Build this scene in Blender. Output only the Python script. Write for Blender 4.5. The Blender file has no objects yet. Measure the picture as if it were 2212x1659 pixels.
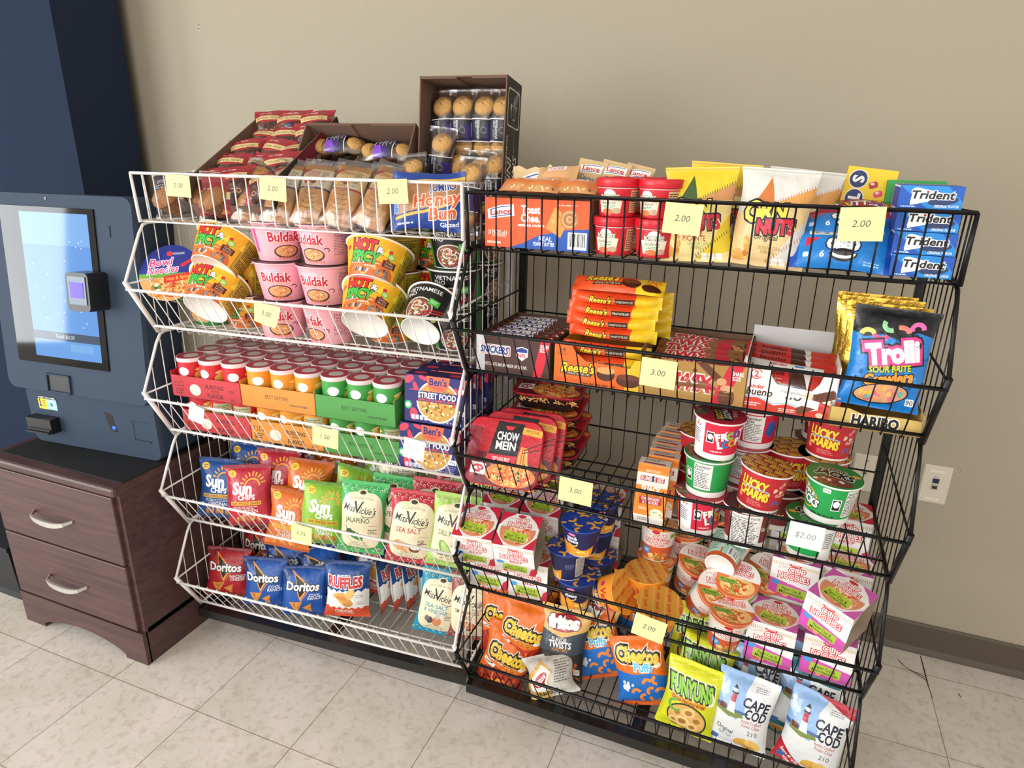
import bpy, bmesh, math, random
import numpy as np
from mathutils import Matrix, Vector, Euler
from mathutils.geometry import delaunay_2d_cdt

sc = bpy.context.scene
COL = sc.collection
PI = math.pi

# ------------------------------------------------------------------ camera, world, lights, exposure
F_PX = 1432.1155
cam_data = bpy.data.cameras.new('camera')
cam_data.sensor_fit = 'HORIZONTAL'
cam_data.sensor_width = 36.0
cam_data.lens = F_PX / 2212.0 * 36.0
cam_data.clip_start = 0.05
cam = bpy.data.objects.new('camera', cam_data)
cam.location = (1.26392, -1.99549, 1.40349)
cam.rotation_euler = Euler((1.23969369, -0.01794006, 0.38066072), 'XYZ')
COL.objects.link(cam)
sc.camera = cam

wd = bpy.data.worlds.new('world'); sc.world = wd
wd.use_nodes = True
bg = wd.node_tree.nodes['Background']
bg.inputs['Color'].default_value = (1.0, 0.95, 0.87, 1)
bg.inputs['Strength'].default_value = 0.72

def area_light(name, loc, target, sx, sy, power, color):
    l = bpy.data.lights.new(name, 'AREA'); l.shape = 'RECTANGLE'
    l.size = sx; l.size_y = sy; l.energy = power; l.color = color
    o = bpy.data.objects.new(name, l); o.location = loc
    o.rotation_euler = (Vector(target) - Vector(loc)).to_track_quat('-Z', 'Y').to_euler()
    COL.objects.link(o); return o
# the shop windows behind the camera and to its left let in the daylight; the far lamp is added fill
area_light('window_daylight', (-2.6, -4.75, 1.5), (0.6, -0.5, 0.9), 1.8, 2.3, 84, (0.93, 0.97, 1.0))
area_light('window_daylight_left', (-4.10, -3.68, 1.5), (0.6, -0.5, 0.9), 0.9, 2.3, 46, (0.93, 0.97, 1.0))
area_light('fill_light_far', (1.3, -4.7, 1.9), (0.9, -0.2, 0.9), 3.2, 2.0, 44, (1.0, 0.99, 0.97))  # added fill lamp without a known source, brightens the centre and right of the wall

vs = sc.view_settings
vs.view_transform = 'Standard'; vs.look = 'None'; vs.gamma = 1.0; vs.use_curve_mapping = False
vs.exposure = 0.55

# ------------------------------------------------------------------ colours and materials
def lin(c):
    return c / 12.92 if c <= 0.04045 else ((c + 0.055) / 1.055) ** 2.4
_hc = {}
def hx(s):
    if isinstance(s, tuple): return s
    if s not in _hc:
        t = s.lstrip('#')
        if len(t) == 3: t = ''.join(k * 2 for k in t)
        _hc[s] = tuple(lin(int(t[i:i + 2], 16) / 255) for i in (0, 2, 4))
    return _hc[s]

_mats = {}
def mat(name, color=None, rough=0.5, metal=0.0, bump=0.0, bscale=60.0, coat=0.0, spec=0.5):
    """Principled material; color None reads the printed colours kept in the mesh attribute Col."""
    if name in _mats: return _mats[name]
    m = bpy.data.materials.new(name); m.use_nodes = True
    nt = m.node_tree; b = nt.nodes['Principled BSDF']
    b.inputs['Roughness'].default_value = rough
    b.inputs['Metallic'].default_value = metal
    b.inputs['Coat Weight'].default_value = coat
    b.inputs['Specular IOR Level'].default_value = spec
    if color is None:
        a = nt.nodes.new('ShaderNodeAttribute'); a.attribute_name = 'Col'
        nt.links.new(a.outputs['Color'], b.inputs['Base Color'])
    else:
        b.inputs['Base Color'].default_value = (*hx(color), 1)
    if bump:
        tc = nt.nodes.new('ShaderNodeTexCoord')
        n = nt.nodes.new('ShaderNodeTexNoise'); n.inputs['Scale'].default_value = bscale
        n.inputs['Detail'].default_value = 3
        bp = nt.nodes.new('ShaderNodeBump'); bp.inputs['Strength'].default_value = bump
        bp.inputs['Distance'].default_value = 0.01
        nt.links.new(tc.outputs['Object'], n.inputs['Vector'])
        nt.links.new(n.outputs['Fac'], bp.inputs['Height'])
        nt.links.new(bp.outputs['Normal'], b.inputs['Normal'])
    _mats[name] = m
    return m

M_CARD = mat('printed_card', None, 0.55)
M_CUP = mat('printed_cup', None, 0.38)
M_FILM = mat('printed_film', None, 0.30, bump=0.32, bscale=38)
M_PAPER = mat('printed_paper', None, 0.75)
M_FOOD = mat('baked_crust', None, 0.6, bump=0.5, bscale=220)
M_FOIL = mat('metallic_film', None, 0.28, metal=0.85, bump=0.35, bscale=45)

def clear_film():
    m = bpy.data.materials.new('clear_wrap'); m.use_nodes = True
    nt = m.node_tree; nt.nodes.clear()
    out = nt.nodes.new('ShaderNodeOutputMaterial'); mix = nt.nodes.new('ShaderNodeMixShader')
    t = nt.nodes.new('ShaderNodeBsdfTransparent'); t.inputs['Color'].default_value = (0.97, 0.97, 0.98, 1)
    g = nt.nodes.new('ShaderNodeBsdfGlossy'); g.inputs['Roughness'].default_value = 0.2
    fr = nt.nodes.new('ShaderNodeFresnel'); fr.inputs['IOR'].default_value = 1.4
    mu = nt.nodes.new('ShaderNodeMath'); mu.operation = 'MULTIPLY_ADD'
    mu.inputs[1].default_value = 0.9; mu.inputs[2].default_value = 0.085; mu.use_clamp = True
    nt.links.new(fr.outputs[0], mu.inputs[0]); nt.links.new(mu.outputs[0], mix.inputs[0])
    nt.links.new(t.outputs[0], mix.inputs[1]); nt.links.new(g.outputs[0], mix.inputs[2])
    nt.links.new(mix.outputs[0], out.inputs[0])
    return m
M_CLEAR = clear_film()

# ------------------------------------------------------------------ mesh builder and object helpers
class MB:
    def __init__(s): s.V = []; s.F = []; s.C = []; s.M = []; s.S = []; s.n = 0
    def add(s, V, F, col, mi=0, smooth=True):
        V = np.asarray(V, float); b = s.n
        s.V.append(V); s.n += len(V)
        one = not (isinstance(col, list) or isinstance(col, np.ndarray))
        c = hx(col) if one else None
        for i, f in enumerate(F):
            s.F.append([int(k) + b for k in f]); s.C.append(c if one else col[i]); s.M.append(mi); s.S.append(smooth)
    def build(s, name, mats, parent=None, loc=None):
        me = bpy.data.meshes.new(name)
        me.from_pydata(np.concatenate(s.V).tolist() if s.V else [], [], s.F)
        at = me.attributes.new('Col', 'FLOAT_COLOR', 'CORNER')
        arr = np.ones((len(me.loops), 4), np.float32); k = 0
        cnt = np.fromiter((len(f) for f in s.F), int, len(s.F))
        arr[:, :3] = np.repeat(np.array(s.C, np.float32), cnt, axis=0)
        at.data.foreach_set('color', arr.ravel())
        me.polygons.foreach_set('material_index', np.array(s.M, np.int32))
        me.polygons.foreach_set('use_smooth', np.array(s.S, bool))
        for m in (mats if isinstance(mats, (list, tuple)) else [mats]): me.materials.append(m)
        me.update()
        o = bpy.data.objects.new(name, me); COL.objects.link(o)
        if parent is not None: o.parent = parent
        if loc: o.location = loc
        return o
    # primitives
    def box(s, a, b, col, mi=0):
        x0, y0, z0 = a; x1, y1, z1 = b
        V = [(x0, y0, z0), (x1, y0, z0), (x1, y1, z0), (x0, y1, z0), (x0, y0, z1), (x1, y0, z1), (x1, y1, z1), (x0, y1, z1)]
        s.add(V, [(0, 3, 2, 1), (4, 5, 6, 7), (0, 1, 5, 4), (1, 2, 6, 5), (2, 3, 7, 6), (3, 0, 4, 7)], col, mi, False)
    def tube(s, pts, r, col, seg=6, mi=0, closed=False):
        P = [Vector(p) for p in pts]; n = len(P); V = []; F = []
        prev = None
        for i, p in enumerate(P):
            if closed: t = (P[(i + 1) % n] - P[i - 1]).normalized()
            elif i == 0: t = (P[1] - P[0]).normalized()
            elif i == n - 1: t = (P[-1] - P[-2]).normalized()
            else: t = ((P[i + 1] - p).normalized() + (p - P[i - 1]).normalized()).normalized()
            if prev is None:
                a = Vector((0, 0, 1)) if abs(t.z) < 0.9 else Vector((1, 0, 0))
                u = t.cross(a).normalized()
            else:
                u = (prev - t * prev.dot(t)).normalized()
            prev = u; w = t.cross(u)
            k = 1.0
            if not closed and 0 < i < n - 1:
                cs = (P[i + 1] - p).normalized().dot((p - P[i - 1]).normalized())
                k = 1 / max(0.6, math.sqrt(max(0.0, (1 + cs) / 2)))
            for j in range(seg):
                an = 2 * PI * j / seg
                V.append(p + (u * math.cos(an) + w * math.sin(an)) * r * (k if seg > 3 else 1))
        for i in range(n if closed else n - 1):
            for j in range(seg):
                a = i * seg + j; b = i * seg + (j + 1) % seg
                c = ((i + 1) % n) * seg
                F.append((a, b, c + (j + 1) % seg, c + j))
        if not closed:
            F.append(tuple(range(seg))[::-1]); F.append(tuple((n - 1) * seg + j for j in range(seg)))
        s.add([tuple(v) for v in V], F, col, mi, True)
    def lathe(s, prof, col, seg=32, a0=0.0, a1=2 * PI, mi=0, cap0=False, cap1=False, ctr=(0, 0)):
        full = abs(a1 - a0 - 2 * PI) < 1e-6
        m = seg if full else seg + 1
        V = []; F = []
        for r, z in prof:
            for j in range(m):
                a = a0 + (a1 - a0) * j / seg
                V.append((ctr[0] + r * math.sin(a), ctr[1] - r * math.cos(a), z))
        for i in range(len(prof) - 1):
            for j in range(seg):
                k = (j + 1) % m
                F.append((i * m + j, i * m + k, (i + 1) * m + k, (i + 1) * m + j))
        if cap0: F.append(tuple(range(m))[::-1])
        if cap1: F.append(tuple((len(prof) - 1) * m + j for j in range(m)))
        s.add(V, F, col, mi, True)
    def art(s, baked, fn, mi=0, smooth=True, flip=False):
        V, T, C = baked
        W = fn(V[:, 0], V[:, 1])
        s.add(W, [t[::-1] for t in T] if flip else T, C, mi, smooth)

def tag(o, label, cat, group=None, kind=None):
    o['label'] = label; o['category'] = cat
    if group: o['group'] = group
    if kind: o['kind'] = kind
    return o
def struct(o): o['kind'] = 'structure'; return o
def empty(name):
    o = bpy.data.objects.new(name, None); o.empty_display_size = 0.05; COL.objects.link(o); return o
def dup(o, parent=None):
    c = o.copy(); COL.objects.link(c)
    if parent is not None: c.parent = parent
    for ch in list(o.children): dup(ch, c)
    return c
def rotm(yaw=0, tilt=0, roll=0):
    return (Matrix.Rotation(math.radians(yaw), 4, 'Z') @ Matrix.Rotation(math.radians(tilt), 4, 'X')
            @ Matrix.Rotation(math.radians(roll), 4, 'Y'))

# ------------------------------------------------------------------ printed artwork: flat shapes merged into one sheet, then bent onto a surface
_txt = {}
def text_shape(s, bold):
    key = (s, round(bold, 3))
    if key in _txt: return _txt[key]
    cu = bpy.data.curves.new('t', 'FONT'); cu.body = s; cu.size = 1.0; cu.resolution_u = 2; cu.offset = bold
    cu.fill_mode = 'BOTH' if cu.dimensions == '2D' else 'NONE'
    ob = bpy.data.objects.new('t', cu)
    me = ob.to_mesh()
    V = np.array([(v.co.x, v.co.y) for v in me.vertices]) if len(me.vertices) else np.zeros((0, 2))
    me.calc_loop_triangles()
    T = [tuple(t.vertices) for t in me.loop_triangles]
    ob.to_mesh_clear(); bpy.data.objects.remove(ob); bpy.data.curves.remove(cu)
    _txt[key] = (V, T)
    return _txt[key]
CAP = 0.682

def disc_art(R, bg, seed=1, n=40):
    a = Art(2 * R, 2 * R, bg, seed)
    a.base = [(R + R * math.cos(2 * PI * i / n), R + R * math.sin(2 * PI * i / n)) for i in range(n)]
    return a
class Art:
    """All sizes in centimetres, origin bottom left."""
    def __init__(s, w, h, bg, seed=1): s.w = w; s.h = h; s.bg = bg; s.P = []; s.rnd = random.Random(seed); s.base = None
    def poly(s, pts, c):
        a = 0
        for i in range(len(pts)): a += pts[i - 1][0] * pts[i][1] - pts[i][0] * pts[i - 1][1]
        if abs(a) < 1e-4: return s
        s.P.append((pts if a > 0 else pts[::-1], c)); return s
    def rect(s, x, y, w, h, c, rot=0, r=0):
        """centred on x, y"""
        if r:
            P = []
            for sx, sy, a in ((1, 1, 0), (-1, 1, 90), (-1, -1, 180), (1, -1, 270)):
                for k in range(4):
                    t = math.radians(a + k * 30); P.append((sx * (w / 2 - r) + r * math.cos(t), sy * (h / 2 - r) + r * math.sin(t)))
        else: P = [(-w / 2, -h / 2), (w / 2, -h / 2), (w / 2, h / 2), (-w / 2, h / 2)]
        return s.poly(s._t(P, x, y, rot), c)
    def _t(s, P, x, y, rot):
        k, q = math.cos(math.radians(rot)), math.sin(math.radians(rot))
        return [(x + k * a - q * b, y + q * a + k * b) for a, b in P]
    def ell(s, x, y, rx, ry, c, rot=0, n=22, a0=0, a1=360):
        m = n if a1 - a0 >= 360 else n + 1
        P = [(rx * math.cos(math.radians(a0 + (a1 - a0) * i / n)), ry * math.sin(math.radians(a0 + (a1 - a0) * i / n))) for i in range(m)]
        return s.poly(s._t(P, x, y, rot), c)
    def stroke(s, pts, w, c):
        L = []; Rr = []
        n = len(pts)
        for i in range(n):
            a = pts[max(0, i - 1)]; b = pts[min(n - 1, i + 1)]
            d = math.hypot(b[0] - a[0], b[1] - a[1]) or 1
            nx, ny = -(b[1] - a[1]) / d * w / 2, (b[0] - a[0]) / d * w / 2
            L.append((pts[i][0] + nx, pts[i][1] + ny)); Rr.append((pts[i][0] - nx, pts[i][1] - ny))
        for i in range(n - 1): s.poly([Rr[i], Rr[i + 1], L[i + 1], L[i]], c)
        return s
    def arc(s, x, y, rx, ry, a0, a1, w, c, n=8, rot=0):
        P = [(rx * math.cos(math.radians(a0 + (a1 - a0) * i / n)), ry * math.sin(math.radians(a0 + (a1 - a0) * i / n))) for i in range(n + 1)]
        return s.stroke(s._t(P, x, y, rot), w, c)
    def text(s, t, x, y, h, c, bold=0.012, w=None, rot=0, shear=0.0, out=None, ow=0.035, align='c', curve=0.0):
        if out is not None:
            for o_, w_ in ([(out, ow)] if not isinstance(out, list) else out):
                s.text(t, x, y, h, o_, bold + w_, None if w is None else w + 2 * w_ * h / CAP, rot, shear, None, 0, align, curve)
        V, T = text_shape(t, bold)
        if not len(T): return s
        k = h / CAP
        x0, x1 = V[:, 0].min(), V[:, 0].max()
        kx = k if w is None else w / max(1e-6, x1 - x0)
        X = (V[:, 0] - ((x0 + x1) / 2 if align == 'c' else x0)) * kx
        Y = (V[:, 1] - CAP / 2) * k
        X = X + shear * Y
        Y = Y - curve * X * X
        cr, sr = math.cos(math.radians(rot)), math.sin(math.radians(rot))
        U = np.stack([x + cr * X - sr * Y, y + sr * X + cr * Y], 1)
        for a, b, d in T: s.poly([tuple(U[a]), tuple(U[b]), tuple(U[d])], c)
        return s
    def lines(s, x, y, w, h, n, c, fill=0.55, rag=0.35):
        """n rows of small print, left edge x, top y"""
        for i in range(n):
            yy = y - h * (i + 0.5) / n; xx = x
            end = x + w * (1 - rag * s.rnd.random())
            while xx < end:
                l = min(end - xx, w * s.rnd.uniform(0.06, 0.22)); s.rect(xx + l / 2, yy, l, h / n * fill, c); xx += l + w * 0.035
        return s
    def bars(s, x, y, w, h, c='#111', bgc='#fff', n=14):
        s.rect(x, y, w, h, bgc); xx = x - w * 0.42
        for i in range(n):
            l = w * 0.84 / n; s.rect(xx + l / 2, y + h * 0.05, l * s.rnd.choice((0.3, 0.5, 0.75)), h * 0.78, c); xx += l
        return s
    def blobs(s, x, y, rx, ry, n, cols, size, asp=(0.5, 1.0)):
        for i in range(n):
            a = s.rnd.uniform(0, 2 * PI); d = math.sqrt(s.rnd.random()) * 0.9
            z = size * s.rnd.uniform(0.6, 1.25)
            s.ell(x + rx * d * math.cos(a), y + ry * d * math.sin(a), z, z * s.rnd.uniform(*asp), s.rnd.choice(cols), s.rnd.uniform(0, 180), 8)
        return s
    def noodles(s, x, y, rx, ry, n, cols, wd=0.18):
        for i in range(n):
            a = s.rnd.uniform(0, 2 * PI); d = math.sqrt(s.rnd.random()) * 0.72
            q = s.rnd.uniform(0.15, 0.32) * min(rx, ry) + 0.12; st = s.rnd.uniform(0, 360)
            s.arc(x + rx * d * math.cos(a), y + ry * d * math.sin(a), q * 1.2, q, st, st + s.rnd.uniform(110, 230), wd, s.rnd.choice(cols), 6)
        return s
    def bake(s, gx=0.0, gy=0.0):
        """gx, gy: grid spacing in cm along x and y (0 = none)"""
        verts = []; faces = []; edges = []; cols = []
        def addf(pts, c):
            b = len(verts)
            verts.extend(Vector(p) for p in pts); faces.append(list(range(b, b + len(pts)))); cols.append(hx(c))
        addf(s.base or [(0, 0), (s.w, 0), (s.w, s.h), (0, s.h)], s.bg)
        for pts, c in s.P: addf(pts, c)
        for sp, vert in ((gx, True), (gy, False)):
            if not sp: continue
            L = s.w if vert else s.h; n = max(1, int(round(L / sp)))
            for i in range(1, n):
                p = L * i / n; b = len(verts)
                verts.extend([Vector((p, 0)), Vector((p, s.h))] if vert else [Vector((0, p)), Vector((s.w, p))])
                edges.append((b, b + 1))
        v, e, f, ov, oe, of = delaunay_2d_cdt(verts, edges, faces, 0, 1e-4)
        V = np.array([(p.x, p.y) for p in v]); A = V[np.array(f)]
        ar = np.abs((A[:, 1, 0] - A[:, 0, 0]) * (A[:, 2, 1] - A[:, 0, 1]) - (A[:, 2, 0] - A[:, 0, 0]) * (A[:, 1, 1] - A[:, 0, 1])) / 2
        tot = [0.0] * len(faces); own = []
        for q in faces:
            P = [verts[i] for i in q]; own.append(abs(sum(P[i - 1].x * P[i].y - P[i].x * P[i - 1].y for i in range(len(P)))) / 2)
        for k, ids in enumerate(of):
            for i in ids: tot[i] += ar[k]
        bad = {i for i in range(1, len(faces)) if tot[i] > own[i] * 1.6 + 0.002}   # slivers whose fill leaked outwards
        T = []; C = []
        for t, ids in zip(f, of):
            if not ids or 0 not in ids: continue
            T.append(tuple(t)); C.append(cols[max(i for i in ids if i not in bad)])
        return V, T, C

def flat(o, ux, uy):
    """plane map: cm -> point o + x*ux + y*uy (o, ux, uy in metres, ux/uy unit)"""
    o = np.array(o, float); ux = np.array(ux, float) * 0.01; uy = np.array(uy, float) * 0.01
    return lambda X, Y: o + X[:, None] * ux + Y[:, None] * uy
def cone(r0, r1, z0, z1, w, span, h, a_mid=0.0):
    def fn(X, Y):
        a = (X / w - 0.5) * span + a_mid; t = Y / h; r = r0 + (r1 - r0) * t
        return np.stack([r * np.sin(a), -r * np.cos(a), z0 + (z1 - z0) * t], 1)
    return fn
def disc(r, z, R_cm, bulge=0.0):
    """art of size 2R x 2R cm centred -> disc of radius r at height z; points outside are pulled to the edge by the caller's own shapes"""
    def fn(X, Y):
        x = (X - R_cm) / R_cm; y = (Y - R_cm) / R_cm
        return np.stack([r * x, r * y, z + bulge * (1 - np.minimum(1, x * x + y * y))], 1)
    return fn
# ------------------------------------------------------------------ the room
def wall_material():
    m = mat('wall_paint', '#a39986', 0.7)
    nt = m.node_tree; b = nt.nodes['Principled BSDF']
    tc = nt.nodes.new('ShaderNodeTexCoord'); n = nt.nodes.new('ShaderNodeTexNoise')
    n.inputs['Scale'].default_value = 55; n.inputs['Detail'].default_value = 5
    bp = nt.nodes.new('ShaderNodeBump'); bp.inputs['Strength'].default_value = 0.22; bp.inputs['Distance'].default_value = 0.004
    nt.links.new(tc.outputs['Object'], n.inputs['Vector']); nt.links.new(n.outputs['Fac'], bp.inputs['Height'])
    nt.links.new(bp.outputs['Normal'], b.inputs['Normal'])
    return m
def floor_material():
    m = mat('vinyl_tile', '#b5aa98', 0.42)
    nt = m.node_tree; b = nt.nodes['Principled BSDF']; L = nt.links.new
    tc = nt.nodes.new('ShaderNodeTexCoord')
    def noise(scale, det, dist=0.0):
        n = nt.nodes.new('ShaderNodeTexNoise'); n.inputs['Scale'].default_value = scale
        n.inputs['Detail'].default_value = det; n.inputs['Distortion'].default_value = dist
        L(tc.outputs['Object'], n.inputs['Vector']); return n
    n1 = noise(5.5, 4, 0.6); n2 = noise(48, 9, 0.8)
    r1 = nt.nodes.new('ShaderNodeValToRGB'); e = r1.color_ramp.elements
    e[0].position = 0.3; e[0].color = (*hx('#cfc8bb'), 1); e[1].position = 0.68; e[1].color = (*hx('#dfd6d0'), 1)
    L(n1.outputs['Fac'], r1.inputs[0])
    r2 = nt.nodes.new('ShaderNodeValToRGB'); e = r2.color_ramp.elements
    e[0].position = 0.34; e[0].color = (0.70, 0.66, 0.60, 1); e[1].position = 0.5; e[1].color = (1, 1, 1, 1)
    L(n2.outputs['Fac'], r2.inputs[0])
    mx = nt.nodes.new('ShaderNodeMix'); mx.data_type = 'RGBA'; mx.blend_type = 'MULTIPLY'; mx.inputs[0].default_value = 0.5
    L(r1.outputs[0], mx.inputs[6]); L(r2.outputs[0], mx.inputs[7])
    # tile joints, one foot apart, measured from the tile corner at the world origin
    br = nt.nodes.new('ShaderNodeTexBrick'); br.offset = 0.0; br.squash = 1.0
    br.inputs['Scale'].default_value = 1.0; br.inputs['Mortar Size'].default_value = 0.0011; br.inputs['Mortar Smooth'].default_value = 0.2
    br.inputs['Brick Width'].default_value = 0.3048; br.inputs['Row Height'].default_value = 0.3048
    br.inputs['Color1'].default_value = (1, 1, 1, 1); br.inputs['Color2'].default_value = (0.93, 0.925, 0.92, 1); br.inputs['Mortar'].default_value = (0.33, 0.29, 0.25, 1)
    mp = nt.nodes.new('ShaderNodeMapping'); mp.inputs['Location'].default_value = (30.48, 30.48 + 0.712, 0)
    L(tc.outputs['Object'], mp.inputs[0]); L(mp.outputs[0], br.inputs['Vector'])
    m2 = nt.nodes.new('ShaderNodeMix'); m2.data_type = 'RGBA'; m2.blend_type = 'MULTIPLY'; m2.inputs[0].default_value = 1
    L(mx.outputs[2], m2.inputs[6]); L(br.outputs['Color'], m2.inputs[7]); L(m2.outputs[2], b.inputs['Base Color'])
    return m
mb = MB(); mb.box((-4.8, -5.4, -0.05), (4.2, 0.0, 0.0), '#b5aa98'); struct(mb.build('floor', floor_material()))
mb = MB(); mb.box((-4.8, 0.0, -0.05), (4.2, 0.12, 2.9), '#b3a68e'); struct(mb.build('wall_back', wall_material()))
mb = MB(); mb.box((-4.8, -5.4, 2.9), (4.2, 0.12, 3.0), '#ddd'); struct(mb.build('ceiling', mat('ceiling_paint', '#d8d4cc', 0.8)))
mb = MB()
pr = [(0, 0), (-0.014, 0.0), (-0.0125, 0.006), (-0.007, 0.02), (-0.006, 0.095), (-0.003, 0.1016), (0, 0.1016)]
V = [(x, y - 0.0005, z) for x in (-4.8, 4.2) for y, z in pr]; n = len(pr)
mb.add(V, [(i, i + 1, n + i + 1, n + i) for i in range(n - 1)], '#4d4438', 0, False)
struct(mb.build('baseboard_back', mat('vinyl_cove_base', '#51473a', 0.5)))

# data plate and blank plate on the wall
M_IVORY = mat('ivory_plastic', '#cfc6b4', 0.4)
def wall_plate(x, z):
    p = MB(); w, h, t, b = 0.07, 0.115, 0.006, 0.004
    V = []
    for yy, k in ((0, 0), (-t * 0.5, 0), (-t, b)):
        V += [(x + k, yy, z + k), (x + w - k, yy, z + k), (x + w - k, yy, z + h - k), (x + k, yy, z + h - k)]
    F = [(i * 4 + j, i * 4 + (j + 1) % 4, i * 4 + 4 + (j + 1) % 4, i * 4 + 4 + j) for i in (0, 1) for j in range(4)] + [(8, 9, 10, 11)]
    p.add(V, F, '#cfc6b4', 0, False); return p
p = wall_plate(1.724, 0.497).build('data_outlet_plate', M_IVORY)
tag(p, 'ivory wall plate with a blue and a grey data jack', 'wall plate')
a = Art(3.4, 0.75, '#ded7c8'); mb = MB(); mb.box((1.741, -0.0066, 0.592), (1.777, -0.0058, 0.5995), '#ded7c8'); mb.build('label_window', M_CARD, p)
mb = MB(); mb.box((1.741, -0.0066, 0.507), (1.777, -0.0058, 0.5145), '#ded7c8'); mb.build('label_window', M_CARD, p)
a = Art(2.2, 0.6, '#d8d1c2'); a.text('PR238', 1.1, 0.3, 0.36, '#333', 0.01)
mb = MB(); mb.art(a.bake(), flat((1.748, -0.0064, 0.5765), (1, 0, 0), (0, 0, 1)), 0, False); mb.build('port_number', M_CARD, p)
mb = MB(); mb.box((1.7515, -0.008, 0.560), (1.767, -0.0055, 0.574), '#18254a'); mb.box((1.754, -0.0085, 0.562), (1.7645, -0.0078, 0.5705), '#0c1430'); mb.build('data_jack', M_CARD, p)
mb = MB(); mb.box((1.7515, -0.008, 0.541), (1.767, -0.0055, 0.555), '#a59d90'); mb.box((1.7535, -0.0085, 0.543), (1.765, -0.0078, 0.552), '#2b211a'); mb.build('data_jack', M_CARD, p)
p = wall_plate(1.548, 0.497).build('blank_outlet_plate', M_IVORY)
tag(p, 'ivory wall plate with a cable hole, behind the black rack', 'wall plate')
mb = MB()
for z in (0.597, 0.512): mb.lathe([(0.0, 0), (0.0032, 0)], '#8a8478', 12)
mb.V = [np.array([(1.583 + v[0], -0.0063, (0.595, 0.514)[i] + v[1]) for v in b]) for i, b in enumerate(mb.V)]; mb.build('screw', M_CARD, p)
mb = MB(); mb.add([(1.583 + r * math.cos(t), -0.0063, 0.555 + r * math.sin(t)) for i in range(16) for r, t in (((0.012 if i % 2 else 0.0022), i * PI / 8),)],
                  [tuple(range(16))], '#2a241e', 0, False); mb.build('cable_hole', M_CARD, p)
# chipped paint marks
for x, z, s in ((-0.717, 1.807, 0.011), (1.81, 0.603, 0.006)):
    mb = MB(); rr = random.Random(int(z * 100))
    for k in range(4):
        cx = x + rr.uniform(-0.3, 0.3) * s; cz = z + (k - 1.5) * s * 0.5
        P = [(cx + s * 0.35 * rr.uniform(0.3, 1) * math.cos(t), -0.0006, cz + s * 0.3 * rr.uniform(0.4, 1) * math.sin(t)) for t in (0, 1.2, 2.4, 3.6, 4.8)]
        mb.add(P, [(0, 1, 2, 3, 4)], '#4a4238' if k % 2 else '#d8d2c4', 0, False)
    o = mb.build('paint_chip', M_PAPER)
    tag(o, 'small chip in the wall paint ' + ('high up near the dark panel' if x < 0 else 'beside the data jack plate'), 'paint chip')

rr = random.Random(4); mb = MB()
for (x0, y0), (x1, y1) in (((1.828, -.02), (1.829, -.2)), ((1.828, -.115), (1.775, -.09)), ((1.775, -.09), (1.76, -.06)), ((1.828, -.13), (1.79, -.1)), ((1.9, -.15), (1.905, -.165))):
    d = Vector((x1 - x0, y1 - y0)); nrm = Vector((-d.y, d.x)).normalized() * .0016; P = []
    for t in (0, .33, .66, 1): P.append((x0 + d.x * t + rr.uniform(-.002, .002), y0 + d.y * t + rr.uniform(-.002, .002)))
    mb.add([(p[0] + s * nrm.x * w, p[1] + s * nrm.y * w, .0006) for s in (-1, 1) for p, w in zip(P, (.4, 1, .8, .3))], [(0, 1, 5, 4), (1, 2, 6, 5), (2, 3, 7, 6)], '#2a231c', 0, False)
tag(mb.build('floor_crack', M_PAPER), 'dark cracks in the floor tile joint near the right-hand baseboard', 'floor crack')

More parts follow.
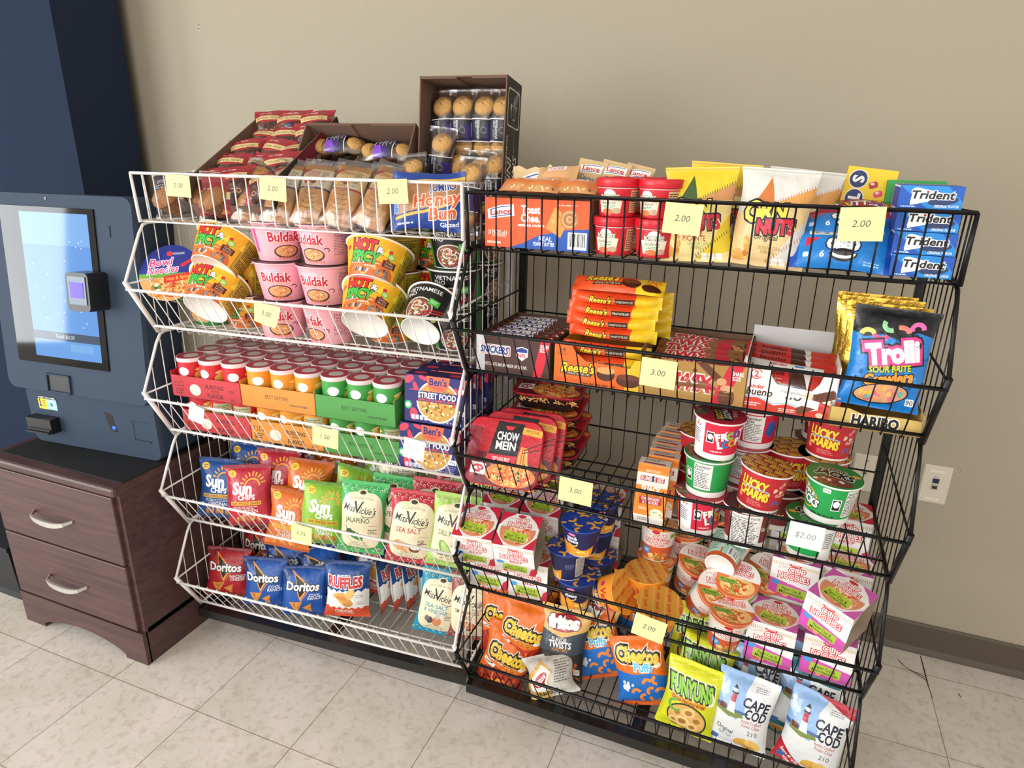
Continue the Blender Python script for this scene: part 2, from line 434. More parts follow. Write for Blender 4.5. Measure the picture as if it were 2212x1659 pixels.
# ------------------------------------------------------------------ the two wire display racks
ZB = [1.2368, 0.9558, 0.6646, 0.3874, 0.1063]; ZE = [None, 1.0906, 0.8033, 0.52, 0.2385]; ZT = 1.3488
DL = 0.0773; DB = 0.39; DT = 0.0688
def rack(name, origin, yaw, W, dz, color, rough, label, group=None):
    m = mat(color[1], color[0], rough, 0.0, coat=0.3 if name[-5:] != 'black' else 0.05, spec=0.5 if name[-5:] != 'black' else 0.3)
    root = empty(name)
    c = color[0]; n = int(round(W / 0.0331))
    us = [W * i / n for i in range(n + 1)]
    for t in range(5):
        mb = MB(); zb = ZB[t]; thin = 0.0017 if t == 0 else 0.0013; thick = 0.0037; mid = 0.0023
        if t == 0:
            top = ZT
            for u in us[1:-1]:
                mb.tube([(u, DT, ZT), (u, DL - .004, zb + .006), (u, DL + .004, zb), (u, DB - .006, zb), (u, DB, zb + .006), (u, DB, ZT - .004)], thin, c, 5)
            mb.tube([(0, DT, ZT), (W, DT, ZT), (W, DB, ZT - .004), (0, DB, ZT - .004)], thick, c, 8, closed=True)
            mb.tube([(0, DL + .004, zb - .003), (W, DL + .004, zb - .003)], mid, c, 6)
            for x in (0, W):
                mb.tube([(x, DT, ZT), (x, DL - .002, zb - .002), (x, DB, zb - .002), (x, DB, ZT - .004)], thick, c, 7)
                for k in range(1, 9):
                    v = DL + (DB - DL) * k / 9; vt = DT + (DB - DT) * k / 9
                    mb.tube([(x, v, zb), (x, vt, ZT)], thin, c, 5)
            for v in (0.16, 0.24, 0.32): mb.tube([(0, v, zb - .003), (W, v, zb - .003)], mid, c, 6)
        else:
            ze = ZE[t]; zp = ZB[t - 1]; fr = lambda z: DL * (ze - z) / (ze - zb)
            zf1 = ze - 0.016; zf2 = zb + 0.014; zt = zp - 0.052
            for u in us[1:-1]:
                mb.tube([(u, fr(zf1) - .002, zf1 + .005), (u, DL, zb), (u, DB - .002, zb), (u, DB, zb + .004), (u, DB, zt)], thin, c, 5)
            mb.tube([(-.004, fr(zf1) - .004, zf1), (W + .004, fr(zf1) - .004, zf1)], thick, c, 8)
            mb.tube([(-.002, fr(zf2) - .004, zf2), (W + .002, fr(zf2) - .004, zf2)], thick, c, 8)
            mb.tube([(0, DB, zt), (W, DB, zt)], mid + .0006, c, 6)
            mb.tube([(0, DB + .003, zb + .083), (W, DB + .003, zb + .083)], mid, c, 6)
            for v in (0.15, 0.25, 0.35): mb.tube([(0, v, zb - .003), (W, v, zb - .003)], mid, c, 6)
            for x in (0, W):
                sx = 0.0
                mb.tube([(x, DB, zp - .012), (x, DL + .02, zp - .008), (x, DL + .004, zp - .012), (x, DL - .012, zp - .032), (x, 0, ze)], thick, c, 7)
                mb.tube([(x, 0, ze + .004), (x, DL, zb - .004)], 0.0062, c, 8)
                mb.tube([(x, DL, zb - .002), (x, DB, zb - .002)], thick, c, 7)
                mb.tube([(x, 0.002, ze - .002), (x, DB, ze + .004)], mid, c, 6)
                for k in range(1, 10):
                    v = DB * k / 10
                    lo = zb if v > DL else ze - (ze - zb) * v / DL
                    hi = zp - .01 if v > DL else ze + (zp - .02 - ze) * v / DL
                    mb.tube([(x, v, lo), (x, v, hi)], thin, c, 5)
                    if 0: sx += 1
        mb.build('wire_basket', m, root)
    mp = mat('black_steel', '#0d0d0e', 0.45, coat=0.2)
    for x in (0.0, W):
        mb = MB(); x0 = x - .009; mb.box((x0, DB + .004, 0.07), (x0 + .018, DB + .018, ZT - .02), '#0d0d0e')
        mb.build('rear_post', m if 'white' not in name else mp, root)
    mb = MB()
    lo, hi = 0.064, 0.092
    mb.box((-0.004, 0.062, lo), (W + .004, 0.066, hi), '#0d0d0e'); mb.box((-0.004, 0.066, hi - .003), (W + .004, 0.10, hi), '#0d0d0e')
    mb.box((-0.004, DB, lo), (W + .004, DB + .03, hi), '#0d0d0e')
    for x in (-0.004, W / 2 - .015, W - .026): mb.box((x, 0.10, lo + .004), (x + .03, DB, hi - .004), '#0d0d0e')
    mb.build('base', mp, root)
    for x in (0.045, W - 0.045):
        for v in (0.125, DB - 0.02):
            w = MB(); w.lathe([(0.0, -.011), (.024, -.011), (.028, -.006), (.028, .006), (.024, .011), (0.0, .011)], '#d9d6cf', 20)
            w.V = [np.stack([b[:, 2] + x, b[:, 1] + v + .012, b[:, 0] + .028], 1) for b in w.V]
            ca = w.build('caster', mat('white_nylon', '#d9d6cf', 0.4), root)
            f = MB(); f.box((x - .016, v - .004, .034), (x + .016, v + .02, .038 + .024), '#b7b7b5'); f.lathe([(.02, .06), (.02, .066)], '#b7b7b5', 16, cap0=True, cap1=True, ctr=(x, v))
            f.build('caster_fork', mat('zinc_steel', '#9a9a98', 0.35, 0.8), ca)
    root.location = (origin[0], origin[1], dz); root.rotation_euler = (0, 0, yaw)
    tag(root, label, 'display rack', group)
    return root
Wm = Matrix.Translation((-0.21459, -0.84354, 0)) @ Matrix.Rotation(0.069171, 4, 'Z')
Bm = Matrix.Translation((0.65250, -0.78643, -0.01712)) @ Matrix.Rotation(-0.010215, 4, 'Z')
WW, BW = 0.8629, 0.8936
rack('wire_display_rack', (-0.21459, -0.84354), 0.069171, WW, 0, ('#e4e0dc', 'white_epoxy_wire'), 0.35,
     'white five-tier wire basket display rack full of snacks, beside the nightstand')
o = rack('wire_display_rack_black', (0.65250, -0.78643), -0.010215, BW, -0.01712, ('#060607', 'black_epoxy_wire'), 0.38,
     'black five-tier wire basket display rack full of snacks, near the wall outlets')
o.name = 'wire_display_rack.001'

def put(o, rk, u, v, z, yaw=0, tilt=0, roll=0, label=None, cat=None, group=None, piv=0.0):
    """stand o in rack rk ('W' white, 'B' black): u along the width, v back from the front, z up"""
    o.matrix_world = (Wm if rk == 'W' else Bm) @ Matrix.Translation((u, v, z)) @ rotm(yaw, tilt, roll) @ Matrix.Translation((0, 0, -piv))
    if label: tag(o, label, cat, group)
    return o

# ------------------------------------------------------------------ nightstand
M_WOOD = mat('dark_walnut_veneer', '#3c2726', 0.42)
def wood():
    nt = M_WOOD.node_tree; b = nt.nodes['Principled BSDF']; L = nt.links.new
    tc = nt.nodes.new('ShaderNodeTexCoord'); mp = nt.nodes.new('ShaderNodeMapping'); mp.inputs['Scale'].default_value = (2.0, 14, 38)
    n = nt.nodes.new('ShaderNodeTexNoise'); n.inputs['Scale'].default_value = 1.6; n.inputs['Detail'].default_value = 6; n.inputs['Distortion'].default_value = 0.8
    r = nt.nodes.new('ShaderNodeValToRGB'); e = r.color_ramp.elements
    e[0].position = 0.3; e[0].color = (*hx('#3f2828'), 1); e[1].position = 0.75; e[1].color = (*hx('#5a3d3b'), 1)
    L(tc.outputs['Object'], mp.inputs[0]); L(mp.outputs[0], n.inputs['Vector']); L(n.outputs['Fac'], r.inputs[0]); L(r.outputs[0], b.inputs['Base Color'])
wood()
ns = empty('nightstand'); ns.location = (-0.512, -0.946, 0)
tag(ns, 'dark brown two-drawer wooden nightstand under the payment kiosk', 'nightstand')
def bevbox(name, a, b, m, parent, w=0.003):
    mb = MB(); mb.box(a, b, '#3c2726'); o = mb.build(name, m, parent)
    md = o.modifiers.new('b', 'BEVEL'); md.width = w; md.segments = 2; return o
HX = 0.257
mb = MB()
for s in (-1, 1):
    x0, x1 = (-HX, -HX + .018) if s < 0 else (HX - .018, HX)
    mb.box((x0, 0.012, 0), (x1, 0.40, 0.545), '#3c2726')
mb.box((-HX, 0.385, 0.03), (HX, 0.40, 0.545), '#3c2726'); mb.box((-HX, 0.02, 0.10), (HX, 0.39, 0.115), '#3c2726')
mb.build('carcass', M_WOOD, ns)
bevbox('top_board', (-HX - .004, -0.006, 0.541), (HX + .004, 0.405, 0.568), M_WOOD, ns, 0.008)
a = Art(51, 10.4, '#3c2726')
mb = MB(); pts = [(-HX, 0), (-HX + .085, 0)]
pts += [(-HX + .085 + (2 * HX - .17) * (i / 20), 0.012 + 0.036 * math.sin(PI * i / 20) ** 0.7) for i in range(21)]
pts += [(HX - .085, 0), (HX, 0), (HX, 0.108), (-HX, 0.108)]
k = len(pts); mb.add([(x, 0.0, z) for x, z in pts] + [(x, 0.016, z) for x, z in pts], [tuple(range(k)), tuple(range(k, 2 * k))[::-1]] + [(i, k + i, k + (i + 1) % k, (i + 1) % k) for i in range(k)], '#3c2726', 0, False)
mb.build('apron', M_WOOD, ns)
for z0, z1 in ((0.113, 0.322), (0.327, 0.536)):
    d = bevbox('drawer', (-HX + .004, 0.0, z0), (HX - .016, 0.016, z1), M_WOOD, ns)
    zc = (z0 + z1) / 2 - 0.005; mb = MB()
    P = []
    for i in range(13):
        t = -1 + 2 * i / 12; P.append((t * 0.078 - 0.01, -0.004 - 0.022 * (1 - t ** 4) ** 0.5 if abs(t) < 1 else 0.0, zc - 0.012 * (1 - t * t)))
    for i in range(12):
        q0, q1 = P[i], P[i + 1]; h0 = 0.004 + 0.004 * (1 - (-1 + i / 6) ** 2); h1 = 0.004 + 0.004 * (1 - (-1 + (i + 1) / 6) ** 2)
        V = [(q[0], q[1] + dy, q[2] + dz * h) for q, h in ((q0, h0), (q1, h1)) for dy, dz in ((-.003, -1), (-.003, 1), (.003, 1), (.003, -1))]
        mb.add(V, [(0, 1, 5, 4), (1, 2, 6, 5), (2, 3, 7, 6), (3, 0, 4, 7)], '#c9c6c0', 0, False)
    mb.build('handle', mat('brushed_nickel', '#cfccc6', 0.32, 0.75), d)
mb = MB(); mb.box((-HX + .03, 0.03, 0.5682), (HX - .005, 0.34, 0.5712), '#0b0c0e'); o = mb.build('rubber_mat', mat('black_rubber', '#0c0d10', 0.65))
o.location = ns.location; tag(o, 'thin black mat on top of the nightstand under the kiosk', 'mat')

# ------------------------------------------------------------------ payment kiosk on the nightstand
M_KIOSK = mat('charcoal_powder_coat', '#364354', 0.6, bump=0.08, bscale=400, spec=0.15)
kk = empty('payment_kiosk'); kk.location = (-0.505, -0.80, 0.5712); kk.rotation_euler = (0, 0, math.radians(4.5))
tag(kk, 'charcoal self-checkout kiosk with a touch screen, standing on the nightstand', 'kiosk')
def slab(name, w, h, t, r, m, parent, loc, tilt, x0=0.0):
    mb = MB(); P = []
    for sx, sz, a0 in ((1, 1, 0), (-1, 1, 90), (-1, -1, 180), (1, -1, 270)):
        for k in range(6):
            an = math.radians(a0 + k * 18); P.append((sx * (w / 2 - r) + r * math.cos(an), h / 2 + sz * (h / 2 - r) + r * math.sin(an)))
    n = len(P)
    V = [(x * 0.985, 0.0, h / 2 + (z - h / 2) * 0.99) for x, z in P] + [(x, 0.012, z) for x, z in P] + [(x, t, z) for x, z in P]
    mb.add(V, [tuple(range(n)), tuple(range(2 * n, 3 * n))[::-1]] + [(j * n + i, j * n + n + i, j * n + n + (i + 1) % n, j * n + (i + 1) % n) for j in (0, 1) for i in range(n)], '#323940', 0, False)
    o = mb.build(name, m, parent); o.location = loc; o.rotation_euler = (math.radians(tilt), 0, 0); return o
lower = slab('lower_housing', 0.47, 0.175, 0.26, 0.022, M_KIOSK, kk, (0.008, -0.003, 0.0005), 0)
TL = math.radians(-5.4)
upper = slab('screen_housing', 0.512, 0.55, 0.13, 0.028, M_KIOSK, kk, (-0.006, -0.022, 0.172), -5.4)
def on_slab(name, x0, z0, x1, z1, y, th, m, parent, col='#0a0b0d'):
    mb = MB(); mb.box((x0, y - th, z0), (x1, y, z1), col); return mb.build(name, m, parent)
M_BLACKGLASS = mat('screen_glass', '#07080a', 0.05, spec=0.35)
scr = on_slab('touch_screen', -0.195, 0.087, 0.131, 0.514, 0.0, 0.0035, M_BLACKGLASS, upper)
m = bpy.data.materials.new('lit_display'); m.use_nodes = True
nt = m.node_tree; b = nt.nodes['Principled BSDF']; b.inputs['Roughness'].default_value = 0.05; b.inputs['Base Color'].default_value = (0.02, 0.03, 0.05, 1); b.inputs['Specular IOR Level'].default_value = 0.35
at = nt.nodes.new('ShaderNodeAttribute'); at.attribute_name = 'Col'
nt.links.new(at.outputs['Color'], b.inputs['Emission Color']); b.inputs['Emission Strength'].default_value = 0.62
a = Art(23.5, 39.2, '#5c9ae4', 4)
a.rect(11.75, 35, 23.5, 8.4, '#7ab2ee'); a.rect(11.75, 3, 23.5, 6, '#5f9de6')
a.rect(11.75, 6.1, 23.5, 2.3, '#2c3a4c'); a.text('Total $0.00', 11.3, 6.1, 1.0, '#dfe8f4', 0.0)
a.rect(17, 3.2, 8, 2.2, '#74b0ea')
for i in range(26): a.ell(a.rnd.uniform(2, 22), a.rnd.uniform(8, 36), 0.22, 0.22, '#dfe9ff', 0, 8)
mb = MB(); mb.art(a.bake(), flat((-0.125, -0.0038, 0.108), (1, 0, 0), (0, 0, 1)), 0, False); mb.build('display', m, scr)
t = slab('card_terminal', 0.075, 0.10, 0.06, 0.012, mat('terminal_plastic', '#1d2024', 0.3), upper, (0.118, -0.06, 0.256), 0)
mb = MB(); mb.box((-.029, -.002, .018), (.029, 0.001, .09), '#3a4048'); o = mb.build('terminal_bezel', mat('silver_plastic', '#5a636d', 0.25, 0.4), t)
em = mat('terminal_display', '#2a1cc0', 0.2); nb = em.node_tree.nodes['Principled BSDF']; nb.inputs['Emission Color'].default_value = (0.10, 0.03, 0.9, 1); nb.inputs['Emission Strength'].default_value = 0.7
mb = MB(); mb.box((-.022, -.003, .035), (.022, -.0018, .075), '#2a1cc0'); mb.build('terminal_screen', em, t)
on_slab('speaker_slot', 0.1765, 0.446, 0.179, 0.475, 0.001, 0.002, M_BLACKGLASS, upper)
mb = MB(); mb.lathe([(0.0, 0), (0.004, 0)], '#111', 14); mb.V = [np.stack([v[:, 0] - .029, v[:, 2] - .0012, v[:, 1] + .536], 1) for v in mb.V]; mb.build('camera_lens', M_BLACKGLASS, upper)
h = on_slab('scanner_window', -0.098, 0.006, -0.016, 0.056, 0.0012, 0.003, mat('dark_recess', '#0b0c0e', 0.35), upper)
mb = MB()
for q in ((-.1, .004, -.096, .058), (-.018, .004, -.014, .058), (-.1, .054, -.014, .058), (-.1, .004, -.014, .008)): mb.box((q[0], -.006, q[1]), (q[2], .001, q[3]), '#30363c')
mb.build('window_frame_trim', M_KIOSK, h)
a = Art(7, 4, '#e9c93a', 3); a.rect(5.2, 2, 3.6, 4, '#8fd0cf'); a.rect(3.5, 3.6, 7, 0.8, '#15181b'); a.text('INSERT BILL HERE', 3.5, 3.62, 0.42, '#fff', 0.0, w=6.2)
a.poly([(0.5, 3.1), (0.9, 3.1), (0.9, 1.2), (1.3, 1.2), (0.7, 0.5), (0.1, 1.2), (0.5, 1.2)], '#222'); a.lines(1.5, 2.8, 1.6, 2, 4, '#6b5d1a'); a.ell(5.2, 1.8, 1.1, 1.4, '#d8efe9'); a.ell(5.0, 1.6, 0.6, 0.7, '#3a8f8a')
mb = MB(); mb.art(a.bake(), flat((-.19, -.0012, .108), (1, 0, 0), (0, 0, 1)), 0, False); mb.build('bill_sticker', M_CARD, lower)
ba = on_slab('bill_acceptor', -.215, .044, -.123, .088, 0.0, .03, mat('black_plastic', '#14161a', 0.4), lower)
mb = MB(); mb.box((-.212, -.034, .052), (-.126, -.029, .058), '#000'); mb.box((-.212, -.04, .046), (-.126, -.029, .051), '#1c1f24'); mb.build('bill_slot', mat('black_plastic', '#14161a', 0.4), ba)
mb = MB(); mb.add([(.053, -.001, .128), (.081, -.001, .122), (.083, -.001, .1), (.092, -.001, .07), (.067, -.001, .075)], [(0, 4, 3, 2, 1)], '#050505', 0, False); co = mb.build('coin_return', M_BLACKGLASS, lower)
bl = mat('blue_led', '#1030ff', 0.3); nb = bl.node_tree.nodes['Principled BSDF']; nb.inputs['Emission Color'].default_value = (0.02, 0.08, 1, 1); nb.inputs['Emission Strength'].default_value = 2.0
mb = MB(); mb.lathe([(0.006, -.006), (.006, 0), (0, .001)], '#1030ff', 14, cap0=True); mb.V = [np.stack([v[:, 0] + .081, -v[:, 2] - .002, v[:, 1] + .083], 1) for v in mb.V]; mb.build('status_light', bl, co)
mb = MB(); mb.box((.148, -.0012, .058), (.152, 0, .114), '#0d0f12'); mb.box((.148, -.0012, .110), (.202, 0, .114), '#0d0f12'); mb.box((.150, -.004, .054), (.206, 0, .058), '#5c646d'); mb.build('receipt_recess', M_KIOSK, lower)

# tall dark panel behind the kiosk, and the black bin at the far left
mb = MB(); mb.box((-2.6, -0.30, 0.0), (-1.035, -0.045, 2.6), '#262b3a')
o = mb.build('tall_cabinet', mat('navy_laminate', '#283144', 0.85, spec=0.04)); tag(o, 'tall dark navy cabinet side rising behind the kiosk', 'cabinet')
mb = MB()
for sx in (0,):
    V = []
    for z, k in ((0.0, 0.0), (0.02, -.004), (0.185, .008), (0.19, .008)):
        V += [(-1.15 - k, -.89 - k, z), (-.880 + k, -.89 - k, z), (-.880 + k, -.60, z), (-1.15 - k, -.60, z)]
    mb.add(V, [(i * 4 + j, i * 4 + (j + 1) % 4, i * 4 + 4 + (j + 1) % 4, i * 4 + 4 + j) for i in range(3) for j in range(4)] + [(0, 3, 2, 1)], '#15171a', 0, False)
    mb.box((-1.165, -.905, .19), (-.865, -.59, .205), '#15171a')
o = mb.build('storage_bin', mat('bin_plastic', '#15171b', 0.5)); tag(o, 'black plastic bin on the floor left of the nightstand', 'bin')
# ------------------------------------------------------------------ package builders (local front = -Y, base at z = 0)
def cup(name, r0, r1, h, art, lid=None, rim='#f4f2ee', base='#efece6', tab=None, lid_bulge=0.0, lidm=None, lip=0.0028, wall_top=None, seg=36, lid_label=None):
    mb = MB()
    w = art.w
    mb.art(art.bake(w / seg, 0), cone(r0, r1, 0.002, h - 0.003, w, 2 * PI, art.h))
    mb.lathe([(0, 0.004), (r0 - .004, 0.004), (r0 - .002, 0.0), (r0, 0.0), (r0, 0.002)], base, seg)
    mb.lathe([(r1, h - .003), (r1 + lip, h - .0035), (r1 + lip + .0006, h - .001), (r1 + lip, h), (r1 - .002, h)], rim, seg)
    if lid is None: mb.lathe([(r1 - .002, h), (0, h)], rim, seg)
    o = mb.build(name, M_CUP)
    if lid is not None:
        lb = MB(); rr = r1 + lip * 0.9
        lb.art(lid.bake(lid.w / 10, lid.h / 10) if lid_bulge else lid.bake(), disc(rr, h + .0008, lid.w / 2, lid_bulge), 0, bool(lid_bulge))
        lb.lathe([(rr, h + .0008), (rr, h - .0006)], lid.bg, seg)
        if tab:
            an, c = tab
            t = [(rr * .94 * math.sin(an - .28), -rr * .94 * math.cos(an - .28), h + .001), (rr * 1.2 * math.sin(an), -rr * 1.2 * math.cos(an), h - .001),
                 (rr * .94 * math.sin(an + .28), -rr * .94 * math.cos(an + .28), h + .001)]
            lb.add(t, [(0, 1, 2)], c, 0, False)
        l = lb.build('lid', lidm or M_CUP, o)
        if lid_label: l['label'] = lid_label
    return o

def carton(name, w, d, h, faces, col, m=None, mb=None, build=True):
    """closed box; faces: dict front/top/left/right/back -> Art (cm, w x h of that face)"""
    mb = mb or MB(); W2, D2 = w / 2, d / 2
    spec = dict(front=((-W2, -D2, 0), (1, 0, 0), (0, 0, 1), w, h), top=((-W2, -D2, h), (1, 0, 0), (0, 1, 0), w, d),
                right=((W2, -D2, 0), (0, 1, 0), (0, 0, 1), d, h), left=((-W2, D2, 0), (0, -1, 0), (0, 0, 1), d, h),
                back=((W2, D2, 0), (-1, 0, 0), (0, 0, 1), w, h), bottom=((-W2, D2, 0), (1, 0, 0), (0, -1, 0), w, d))
    for k, (o, ux, uy, a, b) in spec.items():
        f = faces.get(k)
        if f is None:
            o = np.array(o); ux = np.array(ux) * a; uy = np.array(uy) * b
            mb.add([o, o + ux, o + ux + uy, o + uy], [(0, 1, 2, 3)], col, 0, False)
        else: mb.art(f.bake(), flat(o, np.array(ux) * (a * 100 / f.w), np.array(uy) * (b * 100 / f.h)), 0, False)
    return mb.build(name, m or M_CARD) if build else mb

def open_box(name, w, d, h, front, col, inner, th=0.0018, front_h=None, sides_h=None, back_h=None, side_art=None, left_art=None, top_notch=None):
    """display carton open at the top: front may be an Art (its base outline may have a cut-out), walls have thickness"""
    mb = MB(); W2, D2 = w / 2, d / 2; fh = front_h or h; sh = sides_h or h; bh = back_h or h
    mb.box((-W2, -D2, 0), (W2, D2, th), inner)
    if front is not None:
        B = front.bake(); k = w * 100 / front.w
        mb.art(B, flat((-W2, -D2, 0), (k, 0, 0), (0, 0, k)), 0, False)
        V, T, C = B
        mb.add(flat((-W2, -D2 + th, 0), (k, 0, 0), (0, 0, k))(V[:, 0], V[:, 1]), [t[::-1] for t in T], inner, 0, False)
    else: mb.box((-W2, -D2, 0), (W2, -D2 + th, fh), col)
    mb.box((-W2, D2 - th, 0), (W2, D2, bh), inner)
    for s, art in ((-1, left_art), (1, side_art)):
        xa, xb = (-W2, -W2 + th) if s < 0 else (W2 - th, W2)
        mb.box((xa, -D2, 0), (xb, D2, sh), col if art is None else inner)
        if art is not None:
            o, ux = ((W2 + .0003, -D2, 0), (0, 1, 0)) if s > 0 else ((-W2 - .0003, D2, 0), (0, -1, 0))
            mb.art(art.bake(), flat(o, np.array(ux) * (d * 100 / art.w), (0, 0, sh * 100 / art.h)), 0, False)
    return mb.build(name, M_CARD)

def pillow(w, h, t, seed, horiz=False, wr=1.0, fin=0.06, peak=0.45, lean=0.0, droop=0.0, twist=0.0, pinch=0.10, side=-1, squash=2.2, crease=1.0):
    """pillow-pack surface in metres: X, Y cm (X across, Y along the package) -> points, plus the sign of the face"""
    r = random.Random(seed)
    K = [(r.uniform(-5, 5), r.uniform(2, 8), r.uniform(0, 6.3), r.uniform(0.35, 1)) for _ in range(5)]
    R_ = [(math.cos(a) * f, math.sin(a) * f, r.uniform(0, 6.3), r.uniform(.4, 1)) for a, f in [(r.uniform(0, 3.14), r.uniform(2.2, 5.5)) for _ in range(4)]]
    A = 0.016 * w * wr * crease; ph = r.uniform(0, 6)
    def fn(X, Y, side=side):
        W, H = w * 100, h * 100
        if horiz: s = 2 * Y / H - 1; q = X / W; L, B = w, h
        else: s = 2 * X / W - 1; q = Y / H; L, B = h, w
        e = np.clip((q - fin) / (1 - 2 * fin), 0, 1)
        env = np.sin(PI * e ** (math.log(0.5) / math.log(1 - peak if peak < .5 else peak) if 0 else 1.0)) if peak == 0.5 else np.sin(PI * e ** (math.log(.5) / math.log(peak)))
        env = np.maximum(env, 0) ** 0.62
        half = B / 2 * (1 - pinch * env)
        x = half * s
        dep = t / 2 * env * np.clip(1 - np.abs(s) ** squash, 0, 1) ** 0.62 + 0.0006
        nz = 0
        for a, b, c, k in K: nz = nz + k * np.sin(a * s + b * q * 1.3 + c)
        rg = 0
        for a, b, c, k in R_: rg = rg + k * (1 - np.abs(np.sin(a * s + b * q * 2 + c))) ** 5
        gath = np.sin(s * 17 + ph) * 0.6 + np.sin(s * 29 + ph * 2) * 0.4
        near = np.exp(-((e - 0.0) / .13) ** 2) + np.exp(-((1 - e) / .13) ** 2)
        edge = np.clip(1 - np.abs(s) ** 4, 0, 1)
        dep = dep + edge * np.clip(env * 1.6, 0, 1) * (A * 0.22 * nz + A * 0.55 * rg) + edge * A * 0.55 * near * gath * np.clip(e * (1 - e) * 60, 0, 1)
        wav = A * 0.5 * near * np.sin(s * 5 + ph) * (1 if wr else 0)
        y = side * dep + wav
        zz = q * L
        x = x + 0.012 * B * np.sin(q * 9 + ph) * wr
        if lean or droop:
            y = y + lean * (q ** 2) * L; top = np.clip((q - (1 - fin * 2.2)) / (fin * 2.2), 0, 1)
            y = y + droop * top ** 2 * L * 0.1; zz = zz - abs(droop) * top ** 2 * L * 0.07
        if twist: x, y = x * np.cos(twist * (q - .5)) - y * np.sin(twist * (q - .5)), x * np.sin(twist * (q - .5)) + y * np.cos(twist * (q - .5))
        if horiz: return np.stack([zz - L / 2, y, x + B / 2], 1)
        return np.stack([x, y, zz], 1)
    return fn
_plain = {}
def plain(w, h, col, g=0.7):
    return Art(w, h, col).bake(g, g)
_bk = {}
def bag(name, art, t, seed, back=None, m=None, g=0.62, build=True, **kw):
    """sealed bag printed on its front; art in cm gives its size"""
    if id(art) not in _bk: _bk[id(art)] = (art, art.bake(g, g))
    B = _bk[id(art)][1]
    w, h = art.w / 100, art.h / 100
    mb = MB()
    fn = pillow(w, h, t, seed, **kw)
    mb.art(B, lambda X, Y: fn(X, Y, -1))
    key = (art.w, art.h, back or art.bg)
    if key not in _plain: _plain[key] = Art(art.w, art.h, back or art.bg).bake(1.1, 1.1)
    mb.art(_plain[key], lambda X, Y: fn(X, Y, 1), 0, True, True)
    return mb.build(name, m or M_FILM)
def film(name, w, h, t, seed, parent=None, **kw):
    mb = MB(); fn = pillow(w / 100, h / 100, t, seed, **kw)
    if (w, h) not in _plain: _plain[(w, h)] = Art(w, h, '#fff').bake(w / 16, h / 20)
    mb.art(_plain[(w, h)], lambda X, Y: fn(X, Y, -1)); mb.art(_plain[(w, h)], lambda X, Y: fn(X, Y, 1), 0, True, True)
    return mb.build(name, M_CLEAR, parent)

def note(rk, u, v, z, txt, label, paper='#dedb9a', yaw=0, roll=0, w=7.0, h=5.5, ink='#4a4a44', curl=0.0, tilt=0, group='handwritten price notes'):
    a = Art(w, h, paper)
    if paper != '#dcdbd8':
        for i in range(1, 5): a.rect(w / 2, h * i / 5 + .1, w, 0.035, '#b9bfae')
        if h < 5.2: a.rect(w * .55, h / 2, 0.05, h, '#d8a9a0')
    a.text(txt, w * 0.5, h * 0.52, 1.1, ink, 0.0, shear=0.18)
    mb = MB()
    f = lambda X, Y: np.stack([(X - w / 2) * .01, -curl * ((h - Y) / h) ** 2 * (X / w), (Y - h) * .01], 1)
    mb.art(a.bake(w / 6, h / 6), f, 0, True); mb.art(a.bake(w / 6, h / 6), lambda X, Y: f(X, Y) + np.array([0, .0004, 0]), 0, True, True)
    o = mb.build('price_note', M_PAPER)
    return put(o, rk, u, v, z + h * .005, yaw, tilt, roll, label, 'price note', group)
YP = '#dedb9a'; WP = '#dcdbd8'
note('W', .148, .060, 1.323, '2.00', 'pale yellow price note at the left end of the white rack top rail', h=5, roll=2)
note('W', .412, .060, 1.324, '2.00', 'pale yellow price note in the middle of the white rack top rail', h=5.1, roll=4)
note('W', .708, .060, 1.328, '2.00', 'pale yellow price note on the white rack top rail beside the honey bun', h=5, roll=-3)
note('W', .416, -.008, 1.052, '3.00', 'curled yellow price note in front of the pink noodle cups', roll=6, h=4.6, curl=.02)
note('W', .174, -.008, .772, '1.50', 'small white price note in front of the red crisp cans', WP, roll=14, w=4.6, h=4.6, ink='#d9b9b2')
note('W', .544, -.008, .765, '1.50', 'yellow price note in front of the lower green crisp cans', roll=5, h=4.9)
note('W', .776, -.008, .770, '$5.00', 'white price note in front of the purple burrito bowl boxes', WP, roll=7, w=5.2, h=5, ink='#b9b9b9')
note('W', .451, -.008, .483, '1.75', 'yellow price note in front of the green whole grain chip bags', roll=6, w=6, h=5.2)
note('B', .442, .060, 1.318, '2.00', 'yellow price note on the black rack top rail over the corn nut bags', roll=3, w=6.8)
note('B', .731, .060, 1.324, '2.00', 'yellow price note on the black rack top rail over the blue cookie packs', roll=-3, w=6.8)
note('B', .435, -.009, 1.042, '3.00', 'yellow price note between the orange candy box and the gold candy box', roll=2, w=6.6)
note('B', .288, -.009, .763, '3.00', 'yellow price note on the third black basket above the cheese cups', roll=2, w=7.2)
note('B', .730, -.009, .768, '$2.00', 'white price note in front of the lower green cereal cup', WP, roll=2, w=6, h=5, ink='#8a8a8a')
note('B', .469, -.009, .476, '2.00', 'yellow price note in front of the orange cheese cups on the black rack', roll=8, w=6.8)
